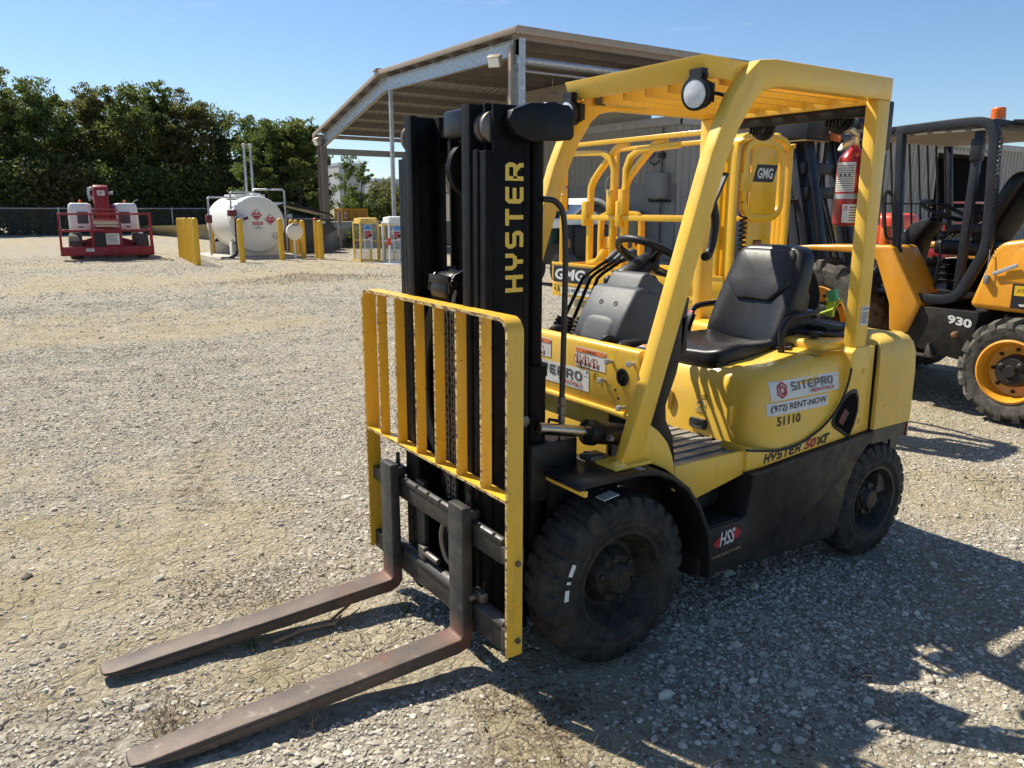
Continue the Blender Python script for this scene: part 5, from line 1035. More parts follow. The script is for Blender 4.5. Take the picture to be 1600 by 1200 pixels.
b = B(); b.box(.19, .205, .33, .565, .700, .722); mk('fender_stay', b, M['yel'], FK, bevel=.002)
b = B(); b.obox((.045, .50, .655), (.07, .05, .003), Matrix.Rotation(R(8), 3, 'Y')); mk('mud_tag', b, M['stick'], FK)
# kick plates, sill and floor
b = B(); kp = [(-.02, .742), (-.075, .89), (-.15, .895), (-.205, .856), (-.252, .806), (-.282, .745), (-.294, .69), (-.298, .664), (-.24, .704), (-.17, .738), (-.10, .747)]
b.prism(kp, 'y', .478, .495)
b.prism([(-.300, .70), (-.74, .695), (-.74, .60), (-.41, .54), (-.30, .60)], 'y', .474, .492); b.mirror(1)
mks('cowl_sill', b, M['yel'], FK, bevel=.004)
b = B(); b.box(-.70, -.33, -.472, .472, .60, .655); mk('floor_plate', b, M['blk'], FK)
b = B(); b.box(-.86, -.335, -.47, .47, .655, .672)
for k in range(14): b.box(-.835+.0, -.35, -.44+.066*k, -.41+.066*k, .672, .679)
mk('floor_mat', b, paint('rubber_mat', (.20, .195, .18), .45, var=.2, dust=(.42, .39, .33), da=.6), FK)  # mat colour raised to stand for sun glare on the ribs
b = B(); b.prism([(-.30, 1.34), (-.40, 1.34), (-.375, 1.15), (-.35, 1.05), (-.30, .93), (-.305, .87), (-.345, .80), (-.362, .70), (-.33, .685), (-.29, .75), (-.23, .86), (-.15, .93)], 'y', .40, .43); mk('knee_guard', b, M['blk'], FK, bevel=.004)

# front cowl: upper dash panel with lip, lower panel
b = B(); b.prism([(-.15, 1.135), (-.153, 1.15), (-.17, 1.156), (-.20, 1.153), (-.20, 1.10), (-.185, .905), (-.15, .905)], 'y', -.425, .428)
b.box(-.20, -.138, -.428, .43, .885, .907)
up = mk('dash_panel', b, M['yel'], FK, bevel=.006)
b = B(); b.prism([(-.20, .886), (-.20, .56), (-.165, .54), (-.160, .66), (-.163, .886)], 'y', -.42, .25); b.box(-.20, -.18, -.34, .34, .55, .886)
mk('lower_cowl', b, M['yel'], FK, bevel=.004)
b = B(); b.lathe([(0, .105), (.008, .105)], (-.1785, .305, .80), (1, 0, 0), 28); mk('cylinder_opening', b, M['ink'], FK)
b = B(); b.box(-.176, -.12, -.33, .33, .50, .665); mk('cross_member', b, M['blk'], FK, bevel=.006)
b = B(); b.lathe([(0, .034), (.003, .034), (.004, .026), (-.004, .024), (-.006, .01), (.006, .008)], (-.149, .345, 1.043), (1, 0, 0), 22); mk('lock_socket', b, M['plasd'], FK)
for y, z in ((.283, 1.093), (.405, 1.103), (.243, 1.012), (.358, .925)):
    b = B(); b.lathe([(0, .0075), (.022, .0075), (.022, .012), (.033, .012), (.034, .009)], (-.15, y, z), (1, 0, .1), 6, cap=True); mk('bolt', b, M['galv'], FK, smooth=0)
b = B()
for y, z in ((.306, .985), (.325, .955)): b.lathe([(0, .006), (.0008, .006)], (-.1498, y, z), (1, 0, 0), 10)
mk('screw_hole', b, M['ink'], FK)
px = -.1495
rent = lambda: None
def sitepro(x0, x1, y0, y1, logo=True):
    w = x1-x0; h = y1-y0; L_ = [(quad(x0, x1, y0, y1), 0)]
    if logo:
        cx, cy, r = x0+.14*w, y0+.52*h, .40*h
        hexa = [(cx+r*math.sin(a*PI/3), cy+r*math.cos(a*PI/3)) for a in range(7)]
        v, f = ribbon(hexa, .1*h); L_.append(((np.array(v), f), 1))
        v, f = ribbon([(cx-.42*r, cy+.75*r), (cx-.42*r, cy-.3*r), (cx, cy-.55*r), (cx+.48*r, cy-.3*r), (cx+.48*r, cy+.25*r), (cx, cy+.5*r), (cx-.4*r, cy+.25*r)], .1*h); L_.append(((np.array(v), f), 1))
        a = x0+.27*w
    else: a = x0+.05*w
    L_.append((fit(block_geo('SITEPRO', .72, .22, .2), a, x1-.10*w, y0+.40*h, y0+.86*h), 2))
    L_.append((fit(text_geo('RENTALS', .02), x1-.44*w, x1-.09*w, y0+.13*h, y0+.33*h), 1)); L_.append((fit(text_geo('TM'), x1-.085*w, x1-.055*w, y0+.78*h, y0+.86*h), 2)); return L_
smats = [M['stick'], M['inkr'], M['inkg'], M['ink']]
decal('rental_sticker', sitepro(0, .43, 0, .088, False), (px, -.285, .946), (0, 1, 0), (0, 0, 1), smats, FK)
def warn(w, h):
    L_ = [(quad(0, w, 0, h), 0), (quad(.004, w-.004, h*.74, h-.004), 1), (fit(text_geo('WARNING', .02), w*.36, w*.7, h*.79, h*.90), 3), (poly([(w*.28, h*.79), (w*.33, h*.79), (w*.305, h*.91)]), 3)]
    for k in range(3):
        cx, cy, q_ = w*(.17+.33*k), h*.40, h
        L_ += [(poly([(cx-q_*.22, cy-q_*.22), (cx-q_*.06, cy-q_*.22), (cx-q_*.08, cy+q_*.06), (cx-q_*.2, cy+q_*.06)]), 3), (disc(cx-q_*.14, cy+q_*.14, q_*.06), 3), (ring(cx-q_*.12, cy, q_*.24, q_*.045), 2), (poly([(cx-q_*.30, cy+q_*.14), (cx-q_*.27, cy+q_*.18), (cx+q_*.06, cy-q_*.14), (cx+q_*.03, cy-q_*.18)]), 2), (poly([(cx+q_*.16, cy-q_*.26), (cx+q_*.34, cy-q_*.26), (cx+q_*.34, cy), (cx+q_*.24, cy+q_*.02)]), 4), (quad(cx+q_*.16, cx+q_*.20, cy-q_*.26, cy+q_*.28), 3), (quad(cx-q_*.36, cx+q_*.34, cy-q_*.32, cy-q_*.29), 3)]
    return L_
def warn_old(w, h):
    L_ = [(quad(0, w, 0, h), 0), (quad(.004, w-.004, h*.74, h-.004), 1), (fit(text_geo('WARNING', .02), w*.36, w*.7, h*.79, h*.90), 3), (poly([(w*.28, h*.79), (w*.33, h*.79), (w*.305, h*.91)]), 3)]
    for k in range(3):
        cx, cy = w*(.17+.33*k), h*.36; L_ += [(ring(cx-.01, cy, h*.25, .006), 2), (poly([(cx-.035, cy+.02), (cx-.03, cy+.024), (cx+.012, cy-.02), (cx+.008, cy-.024)]), 2), (disc(cx-.012, cy+.012, h*.06), 3),
            (poly([(cx-.022, cy-.03), (cx, cy-.03), (cx-.004, cy+.008), (cx-.018, cy+.008)]), 3), (poly([(cx+.02, cy-.045), (cx+.034, cy-.045), (cx+.034, cy+.03), (cx+.026, cy+.01)]), 4), (quad(cx-.05, cx+.04, h*.06, h*.09), 3)]
    return L_
wm = [M['stick'], M['inko'], M['inkr'], M['ink'], M['inkg']]
decal('warning_sticker', warn(.19, .08), (px, .055, 1.042), (0, 1, 0), (0, 0, 1), wm, FK)
decal('warning_sticker', warn(.19, .08), (px, -.30, 1.048), (0, 1, 0), (0, 0, 1), wm, FK)
# dashboard deck behind the panel
b = B(); b.box(-.32, -.20, -.42, .42, 1.06, 1.125); b.prism([(-.2, 1.12), (-.2, 1.142), (-.28, 1.155), (-.32, 1.13), (-.32, 1.1)], 'y', .14, .42)
dk = mk('dash_deck', b, M['plas'], FK, bevel=.01)
b = B(); b.tube(spline([(-.19, .16, 1.135), (-.21, .18, 1.165), (-.24, .2, 1.15)]), .016, 8); b.tube(spline([(-.2, -.2, 1.13), (-.22, -.17, 1.16), (-.25, -.14, 1.14)]), .018, 8); b.box(-.30, -.21, .26, .31, 1.143, 1.168); mks('deck_grommet', b, M['plasd'], FK, bevel=.004)
decal('deck_label', [(quad(0, .08, 0, .075), 0), (lines(.006, .07, .03, .07, 4), 1), (quad(.006, .074, .008, .022), 2)], (-.235, .335, 1.151), (0, 1, 0), (-.99, 0, .08), [M['stick'], M['inkg'], M['inko']], FK, lift=.002)
b = B(); b.box(-.40, -.36, .40, .43, 1.12, 1.27); b.cyl((-.38, .40, 1.24), (-.38, .33, 1.24), .02, 10); mk('park_brake_lever', b, M['plasd'], FK, bevel=.006)
# steering column
b = B()
prof = [(-.195, 1.10), (-.185, 1.16), (-.215, 1.235), (-.285, 1.345), (-.315, 1.36), (-.40, 1.33), (-.46, 1.20), (-.42, 1.08)]
prof = [(x-.06, z) for x, z in prof]; b.prism(prof, 'y', -.085, .20)
co_ = mk('column_cover', b, M['plas'], FK, bevel=.022, seg=3)
b = B()
def dfm(q, P): return (P.x-.45*(P.z-1.19), P.y, P.z)
b.sbox((-.28, .057, 1.185), (.032, .095, .058), .5, 28, dfm); mk('cover_bulge', b, M['plas'], co_)
b = B()
for y in (-.055, .035): b.lathe([(0, .011), (.006, .011), (.006, .007), (.002, .005)], (-.313, y+.075, 1.288), (.85, 0, .5), 14)
mk('cover_screw', b, M['ink'], co_)
b = B(); b.prism([(-.345, 1.30), (-.41, 1.405), (-.44, 1.415), (-.56, 1.34), (-.56, 1.15), (-.40, 1.2)], 'y', -.04, .165); mk('upper_shroud', b, M['plas'], FK, bevel=.014, seg=3)
b = B(); b.prism([(-.40, 1.02), (-.44, 1.34), (-.52, 1.40), (-.60, 1.30), (-.58, .68), (-.44, .68)], 'y', -.10, .12); b.tube([(-.45, 0, 1.36), (-.60, 0, 1.46)], [.065, .035], 14); mk('steering_column', b, M['plasd'], FK, bevel=.012)
wc = Vector((-.605, .0, 1.462)); wn = Vector((-.52, 0, .85)).normalized(); wu = Vector((0, 1, 0)); wv = wn.cross(wu)
sw = B(); Rw = .158; sw.tube([wc+Rw*(wu*math.cos(2*PI*i/40)+wv*math.sin(2*PI*i/40)) for i in range(41)], .0165, 10, cap=False); so_ = mk('steering_wheel', sw, M['plasd'], FK)
b = B(); b.lathe([(-.03, .04), (-.01, .05), (.004, .045), (.01, .02)], wc-wn*.03, wn, 16)
for a in (90, 210, 330): b.bar([wc-wn*.03, wc+Rw*.98*(wu*math.cos(R(a))+wv*math.sin(R(a)))], .028, .008, wn)
mk('spoke', b, M['plasd'], so_, bevel=.002)
kp_ = wc+Rw*(wu*math.cos(R(-10))+wv*math.sin(R(-10)))+Vector((0, 0, 0)); kp_ = wc+Rw*(wu*math.cos(R(200))*.9+wv*math.sin(R(-60))*.4)
kp_ = Vector((-.70, -.04, 1.475))+wn*.0
b = B(); b.cyl(wc+Vector((-.12, -.09, -.07)), wc+Vector((-.115, -.09, .0)), .014, 8); b.ball(wc+Vector((-.115, -.09, .022)), (.03, .03, .03), 16); mk('spinner_knob', b, M['plasd'], so_)
b = B(); b.tube([(-.44, .0, 1.345), (-.43, -.06, 1.36)], .011, 8); b.ball((-.43, -.075, 1.362), .025, 14); mk('direction_knob', b, M['plasd'], FK)
# hydraulic levers
for k, (bx, by, ty) in enumerate(((-.33, -.30, 0), (-.345, -.245, 1), (-.36, -.195, 2))):
    z0 = 1.125; b = B(); e = (-.50, by-.005, 1.375+.004*k); tip = (-.64, by-.01, 1.44+.004*k)
    b.tube([(bx, by, z0), (-.47, by-.004, 1.355+.004*k), e, tip], .0085, 8)
    lv = mk('hydraulic_lever', b, M['blkg'], FK)
    b = B(); d = (Vector(tip)-Vector(e)).normalized(); b.lathe([(-.03, .012), (0, .016), (.035, .024), (.055, .021), (.062, .008)], tip, d, 14); mk('lever_knob', b, M['plas'], lv)
    b = B(); b.lathe([(i*.009, .034-.0035*(i//2) if i % 2 == 0 else .024-.003*(i//2)) for i in range(9)], (bx+.01, by, z0-.005), (-.35, 0, 1), 14); mk('lever_boot', b, M['hose'], lv)

# overhead guard
og = [(-.030, .748), (-.40, 1.86), (-.445, 1.96), (-.505, 2.075), (-.565, 2.15), (-.63, 2.203), (-.72, 2.214), (-1.49, 2.214), (-1.49, 2.12), (-.80, 2.12), (-.74, 2.115), (-.665, 2.098), (-.615, 2.06), (-.54, 1.955), (-.485, 1.84), (-.112, .748)]
ogo = thing  # (name kept short)
b = B(); b.prism(og, 'y', .44, .50); sym(b)
b.prism([(-1.395, 1.02), (-1.395, 2.121), (-1.485, 2.121), (-1.485, 1.02)], 'y', .437, .4985); b.prism([(-1.395, 1.02), (-1.395, 2.121), (-1.485, 2.121), (-1.485, 1.02)], 'y', -.4985, -.437)
GU = mks('overhead_guard', b, M['yel'], FK, bevel=.009)
b = B(); b.prism([(-.452, 2.213), (-.462, 2.09), (-.474, 2.082), (-.486, 2.10), (-.50, 2.17), (-.62, 2.205)], 'y', -.432, .432); 
hp = [(-.425, 2.213), (-.458, 2.138), (-.468, 2.134), (-.478, 2.145), (-.49, 2.18), (-.62, 2.205)]; b = B()
b.loft([[(x+dx, y, z+dz) for x, z in hp] for y, dx, dz in ((-.455, -.085, -.012), (-.42, -.02, 0), (-.405, 0, 0), (.405, 0, 0), (.42, -.02, 0), (.455, -.085, -.012))]); mk('guard_header', b, M['yel'], GU, bevel=.004)
for k in range(6):
    y = -.31+.135*k; b = B(); b.box(-1.44, -.57, y-.008, y+.008, 2.125, 2.198); mk('guard_bar', b, M['yel'], GU, bevel=.002)
b = B(); b.box(-1.47, -1.435, -.43, .43, 2.108, 2.20); mk('guard_rear_rail', b, M['yel'], GU, bevel=.005)
b = B(); b.box(-1.475, -1.44, -.425, .425, 2.062, 2.107); mk('light_bar', b, M['blk'], GU, bevel=.004)
for s in (1, -1):
    b = B(); b.box(-.15, .03, s*.465-.06, s*.465+.06, .7485, .762); b.lathe([(0, .03), (.014, .02)], (.0, s*.50, .762), (0, 0, 1), 8); mk('guard_foot', b, M['yel'], GU, bevel=.004)
b = B(); b.box(-.03, .05, .34, .41, .752, .775); b.lathe([(0, .014), (.012, .014)], (.04, .37, .775), (0, 0, 1), 6); mk('fender_clamp', b, M['steel'], FK, bevel=.003)
b = B()   # grab handle on the leg
b.tube(spline([(-.49, .425, 1.70), (-.53, .40, 1.69), (-.555, .395, 1.62), (-.545, .395, 1.54), (-.52, .40, 1.495), (-.475, .425, 1.49)]), .017, 10); b.bar([(-.31, .43, 1.36), (-.555, .43, 1.80)], .012, .03, (0, 1, 0)); mk('grab_handle', b, M['plasd'], GU)
# guard warning label on the far rail, small sticker on the rear post
decal('guard_label', [(quad(0, .34, 0, .055), 0), (quad(0, .06, 0, .055), 1), (quad(.003, .057, .038, .052), 2)]+[(lines(.068+.055*k, .115+.055*k, .005, .05, 7), 3) for k in range(5)], (-.62, -.429, 2.135), (-1, 0, 0), (0, 0, 1), [M['pyel'], M['ink'], M['inkr'], M['inkg']], GU)
decal('post_sticker', [(quad(0, .055, 0, .085), 0), (fit(block_geo('SITEPRO', .72, .22, .2), .018, .052, .068, .078), 1), (ring(.01, .073, .005, .002), 2), (lines(.004, .05, .008, .06, 6), 1)], (-1.415, .4985, 1.16), (-1, 0, 0), (0, 0, 1), [M['stick'], M['inkg'], M['inkr']], GU, lift=.002)
b = B(); b.box(-1.53, -1.485, .455, .475, 1.60, 1.90)
for k in range(8): b.box(-1.522, -1.494, .475, .4765, 1.625+.033*k, 1.645+.033*k)
mk('slotted_bracket', b, M['plasd'], GU, bevel=.004)
b = B(); b.box(-1.66, -1.56, .37, .41, 1.93, 2.14); b.box(-1.56, -1.485, .38, .40, 2.0, 2.05); mk('camera_box', b, M['blk'], GU, bevel=.008)
def worklight(loc, d, r=.056):
    d = Vector(d).normalized(); c = Vector(loc); b = B()
    b.lathe([(-.05, r*.72), (-.045, r*.8), (-.03, r*.82), (-.03, r*.97), (-.026, r*.97), (-.026, r*.82), (-.018, r*.82), (-.018, r*1.0), (-.014, r), (-.014, r*.85), (-.006, r*.85), (-.006, r*1.06), (.012, r*1.06), (.014, r*.92), (.008, r*.90)], c, d, 24)
    for k in range(5):
        s_ = Vector((0, 1, 0)) if abs(d.y) < .9 else Vector((1, 0, 0)); q_ = c-d*.052+s_*(k-2)*r*.3; hh = r*.75*math.sqrt(max(.1, 1-((k-2)*.3)**2))
        b.obox(q_, (.02, .006, 2*hh), (d, d.cross(Vector((0, 0, 1))), Vector((0, 0, 1)))) if False else b.box(q_.x-.012, q_.x+.012, q_.y-.004, q_.y+.004, q_.z-hh, q_.z+hh)
    b.box(c.x-.022, c.x+.010, c.y-.03, c.y+.03, c.z+r*.9, c.z+r*1.55); b.cyl((c.x-.006, c.y-.042, c.z+r*1.1), (c.x-.006, c.y+.042, c.z+r*1.1), .009, 8)
    o = mk('work_light', b, M['plasd'], GU)
    b = B(); b.lathe([(0, r*.9), (.006, r*.88), (.009, r*.7), (.010, 0.0001)], c+d*.006, d, 24); l_ = mk('light_lens', b, M['lens'], o)
    return o
worklight((-.425, .385, 2.080), (1, .12, -.12)); worklight((-.425, -.375, 2.080), (1, 0, -.12))
worklight((-1.515, .245, 2.065), (-1, 0, -.1), .06); worklight((-1.515, -.185, 2.065), (-1, 0, -.1), .06)
b = B(); b.tube(spline([(-.46, .40, 2.075), (-.50, .41, 2.085), (-.56, .425, 2.07), (-.58, .432, 2.04)]), .007, 6); b.lathe([(-.004, .026), (.004, .026)], (-.54, .43, 2.045), (0, 1, 0), 14); mk('light_cable', b, M['hose'], GU)
b = B(); b.lathe([(-.02, .028), (.0, .034), (.02, .02)], (-.54, .41, 1.94), (.3, -.9, .1), 14); b.tube([(-.55, .43, 1.96), (-.545, .41, 1.95)], .01, 6); mk('mirror_stub', b, M['plasd'], GU)

# hood (engine cover under the seat)
def hood_outline(x0, x1, yh, rf, rr):
    q_ = arc(x0-rf, yh-rf, rf, 0, 90, 8)+arc(x1+rr, yh-rr, rr, 90, 180, 3)
    return q_+[(x, -y) for x, y in q_[::-1]]
ho = hood_outline(-.775, -1.42, .497, .125, .02); ho = ho[::-1] if sum(ho[i-1][0]*ho[i][1]-ho[i][0]*ho[i-1][1] for i in range(len(ho))) < 0 else ho
lv_ = [(.66, .0, 0), (.70, .0, 0), (.74, .004, 0), (.84, .008, -.004), (.91, .014, -.01), (.955, .026, -.02), (.985, .045, -.03), (1.003, .075, -.045), (1.010, .115, -.06), (1.010, .20, -.06)]
rings = []
for z, d, lean in lv_:
    r_ = offset(ho, d) if d else ho
    rings.append([(x+lean*max(0, min(1, (x+1.2)/.4)), y, z+.045*max(0, min(1, (-1.0-x)/.35))*(z > .93)) for x, y in r_])
b = B(); b.loft(rings)
hd = mk('hood', b, M['yel'], FK, smooth=75)
HB = BVHTree.FromPolygons([v.co.copy() for v in hd.data.vertices], [tuple(p_.vertices) for p_ in hd.data.polygons])
def on_side(P, d):
    h = HB.ray_cast(Vector((P[0], 1.5, P[2])), Vector((0, -1, 0))); y = h[0].y if h[0] else .49
    return Vector((P[0], y+d+.0014, P[2]))
def on_front(P, d):
    h = HB.ray_cast(Vector((1.5, P[1], P[2])), Vector((-1, 0, 0))); x = h[0].x if h[0] else -.8
    return Vector((x+d+.0008, P[1], P[2]))
def dense(g, n=40):          # subdivide a quad so that it can follow the hood
    (x0, y0), (x1, y1) = g[0].min(0), g[0].max(0); V = [(x0+(x1-x0)*i/n, y0+(y1-y0)*j/4) for i in range(n+1) for j in range(5)]
    return np.array(V), [(i*5+j, i*5+5+j, i*5+6+j, i*5+1+j) for i in range(n) for j in range(4)]
def dl(L_): return [(dense(g) if k == 0 else g, mi) for k, (g, mi) in enumerate(L_)]
decal('rental_sticker', dl(sitepro(0, .455, 0, .08)), (-.862, .5, .879), (-1, 0, 0), (0, 0, 1), smats, hd, lift=.0014, conf=on_side)
decal('phone_sticker', [(dense(quad(0, .395, 0, .055)), 0), (fit(text_geo('(972) RENT-NOW', .02), .015, .385, .009, .045), 3)], (-.845, .5, .816), (-1, 0, 0), (0, 0, 1), smats, hd, lift=.0014, conf=on_side)
decal('fleet_number', [(fit(text_geo('51110', .022), 0, .155, 0, .040), 0)], (-.897, .5, .768), (-1, 0, 0), (0, 0, 1), [M['ink']], hd, conf=on_side)
decal('caution_sticker', [(quad(0, .062, 0, .088), 0), (quad(.002, .060, .068, .086), 1), (fit(text_geo('CAUTION', .02), .014, .056, .072, .082), 2), (ring(.03, .038, .016, .003), 2), (lines(.008, .054, .006, .02, 2), 2), (poly([(.012, .045), (.05, .055), (.05, .05), (.012, .04)]), 2)], (-.75, .135, .775), (0, 1, 0), (0, 0, 1), [M['pyel'], M['inky'], M['inkg']], hd, conf=on_front)
b = B(); b.prism(rrect(.115, .215, .704, .750, .014), 'x', -.80, -.7655); hp_ = mk('hood_handle', b, M['ink'], hd, bevel=.004)
b = B(); b.tube([(-.764, .135, .716), (-.760, .165, .714), (-.764, .20, .716)], .006, 6); mk('handle_lip', b, M['plasd'], hp_)
b = B(); b.sbox((-.776, -.02, .80), (.012, .010, .05), .6, 14); b.sbox((-.778, .34, .80), (.014, .012, .05), .6, 14); mks('hood_rib', b, M['yel'], hd)
# lower band and rear quarter with its air vent
qp = [(-.70, .612), (-.70, .70), (-.75, .690), (-.86, .672), (-.96, .664), (-1.05, .674), (-1.14, .70), (-1.226, .739), (-1.31, .81), (-1.36, .90), (-1.375, .97), (-1.37, 1.04), (-1.40, 1.062), (-1.545, 1.058), (-1.552, .655), (-1.1, .628), (-.85, .612)]
b = B(); b.prism(qp, 'y', .40, .507); sym(b)
qt = mks('rear_quarter', b, M['yel'], FK, bevel=.007)
b = B(); sp = [(x, .506, z) for x, z in qp[1:11]]; b.tube(spline([Vector(p_) for p_ in sp], 4), .0055, 6)
b.tube(spline([Vector(p_) for p_ in [(-.772, -.44, .70), (-.776, -.1, .672), (-.776, .2, .672), (-.772, .38, .678), (-.74, .46, .69), (-.70, .505, .70)]], 4), .006, 6); mk('seam_seal', b, M['hose'], FK)
b = B(); b.prism([(-.705, .60), (-.705, .712), (-.76, .69), (-.86, .66), (-.86, .60)], 'y', .36, .498); mk('hood_corner', b, M['yel'], FK, bevel=.006)
hyl = [(fit(block_geo('HYSTER', .85, .22, .27, .25), 0, .25, 0, .043), 0)]
hyl += [(fit(text_geo('50', .035, .25), .268, .352, .002, .045), 1), (fit(block_geo('T', .8, .2, .27, .3), .402, .445, .003, .046), 0)]
v, f = ribbon([(0, 0), (.8, 1)], .26); v2, f2 = ribbon([(0, 1), (.8, 0)], .26); hyl.append((fit((np.array([(*q_, 0) for q_ in v]+[(*q_, .0003) for q_ in v2]), f+[tuple(4+i for i in q) for q in f2]), .355, .402, .003, .045), 0))
decal('model_lettering', hyl, (-.805, .5072, .622), (-1, 0, .055), (0, 0, 1), [M['ink'], M['inkr']], qt)
vt = [(-1.395, .872), (-1.425, .868), (-1.447, .83), (-1.452, .765), (-1.43, .695), (-1.40, .646), (-1.385, .645), (-1.27, .712), (-1.255, .735), (-1.275, .785), (-1.33, .84), (-1.36, .862)]
b = B(); b.prism(vt, 'y', .5073, .512); vf = mk('side_vent', b, M['plasd'], qt, bevel=.003)
vi = [(p_[0]*.84+(-1.37)*.16, p_[1]*.84+.765*.16) for p_ in vt]
b = B(); b.prism(vi, 'y', .512, .5135); b.add([], []); mk('vent_shade_plate', b, paint('vent_shade_black', (.004, .004, .004), .9, spec=.1), vf)  # flat black plate, its colour stands for the shade inside the vent
b = B(); b.prism([(-1.30, .735), (-1.345, .79), (-1.375, .765), (-1.335, .71)], 'y', .5136, .5145); mk('vent_tag', b, paint('dark_red_tag', (.10, .012, .02), .5), vf)
b = B()
for x, z in ((-1.47, .945), (-1.475, .71)): b.lathe([(0, .014), (.003, .014), (.003, .009), (.005, .009), (.005, .0001)], (x, .507, z), (0, 1, 0), 16)
mk('panel_screw', b, M['yeld'], qt)
# top deck behind the seat
b = B(); b.box(-1.50, -1.27, -.43, .43, 1.03, 1.085); mk('rear_deck', b, M['yel'], FK, bevel=.02, seg=3)
b = B(); b.tube(spline([(-1.28, -.12, 1.10), (-1.30, .12, 1.11), (-1.38, .30, 1.10), (-1.5, .36, 1.09), (-1.62, .33, 1.09)]), .014, 8); mk('deck_hose', b, M['hose'], FK)
b = B(); b.lathe([(0, .02), (.012, .022), (.014, .03), (.026, .03), (.028, .012)], (-1.33, .33, 1.09), (0, 0, 1), 14); b.bar([(-1.33, .30, 1.112), (-1.33, .37, 1.112)], .014, .01); mk('filler_cap', b, M['plasd'], FK)
# counterweight
cwo = arc(-1.86+.0, .53-.075, .075, 90, 0, 6)
co2 = [(-1.56, .53)]+[(-1.925+.085-.085*math.cos(t_)*0-.085*math.sin(t_), .53-.085+.085*math.cos(t_)) for t_ in np.linspace(0, PI/2, 7)]
co2 = co2+[(x, -y) for x, y in co2[::-1]]
if sum(co2[i-1][0]*co2[i][1]-co2[i][0]*co2[i-1][1] for i in range(len(co2))) < 0: co2 = co2[::-1]
rings = []
for z, d in ((.66, .0), (.90, 0), (1.0, .006), (1.045, .02), (1.075, .045), (1.092, .08), (1.095, .13)):
    r_ = offset(co2, d) if d else co2; rings.append([(max(x, -2) if True else x, y, z) for x, y in r_])
rings = [[(min(x, -1.56), y, z) for x, y, z in r_] for r_ in rings]
b = B(); b.loft(rings); cw = mk('counterweight', b, M['yeld'], FK, smooth=50)
b = B(); b.box(-1.560, -1.553, .50, .512, .66, 1.06); mk('counterweight_seam', b, M['blk'], FK)
b = B(); b.bar([(-1.62, .5305, .765), (-1.86, .522, .80)], .006, .006); mk('counterweight_rib', b, M['yeld'], cw)
b = B()
lo2 = offset(co2, .006); b.loft([[(x, y, .655) for x, y in lo2], [(x, y, .585) for x, y in offset(co2, .012)]]); b.box(-1.80, -1.73, -.48, .48, .30, .60); b.box(-1.86, -1.78, -.48, .48, .42, .60)
mk('counterweight_base', b, paint('grey_black_band', (.05, .047, .042), .55, var=.25, dust=(.16, .13, .09), da=.5), FK)
for s in (1, -1):
    b = B(); b.prism(arc(-1.84, .445, .083, 100, 170, 6)+arc(-1.84, .445, .06, 170, 100, 6), 'z', .585, .658)
    if s < 0: b.v = [(x, -y, z) for x, y, z in b.v]
    mk('tail_light', b, M['taill'], FK)

# seat
def dish(q_, P):
    x, y, z = P; s_ = (x+1.10)/.27
    if q_.z > 0: z += -.022*max(0, 1-(y/.17)**2)*max(0, 1-s_*s_*.6)+.012*min(1, (abs(y)/.2)**3)
    z += .012*s_ if s_ > 0 else 0
    if s_ > .6: z -= .05*(s_-.6)
    return (x, y*(1+.06*s_), z)
b = B(); b.sbox((-1.10, 0, 1.015), (.275, .235, .052), .36, 40, dish); sc = mk('seat_cushion', b, M['vin'], FK, smooth=80)
b = B()
def pan(q_, P): return (P.x, P.y*(1+.1*q_.z), P.z)
b.sbox((-1.10, 0, .968), (.255, .21, .03), .3, 24, pan); b.box(-1.34, -.86, -.19, .19, .945, .965); b.bar([(-.84, .20, .995), (-.87, .225, .985), (-1.2, .23, .97), (-1.36, .2, .985)], .012, .018); mk('seat_pan', b, M['plasd'], FK, bevel=.004)
def backd(q_, P):
    h = (P.z-1.25)/.235; x = P.x-.17*(h+1)*.5; y = P.y*(1-.10*max(0, h)**2-.02*h)
    if q_.x > 0: x += .028*min(1, (abs(P.y)/.19)**2)*max(0, .55-h)*1.1 - .012*max(0, 1-(P.y/.15)**2)
    return (x, y, P.z)
b = B(); b.sbox((-1.275, 0, 1.262), (.062, .225, .235), .33, 44, backd); sb = mk('seat_back', b, M['vin'], FK, smooth=80)
b = B()   # upper pad
pts = [(-.185, .0+.005), (-.10, -.075), (.10, -.075), (.185, .005), (.165, .15), (.145, .17), (-.145, .17), (-.165, .15)]
V_ = []; SBV = BVHTree.FromPolygons([v.co.copy() for v in sb.data.vertices], [tuple(p_.vertices) for p_ in sb.data.polygons])
pd_ = [(y_, z_+.04) for y_, z_ in pts]; pd2 = []
for i_ in range(len(pd_)):
    a_, c_ = Vector(pd_[i_-1]), Vector(pd_[i_]); pd2 += [tuple(a_.lerp(c_, t_)) for t_ in (.25, .5, .75, 1)]
def sbx(y_, z_):
    h = SBV.ray_cast(Vector((0, y_, z_)), Vector((-1, 0, 0))); return h[0].x if h[0] else -1.33
for sc_, lift in ((1., -.004), (.985, .006), (.95, .013), (.86, .017), (.5, .021), (.05, .022)):
    V_.append([(sbx(y_*sc_, 1.27+(z_-.08)*sc_+.08)+lift, y_*sc_, 1.27+(z_-.08)*sc_+.08) for y_, z_ in pd2])
b.loft(V_); mk('seat_back_pad', b, M['vinw'], sb, smooth=70)
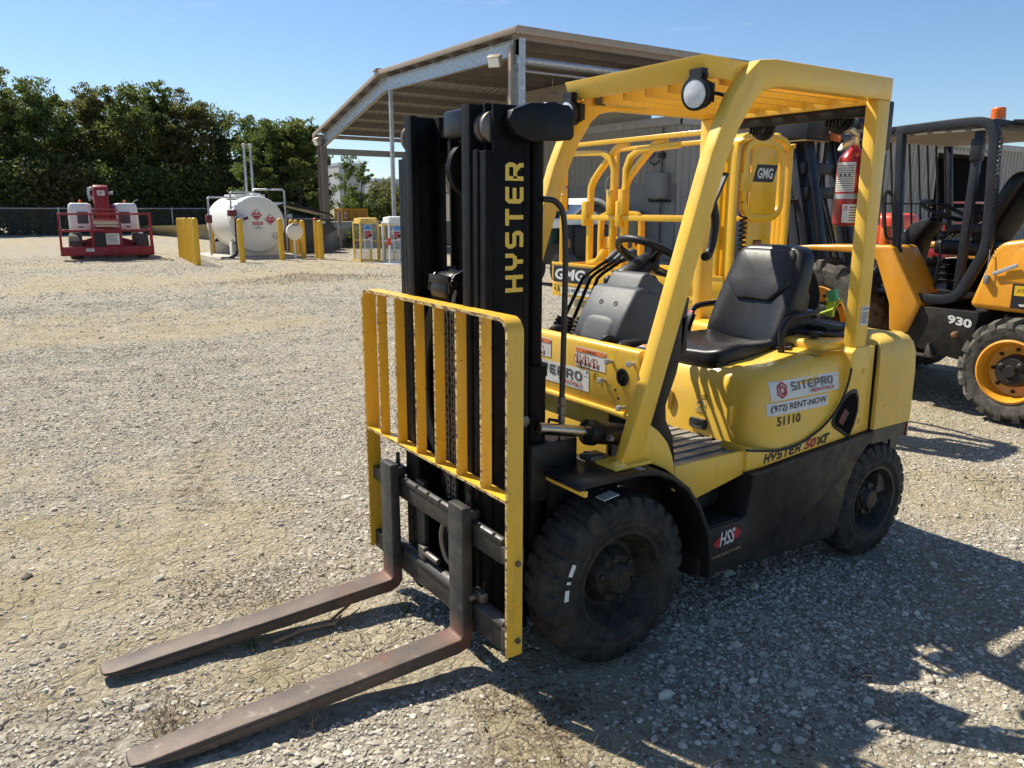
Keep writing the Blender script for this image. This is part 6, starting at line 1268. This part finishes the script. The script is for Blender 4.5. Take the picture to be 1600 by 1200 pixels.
for s in (1, -1):
    b = B(); y = s*.285
    b.tube(spline([(-1.17, s*.25, .99), (-1.16, y, 1.03), (-1.155, y, 1.11), (-1.18, y, 1.165), (-1.24, y, 1.185), (-1.38, s*.275, 1.19), (-1.43, s*.25, 1.175)], 5), .0155, 10); ar = mk('arm_rest', b, M['plasd'], FK)
    b = B(); b.box(-1.30, -1.20, s*.255-.02, s*.255+.02, .95, 1.06); b.prism([(-1.24, 1.0), (-1.30, 1.085), (-1.40, 1.045), (-1.36, .965)], 'y', s*.27, s*.335); mk('arm_bracket', b, M['plasd'], ar, bevel=.012)
b = B(); b.obox((-1.10, -.235, 1.115), (.03, .045, .09), Matrix.Rotation(R(-25), 3, 'Y')); bk = mk('belt_buckle', b, M['plasd'], FK, bevel=.006)
b = B(); b.obox((-1.118, -.235, 1.158), (.02, .03, .018), Matrix.Rotation(R(-25), 3, 'Y')); mk('buckle_button', b, M['pinkred'], bk, bevel=.003)
b = B(); b.bar(spline([(-1.22, .20, 1.03), (-1.20, .24, 1.045), (-1.22, .29, 1.05)]), .04, .004); b.bar([(-1.36, .16, 1.10), (-1.42, .2, 1.20), (-1.43, .2, 1.27)], .05, .004, (0, 1, 0)); mks('seat_belt', b, paint('belt_web', (.07, .065, .06), .7), FK)
# rear stuff seen beside the seat: fuel-tank cradle, latch strap and tag
b = B(); b.prism([(-1.36, 1.10), (-1.44, 1.17), (-1.62, 1.13), (-1.62, 1.09), (-1.4, 1.085)], 'y', .02, .16); b.box(-1.72, -1.50, -.22, .28, 1.085, 1.12); cr = mk('tank_cradle', b, M['frame'], FK, bevel=.01)
b = B(); b.bar(spline([(-1.60, .12, 1.16), (-1.63, .10, 1.26), (-1.64, .04, 1.36), (-1.63, -.06, 1.415), (-1.62, -.16, 1.40)], 6), .06, .008, (1, 0, 0)); mk('cradle_strap', b, M['plasd'], cr)
b = B(); b.obox((-1.585, .115, 1.135), (.02, .05, .10), Matrix.Rotation(R(25), 3, 'Y')); mk('strap_latch', b, M['galv'], cr, bevel=.004)
b = B(); b.obox((-1.63, .205, 1.255), (.03, .05, .055), Matrix.Rotation(R(15), 3, 'X')); tg = mk('safety_tag', b, M['green'], cr, bevel=.004)
b = B(); b.tube([(-1.61, .15, 1.16), (-1.62, .22, 1.19), (-1.64, .25, 1.24)], .007, 6); b.box(-1.645, -1.63, .175, .215, 1.15, 1.225); mk('lime_clip', b, M['lime'], tg)

# wheels
def wheel(name, x, y, r, w, rimr, s, big):
    root = None; c = (x, y, r-.003); n = 224
    hw = w/2
    prof = [(-hw*.80, rimr), (-hw*.98, rimr+.03), (-hw, r-.075), (-hw*.93, r-.035), (-hw*.80, r-.010), (-hw*.5, r), (0, r+.002), (hw*.5, r), (hw*.80, r-.010), (hw*.93, r-.035), (hw, r-.07), (hw*1.03, r-.08), (hw*1.03, r-.088), (hw*.985, r-.095), (hw*.985, rimr+.045), (hw*1.01, rimr+.040), (hw*1.01, rimr+.034), (hw*.975, rimr+.030), (hw*.99, rimr+.03), (hw*.90, rimr+.012), (hw*.80, rimr)]
    per = 8 if big else 8
    def mod(i, j):
        jj = (j+(per//2 if i < 6 else 0)) % per
        if jj < 2 and i in (3, 4, 8, 9): return .018
        if jj < 2 and i in (5, 7): return .011
        return 0
    b = B(); b.lathe(prof, c, (0, s, 0), n, mod, cap=False); ty = mk('wheel', b, M['rub'], FK, smooth=32)
    b = B()
    o = hw*.80
    b.lathe([(o-.004, rimr+.012), (o+.012, rimr+.014), (o+.012, rimr), (o-.01, rimr-.012), (o-.05, rimr-.03), (o-.075, rimr*.72), (o-.075, rimr*.62), (o-.03, rimr*.52), (o-.022, rimr*.48), (o-.022, rimr*.36), (o-.004, rimr*.30), (o+.002, rimr*.26), (o+.002, .0001)], c, (0, s, 0), 40, cap=False)
    for k in range(6):
        a = 2*PI*k/6+.3; q_ = Vector(c)+Vector((math.cos(a)*rimr*.43, s*(o-.024), math.sin(a)*rimr*.43)); b.lathe([(0, .011), (.012, .011), (.013, .006)], q_, (0, s, 0), 6)
    b.lathe([(-hw*.8, rimr), (-hw*.2, rimr*.9)], c, (0, s, 0), 30, cap=False); b.lathe([(-hw*.5, rimr*.9), (-hw*.5, .001)], c, (0, s, 0), 20, cap=False)
    mk('rim', b, M['rim'], ty, smooth=35)
    return ty
for s in (1, -1):
    fw = wheel('front', 0, s*.453, .329, .205, .182, s, True)
    wheel('rear', -1.655, s*.435, .287, .165, .160, s, False)
    if s > 0: FWL = fw
lay = []
for a0, a1 in ((169, 178.5), (182.2, 184.5), (189, 198)):
    pts = [(.268*math.cos(R(a)), .268*math.sin(R(a))) for a in np.linspace(a0-18, a1-18, 6)]
    V_ = [(x*k, y*k) for k in (.965, 1.035) for x, y in pts]; lay.append(((np.array(V_), [(i, i+1, i+7, i+6) for i in range(5)]), 0))
FMK = decal('paint_mark', lay, (0, .5558, .326), (-1, 0, 0), (0, 0, 1), [M['white']], FWL, lift=.0005)
FMK.scale = (1, 1, 1)
# fork steel: bare and rusty along the blade, still dark with old paint up the shank
m, t, p = nmat('fork_steel'); co = N(t, 'TexCoord').outputs['Object']; sx = N(t, 'SeparateXYZ'); t.links.new(co, sx.inputs[0])
def _n(sc, de=6.):
    n = N(t, 'TexNoise', Scale=sc, Detail=de, Roughness=.65); t.links.new(co, n.inputs[0]); return n.outputs[0]
a_ = N(t, 'Math'); a_.operation = 'ADD'; t.links.new(sx.outputs[2], a_.inputs[0]); s_ = N(t, 'Math'); s_.operation = 'MULTIPLY'; t.links.new(_n(22.), s_.inputs[0]); s_.inputs[1].default_value = .10; t.links.new(s_.outputs[0], a_.inputs[1])
up_f = ramp(t, a_.outputs[0], .20, .27)
bl = mixc(t, ramp(t, _n(7., 8.), .35, .65), (.085, .070, .060), (.150, .108, .084)); bl = mixc(t, ramp(t, _n(16., 9.), .60, .66, (0, 0, 0, 1), (.5, .5, .5, 1)), bl, (.30, .26, .22)); bl = mixc(t, ramp(t, _n(4., 7.), .58, .66, (0, 0, 0, 1), (.6, .6, .6, 1)), bl, (.17, .06, .032))
sk = mixc(t, ramp(t, _n(12., 8.), .4, .7), (.030, .030, .030), (.075, .068, .058)); sk = mixc(t, ramp(t, _n(25., 9.), .62, .67, (0, 0, 0, 1), (.6, .6, .6, 1)), sk, (.16, .12, .09))
hx = ramp(t, sx.outputs[0], .54, .63, (.6, .6, .6, 1), (0, 0, 0, 1)); hm_ = N(t, 'Math'); hm_.operation = 'MULTIPLY'; t.links.new(hx, hm_.inputs[0]); t.links.new(ramp(t, _n(14., 8.), .36, .52), hm_.inputs[1]); bl = mixc(t, hm_.outputs[0], bl, (.17, .06, .038))
t.links.new(mixc(t, up_f, bl, sk), p.inputs['Base Color']); p.inputs['Roughness'].default_value = .55; p.inputs['Metallic'].default_value = .15; p.inputs['Specular IOR Level'].default_value = .35
bp = N(t, 'Bump', Strength=.4, Distance=.003); t.links.new(_n(150., 4.), bp.inputs['Height']); t.links.new(bp.outputs[0], p.inputs['Normal']); M['forkz'] = m
# ------------------------------------------------------------ three-stage mast, carriage, load backrest and forks (parts of the forklift)
MY = .002
def rail(y0, y1, x0, x1, z0, z1, s, notch):
    """I-beam with flanges front and rear; the front flange stops below the top so the roller shows."""
    b = B(); t = .02
    ya, yb = (y0, y1)
    zt = z1-(.145 if notch else 0)
    b.box(x1-.028, x1, MY+s*ya if s > 0 else MY-yb, MY+s*yb if s > 0 else MY-ya, z0, zt)
    b.box(x0, x0+.028, MY+s*ya if s > 0 else MY-yb, MY+s*yb if s > 0 else MY-ya, z0, z1)
    w0, w1 = yb-.014, yb
    b.box(x0+.028, x1-(.028 if not notch else .03), (MY+w0) if s > 0 else (MY-w1), (MY+w1) if s > 0 else (MY-w0), z0, z1)
    return b
for s in (1, -1):
    b = rail(.272, .317, .27, .445, .12, 1.995, s, True); mk('outer_mast_rail', b, M['mast'], FK, bevel=.004)
    b = rail(.233, .274, .30, .450, .12, 2.0, s, True); r1 = mk('middle_mast_rail', b, M['mast'], FK, bevel=.003)
    b = rail(.182, .235, .31, .456, .12, 2.0, s, False)
    r2 = mk('inner_mast_rail', b, M['mast'], FK, bevel=.003)
    for yy, rr in ((.286, r1), (.247, r2)):
        b = B(); b.lathe([(-.012, .046), (-.008, .052), (.008, .052), (.012, .046)], (.392, MY+s*yy, 1.925), (0, 1, 0), 24); mk('roller', b, M['steel'], rr)
    # lift cylinder behind the rail and its top bracket
    b = B(); b.cyl((.215, MY+s*.27, .15), (.215, MY+s*.27, 1.1), .045, 16); b.cyl((.215, MY+s*.27, 1.1), (.215, MY+s*.27, 1.92), .028, 14); b.lathe([(0, .05), (.04, .05)], (.215, MY+s*.27, 1.08), (0, 0, 1), 16)
    mk('lift_cylinder', b, M['mast'], FK)
    b = B(); pr = [(.385, 1.945), (.37, 1.975), (.30, 2.0), (.20, 2.005), (.145, 2.002), (.125, 1.985), (.123, 1.905), (.135, 1.892), (.22, 1.885), (.30, 1.88), (.36, 1.90)]
    b.prism(pr, 'y', MY+s*.30 if s > 0 else MY-.365, MY+s*.365 if s > 0 else MY-.30); b.box(.13, .30, MY+s*.18 if s > 0 else MY-.34, MY+s*.34 if s > 0 else MY-.18, 1.897, 1.99)
    b.lathe([(0, .03), (.008, .026)], (.2, MY+s*.33, 2.003), (0, 0, 1), 14); mk('cylinder_bracket', b, M['blkg'], FK, bevel=.012, seg=3)
    b = B(); b.lathe([(-.012, .02), (.01, .02), (.013, .014)], (.29, MY+s*.317, .93), (0, 1, 0), 16); mk('mast_pin', b, M['steel'], FK)
    b = B(); b.box(.06, .27, MY+s*.24 if s > 0 else MY-.34, MY+s*.34 if s > 0 else MY-.24, .62, .84); mk('tilt_bracket', b, M['blk'], FK, bevel=.008)
HL = (fit(block_geo('HYSTER', .80, .28, .21), 0, .425, 0, .073), 0)
decal('maker_lettering', [HL], (.297, MY+.3172, 1.39), (0, 0, 1), (1, 0, 0), [paint('gold_lettering', (.75, .52, .07), .4, var=.05)], FK)
b = B()
for z in (.5, 1.25, 1.88): b.box(.30, .335, MY-.25, MY+.25, z-.05, z+.05)
b.box(.345, .37, MY-.2, MY+.2, .25, .33); b.box(.38, .40, MY-.17, MY+.17, .75, .80)
mks('mast_crossmember', b, M['mast'], FK, bevel=.005)
b = B(); b.prism([(.432, 1.995), (.33, 2.0), (.28, 1.985), (.28, 1.90), (.36, 1.885), (.432, 1.905)], 'y', .015, MY+.20); b.box(.30, .335, MY-.2, MY+.2, 1.86, 1.96); mk('mast_head', b, M['blkg'], FK, bevel=.012)
b = B(); b.lathe([(-.02, .08), (-.015, .095), (.015, .095), (.02, .08)], (.36, .09, 1.80), (0, 1, 0), 28); b.bar([(.40, .03, 1.9), (.40, .03, 1.82)], .03, .02, (0, 1, 0)); mk('chain_sheave', b, M['mast'], FK)
b = B(); b.cyl((.365, MY-.075, .3), (.365, MY-.075, 1.42), .04, 16); b.cyl((.365, MY+.1, .3), (.365, MY+.1, 1.05), .045, 16); mk('free_lift_cylinder', b, M['mast'], FK)
decal('cylinder_label', [(quad(0, .03, 0, .07), 0), (lines(.004, .026, .005, .065, 8), 1)], (.412, MY+.085, .84), (0, 1, 0), (0, 0, 1), [M['stick'], M['ink']], FK)
# chain sheave bracket with hoses running over it
b = B()
pr = [(.445, 1.37), (.445, 1.405), (.42, 1.435), (.37, 1.455), (.33, 1.455), (.33, 1.33), (.36, 1.33)]
for y in (-.085, .062): b.prism(pr, 'y', MY+y-.006, MY+y+.006)
b.bar([(.44, MY-.085, 1.415), (.44, MY+.062, 1.415)], .012, .03); b.lathe([(-.07, .06), (-.066, .072), (.05, .072), (.054, .06)], (.375, MY-.005, 1.375), (0, 1, 0), 24); b.lathe([(0, .014), (.012, .014)], (.43, MY+.068, 1.405), (0, 1, 0), 10)
mk('sheave_bracket', b, M['blkg'], FK, bevel=.003)
for k in range(5):
    b = B(); o = .013*k
    b.tube(spline([(.40, .0+o*.6, 1.42), (.425, -.03+o*.6, 1.38), (.430, -.115+o, 1.275), (.430, -.184+o*1.1, 1.142), (.430, -.205+o*1.2, 1.036), (.430, -.179+o, .884), (.425, -.12+o, .766), (.415, -.06+o, .69), (.40, -.02+o, .60)], 6), .0085, 7)
    mk('mast_hose', b, M['hose'], FK)
for y in (.025, .068):
    b = B()
    z = .45
    while z < 1.33:
        k = int(round((z-.45)/.024)); w_ = .010 if k % 2 else .014
        b.box(.425, .437, MY+y-w_, MY+y-w_+.005, z-.014, z+.014); b.box(.425, .437, MY+y+w_-.005, MY+y+w_, z-.014, z+.014); b.cyl((.431, MY+y-.015, z+.012), (.431, MY+y+.015, z+.012), .0052, 6); z += .024
    b.tube([(.431, MY+y, 1.32), (.42, MY+y, 1.38)], .007, 6)
    mk('lift_chain', b, M['steel'], FK)
# hose with fittings down the near side of the mast
b = B(); b.tube(spline([(.215, .315, 1.70), (.165, .325, 1.69), (.135, .33, 1.64), (.125, .332, 1.5), (.125, .33, 1.2), (.125, .325, .98)], 6), .0105, 10); hs_ = mk('mast_hose', b, M['hose'], FK)
b = B()
for z, r_ in ((.985, .014), (.95, .017), (.915, .014), (.88, .018), (.85, .013)): b.lathe([(-.014, r_), (.014, r_)], (.125, .325, z), (0, 0, 1), 6)
b.cyl((.125, .325, .78), (.125, .325, .99), .009, 8); mk('hose_fitting', b, M['steel'], hs_, smooth=20)
b = B(); b.lathe([(-.06, .014), (.06, .014)], (.125, .325, .77), (0, 0, 1), 10); b.tube([(.125, .325, .905), (.155, .29, .91), (.16, .285, .86)], .007, 6); mk('valve_handle', b, M['plasd'], hs_)
b = B(); b.tube(spline([(.125, .325, .72), (.10, .33, .66), (.05, .30, .6)], 5), .012, 8); mk('hose_tail', b, M['hose'], hs_)
# tilt cylinders
for s in (1, -1):
    b = B(); b.cyl((.25, MY+s*.35, .905), (.02, MY+s*.35, .855), .022, 16); rd = mk('tilt_rod', b, M['chrome'], FK)
    b = B(); ax = (Vector((.25, 0, .905))-Vector((.02, 0, .855))).normalized(); ax = -ax
    b.lathe([(0, .02), (0, .047), (.012, .05), (.035, .05), (.036, .043), (.2, .043)], (.03, MY+s*.35, .857), ax, 24)
    for k in range(6): b.lathe([(-.003, .005), (0, .005)], Vector((.03, MY+s*.35, .857))+Vector((0, math.cos(k)*.038, math.sin(k)*.038)), ax, 6)
    mk('tilt_cylinder', b, M['blk'], FK)
    b = B(); b.lathe([(0, .012), (.03, .012), (.03, .009), (.05, .009)], (-.04, MY+s*.39, .835), (.2, s*.6, .1), 8); mk('cylinder_port', b, M['steel'], FK)
# carriage
b = B()
x0, x1 = .458, .487
for s in (1, -1): b.box(.44, .462, MY+s*.13 if s > 0 else MY-.2, MY+s*.2 if s > 0 else MY-.13, .14, .60)
b.box(.452, x1-.004, -.48, .475, .49, .565); b.prism([(.452, .565), (.487, .56), (.487, .578), (.474, .585), (.462, .585)], 'y', -.48, .475)
b.box(.452, x1-.004, -.48, .475, .165, .262); b.prism([(.452, .262), (.487, .245), (.487, .262), (.47, .28), (.452, .285)], 'y', -.48, .475)
for k in range(10):
    y = -.44+.095*k
    b.box(.472, .4885, y, y+.012, .563, .5865)
CA = mk('carriage', b, M['shank'], FK, bevel=.003)
b = B(); b.cyl((.47, -.12, .31), (.47, .0, .31), .014, 10); b.box(.455, .482, -.15, -.10, .28, .335); b.box(.455, .482, .27, .34, .285, .32); b.cyl((.48, .3, .30), (.51, .3, .30), .014, 8)
b.tube(spline([(.455, .07, .56), (.475, .04, .45), (.47, .06, .36), (.455, .09, .33)], 5), .012, 7)
mks('side_shift_lug', b, M['steel'], CA, bevel=.003)
# load backrest: flat bars on edge
xf = .512
b = B(); out_ = []
r_ = .045; y0, y1 = -.565, .548; zt = 1.338
path = [(xf-.031, y1-.006, .185), (xf-.031, y1-.006, zt-.045)]+[(xf-.031, y1-.051+.045*math.cos(R(a)), zt-.051+.045*math.sin(R(a))) for a in (15, 35, 55, 75)]+[(xf-.031, y1-.051, zt-.006)]
path += [(xf-.031, y0+.051, zt-.006)]+[(xf-.031, y0+.051-.045*math.cos(R(a)), zt-.051+.045*math.sin(R(a))) for a in (75, 55, 35, 15)]+[(xf-.031, y0+.006, zt-.06), (xf-.031, y0+.006, .185)]
fr_in = []
def strip(path, w, th, xc):      # plate swept in the yz plane with its width along x
    P = [Vector((p_[1], p_[2])) for p_ in path]; n = len(P); L_ = []; Rr = []
    for i in range(n):
        a = (P[i]-P[i-1]).normalized() if i else (P[1]-P[0]).normalized(); c_ = (P[i+1]-P[i]).normalized() if i < n-1 else a
        na = Vector((-a.y, a.x)); nb = Vector((-c_.y, c_.x)); m_ = na+nb; m_ = m_/max(.35, m_.length_squared/2); L_.append(P[i]+m_*th/2); Rr.append(P[i]-m_*th/2)
    V = [];
    for i in range(n): V += [(xc+w/2, *L_[i]), (xc+w/2, *Rr[i]), (xc-w/2, *Rr[i]), (xc-w/2, *L_[i])]
    F0 = [(i*4, i*4+1, i*4+5, i*4+4) for i in range(n-1)]
    F1 = [(i*4+j, i*4+(j+1) % 4, i*4+4+(j+1) % 4, i*4+4+j) for i in range(n-1) for j in (1, 2, 3)]+[(3, 2, 1, 0), ((n-1)*4, (n-1)*4+1, (n-1)*4+2, (n-1)*4+3)]
    b.mat(1).add(V, F0); n0 = len(b.v)-len(V); b.mi = 0; b.f += [tuple(n0+i for i in f) for f in F1]; b.m += [0]*len(F1)
strip(path, .062, .012, xf-.031)
strip([(0, y0+.012, .738), (0, y1-.012, .738)], .052, .010, xf-.027)
mk('load_backrest', b, [M['yels'], M['edge']], FK, smooth=30)
for k, y in enumerate((-.409, -.25, -.083, .068, .224, .385)):
    b = B(); strip([(0, y, .742), (0, y, zt-.011)], .040, .011, xf-.022); mk('backrest_bar', b, [M['yels'], M['edge']], FK, smooth=30)
b = B()
for y, s in ((y1, 1), (y0, -1)):
    for z in (.24, .52): b.lathe([(-.004 if s > 0 else -.006, .011), (.008, .011)], (.47, y, z), (0, s, 0), 6)
mk('backrest_bolt', b, M['steel'], FK, smooth=0)
b = B(); b.box(.435, .49, .475, .537, .5, .56); b.box(.435, .49, .475, .537, .18, .26); b.box(.435, .49, -.555, -.48, .5, .56); b.box(.435, .49, -.555, -.48, .18, .26); mks('backrest_lug', b, M['shank'], CA, bevel=.003)
# forks
for yc in (.243, -.335):
    w = .103; b = B(); t = .042
    prof = [(.492, .64), (.532, .64), (.532, .152), (.535, .143), (.545, .139), (.60, .133), (1.0, .093), (1.45, .054), (1.685, .033), (1.685, .021), (1.45, .010), (1.0, .042), (.62, .078), (.545, .084), (.505, .10), (.49, .13)]
    L0, L1 = yc-w/2, yc+w/2
    n = len(prof); ins = [.028, .012, .004]
    pf = prof[:8]+[(1.555, .0435), (1.61, .0385), (1.633, .0365), (1.640, .036)]+[(1.640, .022), (1.633, .021), (1.61, .0195), (1.555, .017)]+prof[10:]
    tp = {8: .0, 9: .008, 10: .018, 11: .030, 12: .030, 13: .018, 14: .008, 15: .0}; n = len(pf)
    V = [(x, L0+tp.get(i, 0), z) for i, (x, z) in enumerate(pf)]+[(x, L1-tp.get(i, 0), z) for i, (x, z) in enumerate(pf)]
    V = [(x, y-.082*max(0, x-.5)/1.185, z) for x, y, z in V]
    b.add(V, [tuple(range(n))[::-1], tuple(range(n, 2*n))]+[(i, (i+1) % n, n+(i+1) % n, n+i) for i in range(n)])
    b.m = [0]*len(b.f)
    bmi = []
    for f in b.f:
        zz = sum(b.v[i][2] for i in f)/len(f); xx = sum(b.v[i][0] for i in f)/len(f)
        bmi.append(0)
    b.m = bmi
    o = mk('fork', b, M['forkz'], FK, bevel=.006)
    b = B(); b.box(.452, .493, yc-w/2+.01, yc+w/2-.01, .585, .62); b.cyl((.472, yc+.0, .6), (.472, yc, .675), .009, 8); mk('fork_latch', b, M['shank'], o, bevel=.003)

# ------------------------------------------------------------ fire extinguisher strapped to the rear post
EX = thing('fire_extinguisher', 'red fire extinguisher strapped upright to the rear post of the forklift guard', 'fire extinguisher', (-1.455, .365, 1.595))
b = B(); b.lathe([(0, .055), (.006, .064), (.012, .066), (.275, .066), (.30, .058), (.325, .035), (.335, .022), (.35, .022)], (0, 0, 0), (0, 0, 1), 28); mk('cylinder', b, M['bred'], EX)
b = B(); b.lathe([(.118, .0675), (.140, .0675)], (0, 0, 0), (0, 0, 1), 28); b.box(-.02, .02, .05, .095, .112, .146); mk('strap', b, M['galv'], EX)
b = B(); b.lathe([(.345, .018), (.385, .018), (.39, .012)], (0, 0, 0), (0, 0, 1), 12); b.prism([(.0, .385), (.085, .355), (.11, .325), (.10, .32), (.03, .36), (0, .365)], 'y', -.011, .011); b.prism([(-.02, .38), (.06, .405), (.09, .40), (.03, .425), (-.02, .41)], 'y', -.010, .010); mk('valve_handle', b, paint('brassy_steel', (.5, .46, .36), .35, metal=.6), EX, bevel=.003)
b = B(); b.tube(spline([(-.02, 0, .38), (-.06, .01, .40), (-.085, .02, .36), (-.08, .02, .22), (-.075, .02, .1)], 6), .010, 8); mk('hose', b, M['hose'], EX)
def wrap(P, d, r=.0664):
    a = P[0]; return Vector((( r+d)*math.cos(a), (r+d)*math.sin(a), P[2]))
def cyl_dec(name, a0, a1, z0, z1, parent, items):
    b = B(); n = 12; V = [(.0667*math.cos(a0+(a1-a0)*i/n), .0667*math.sin(a0+(a1-a0)*i/n), z) for i in range(n+1) for z in (z0, z1)]
    b.add(V, [(2*i, 2*i+2, 2*i+3, 2*i+1) for i in range(n)])
    for (u0, u1, v0, v1), mi in items:
        k = 6; V = [(.0672*math.cos(a0+(a1-a0)*(u0+(u1-u0)*i/k)), .0672*math.sin(a0+(a1-a0)*(u0+(u1-u0)*i/k)), z0+(z1-z0)*v) for i in range(k+1) for v in (v0, v1)]
        b.mat(mi).add(V, [(2*i, 2*i+2, 2*i+3, 2*i+1) for i in range(k)])
    mk(name, b, [M['stick'], M['ink'], M['inkr']], parent, recalc=False)
cyl_dec('instruction_label', R(-35), R(45), .15, .275, EX, [((.05, .95, .04+.075*k, .065+.075*k), 1) for k in range(12)]+[((.2, .85, .52, .62), 0), ((.25, .4, .53, .61), 1), ((.5, .62, .53, .61), 1), ((.7, .8, .53, .61), 1)])
cyl_dec('inspection_label', R(10), R(75), .015, .095, EX, [((.4, .95, .1+.14*k, .15+.14*k), 1) for k in range(6)]+[((.08, .28, .68, .9), 2), ((.11, .25, .72, .86), 0)])
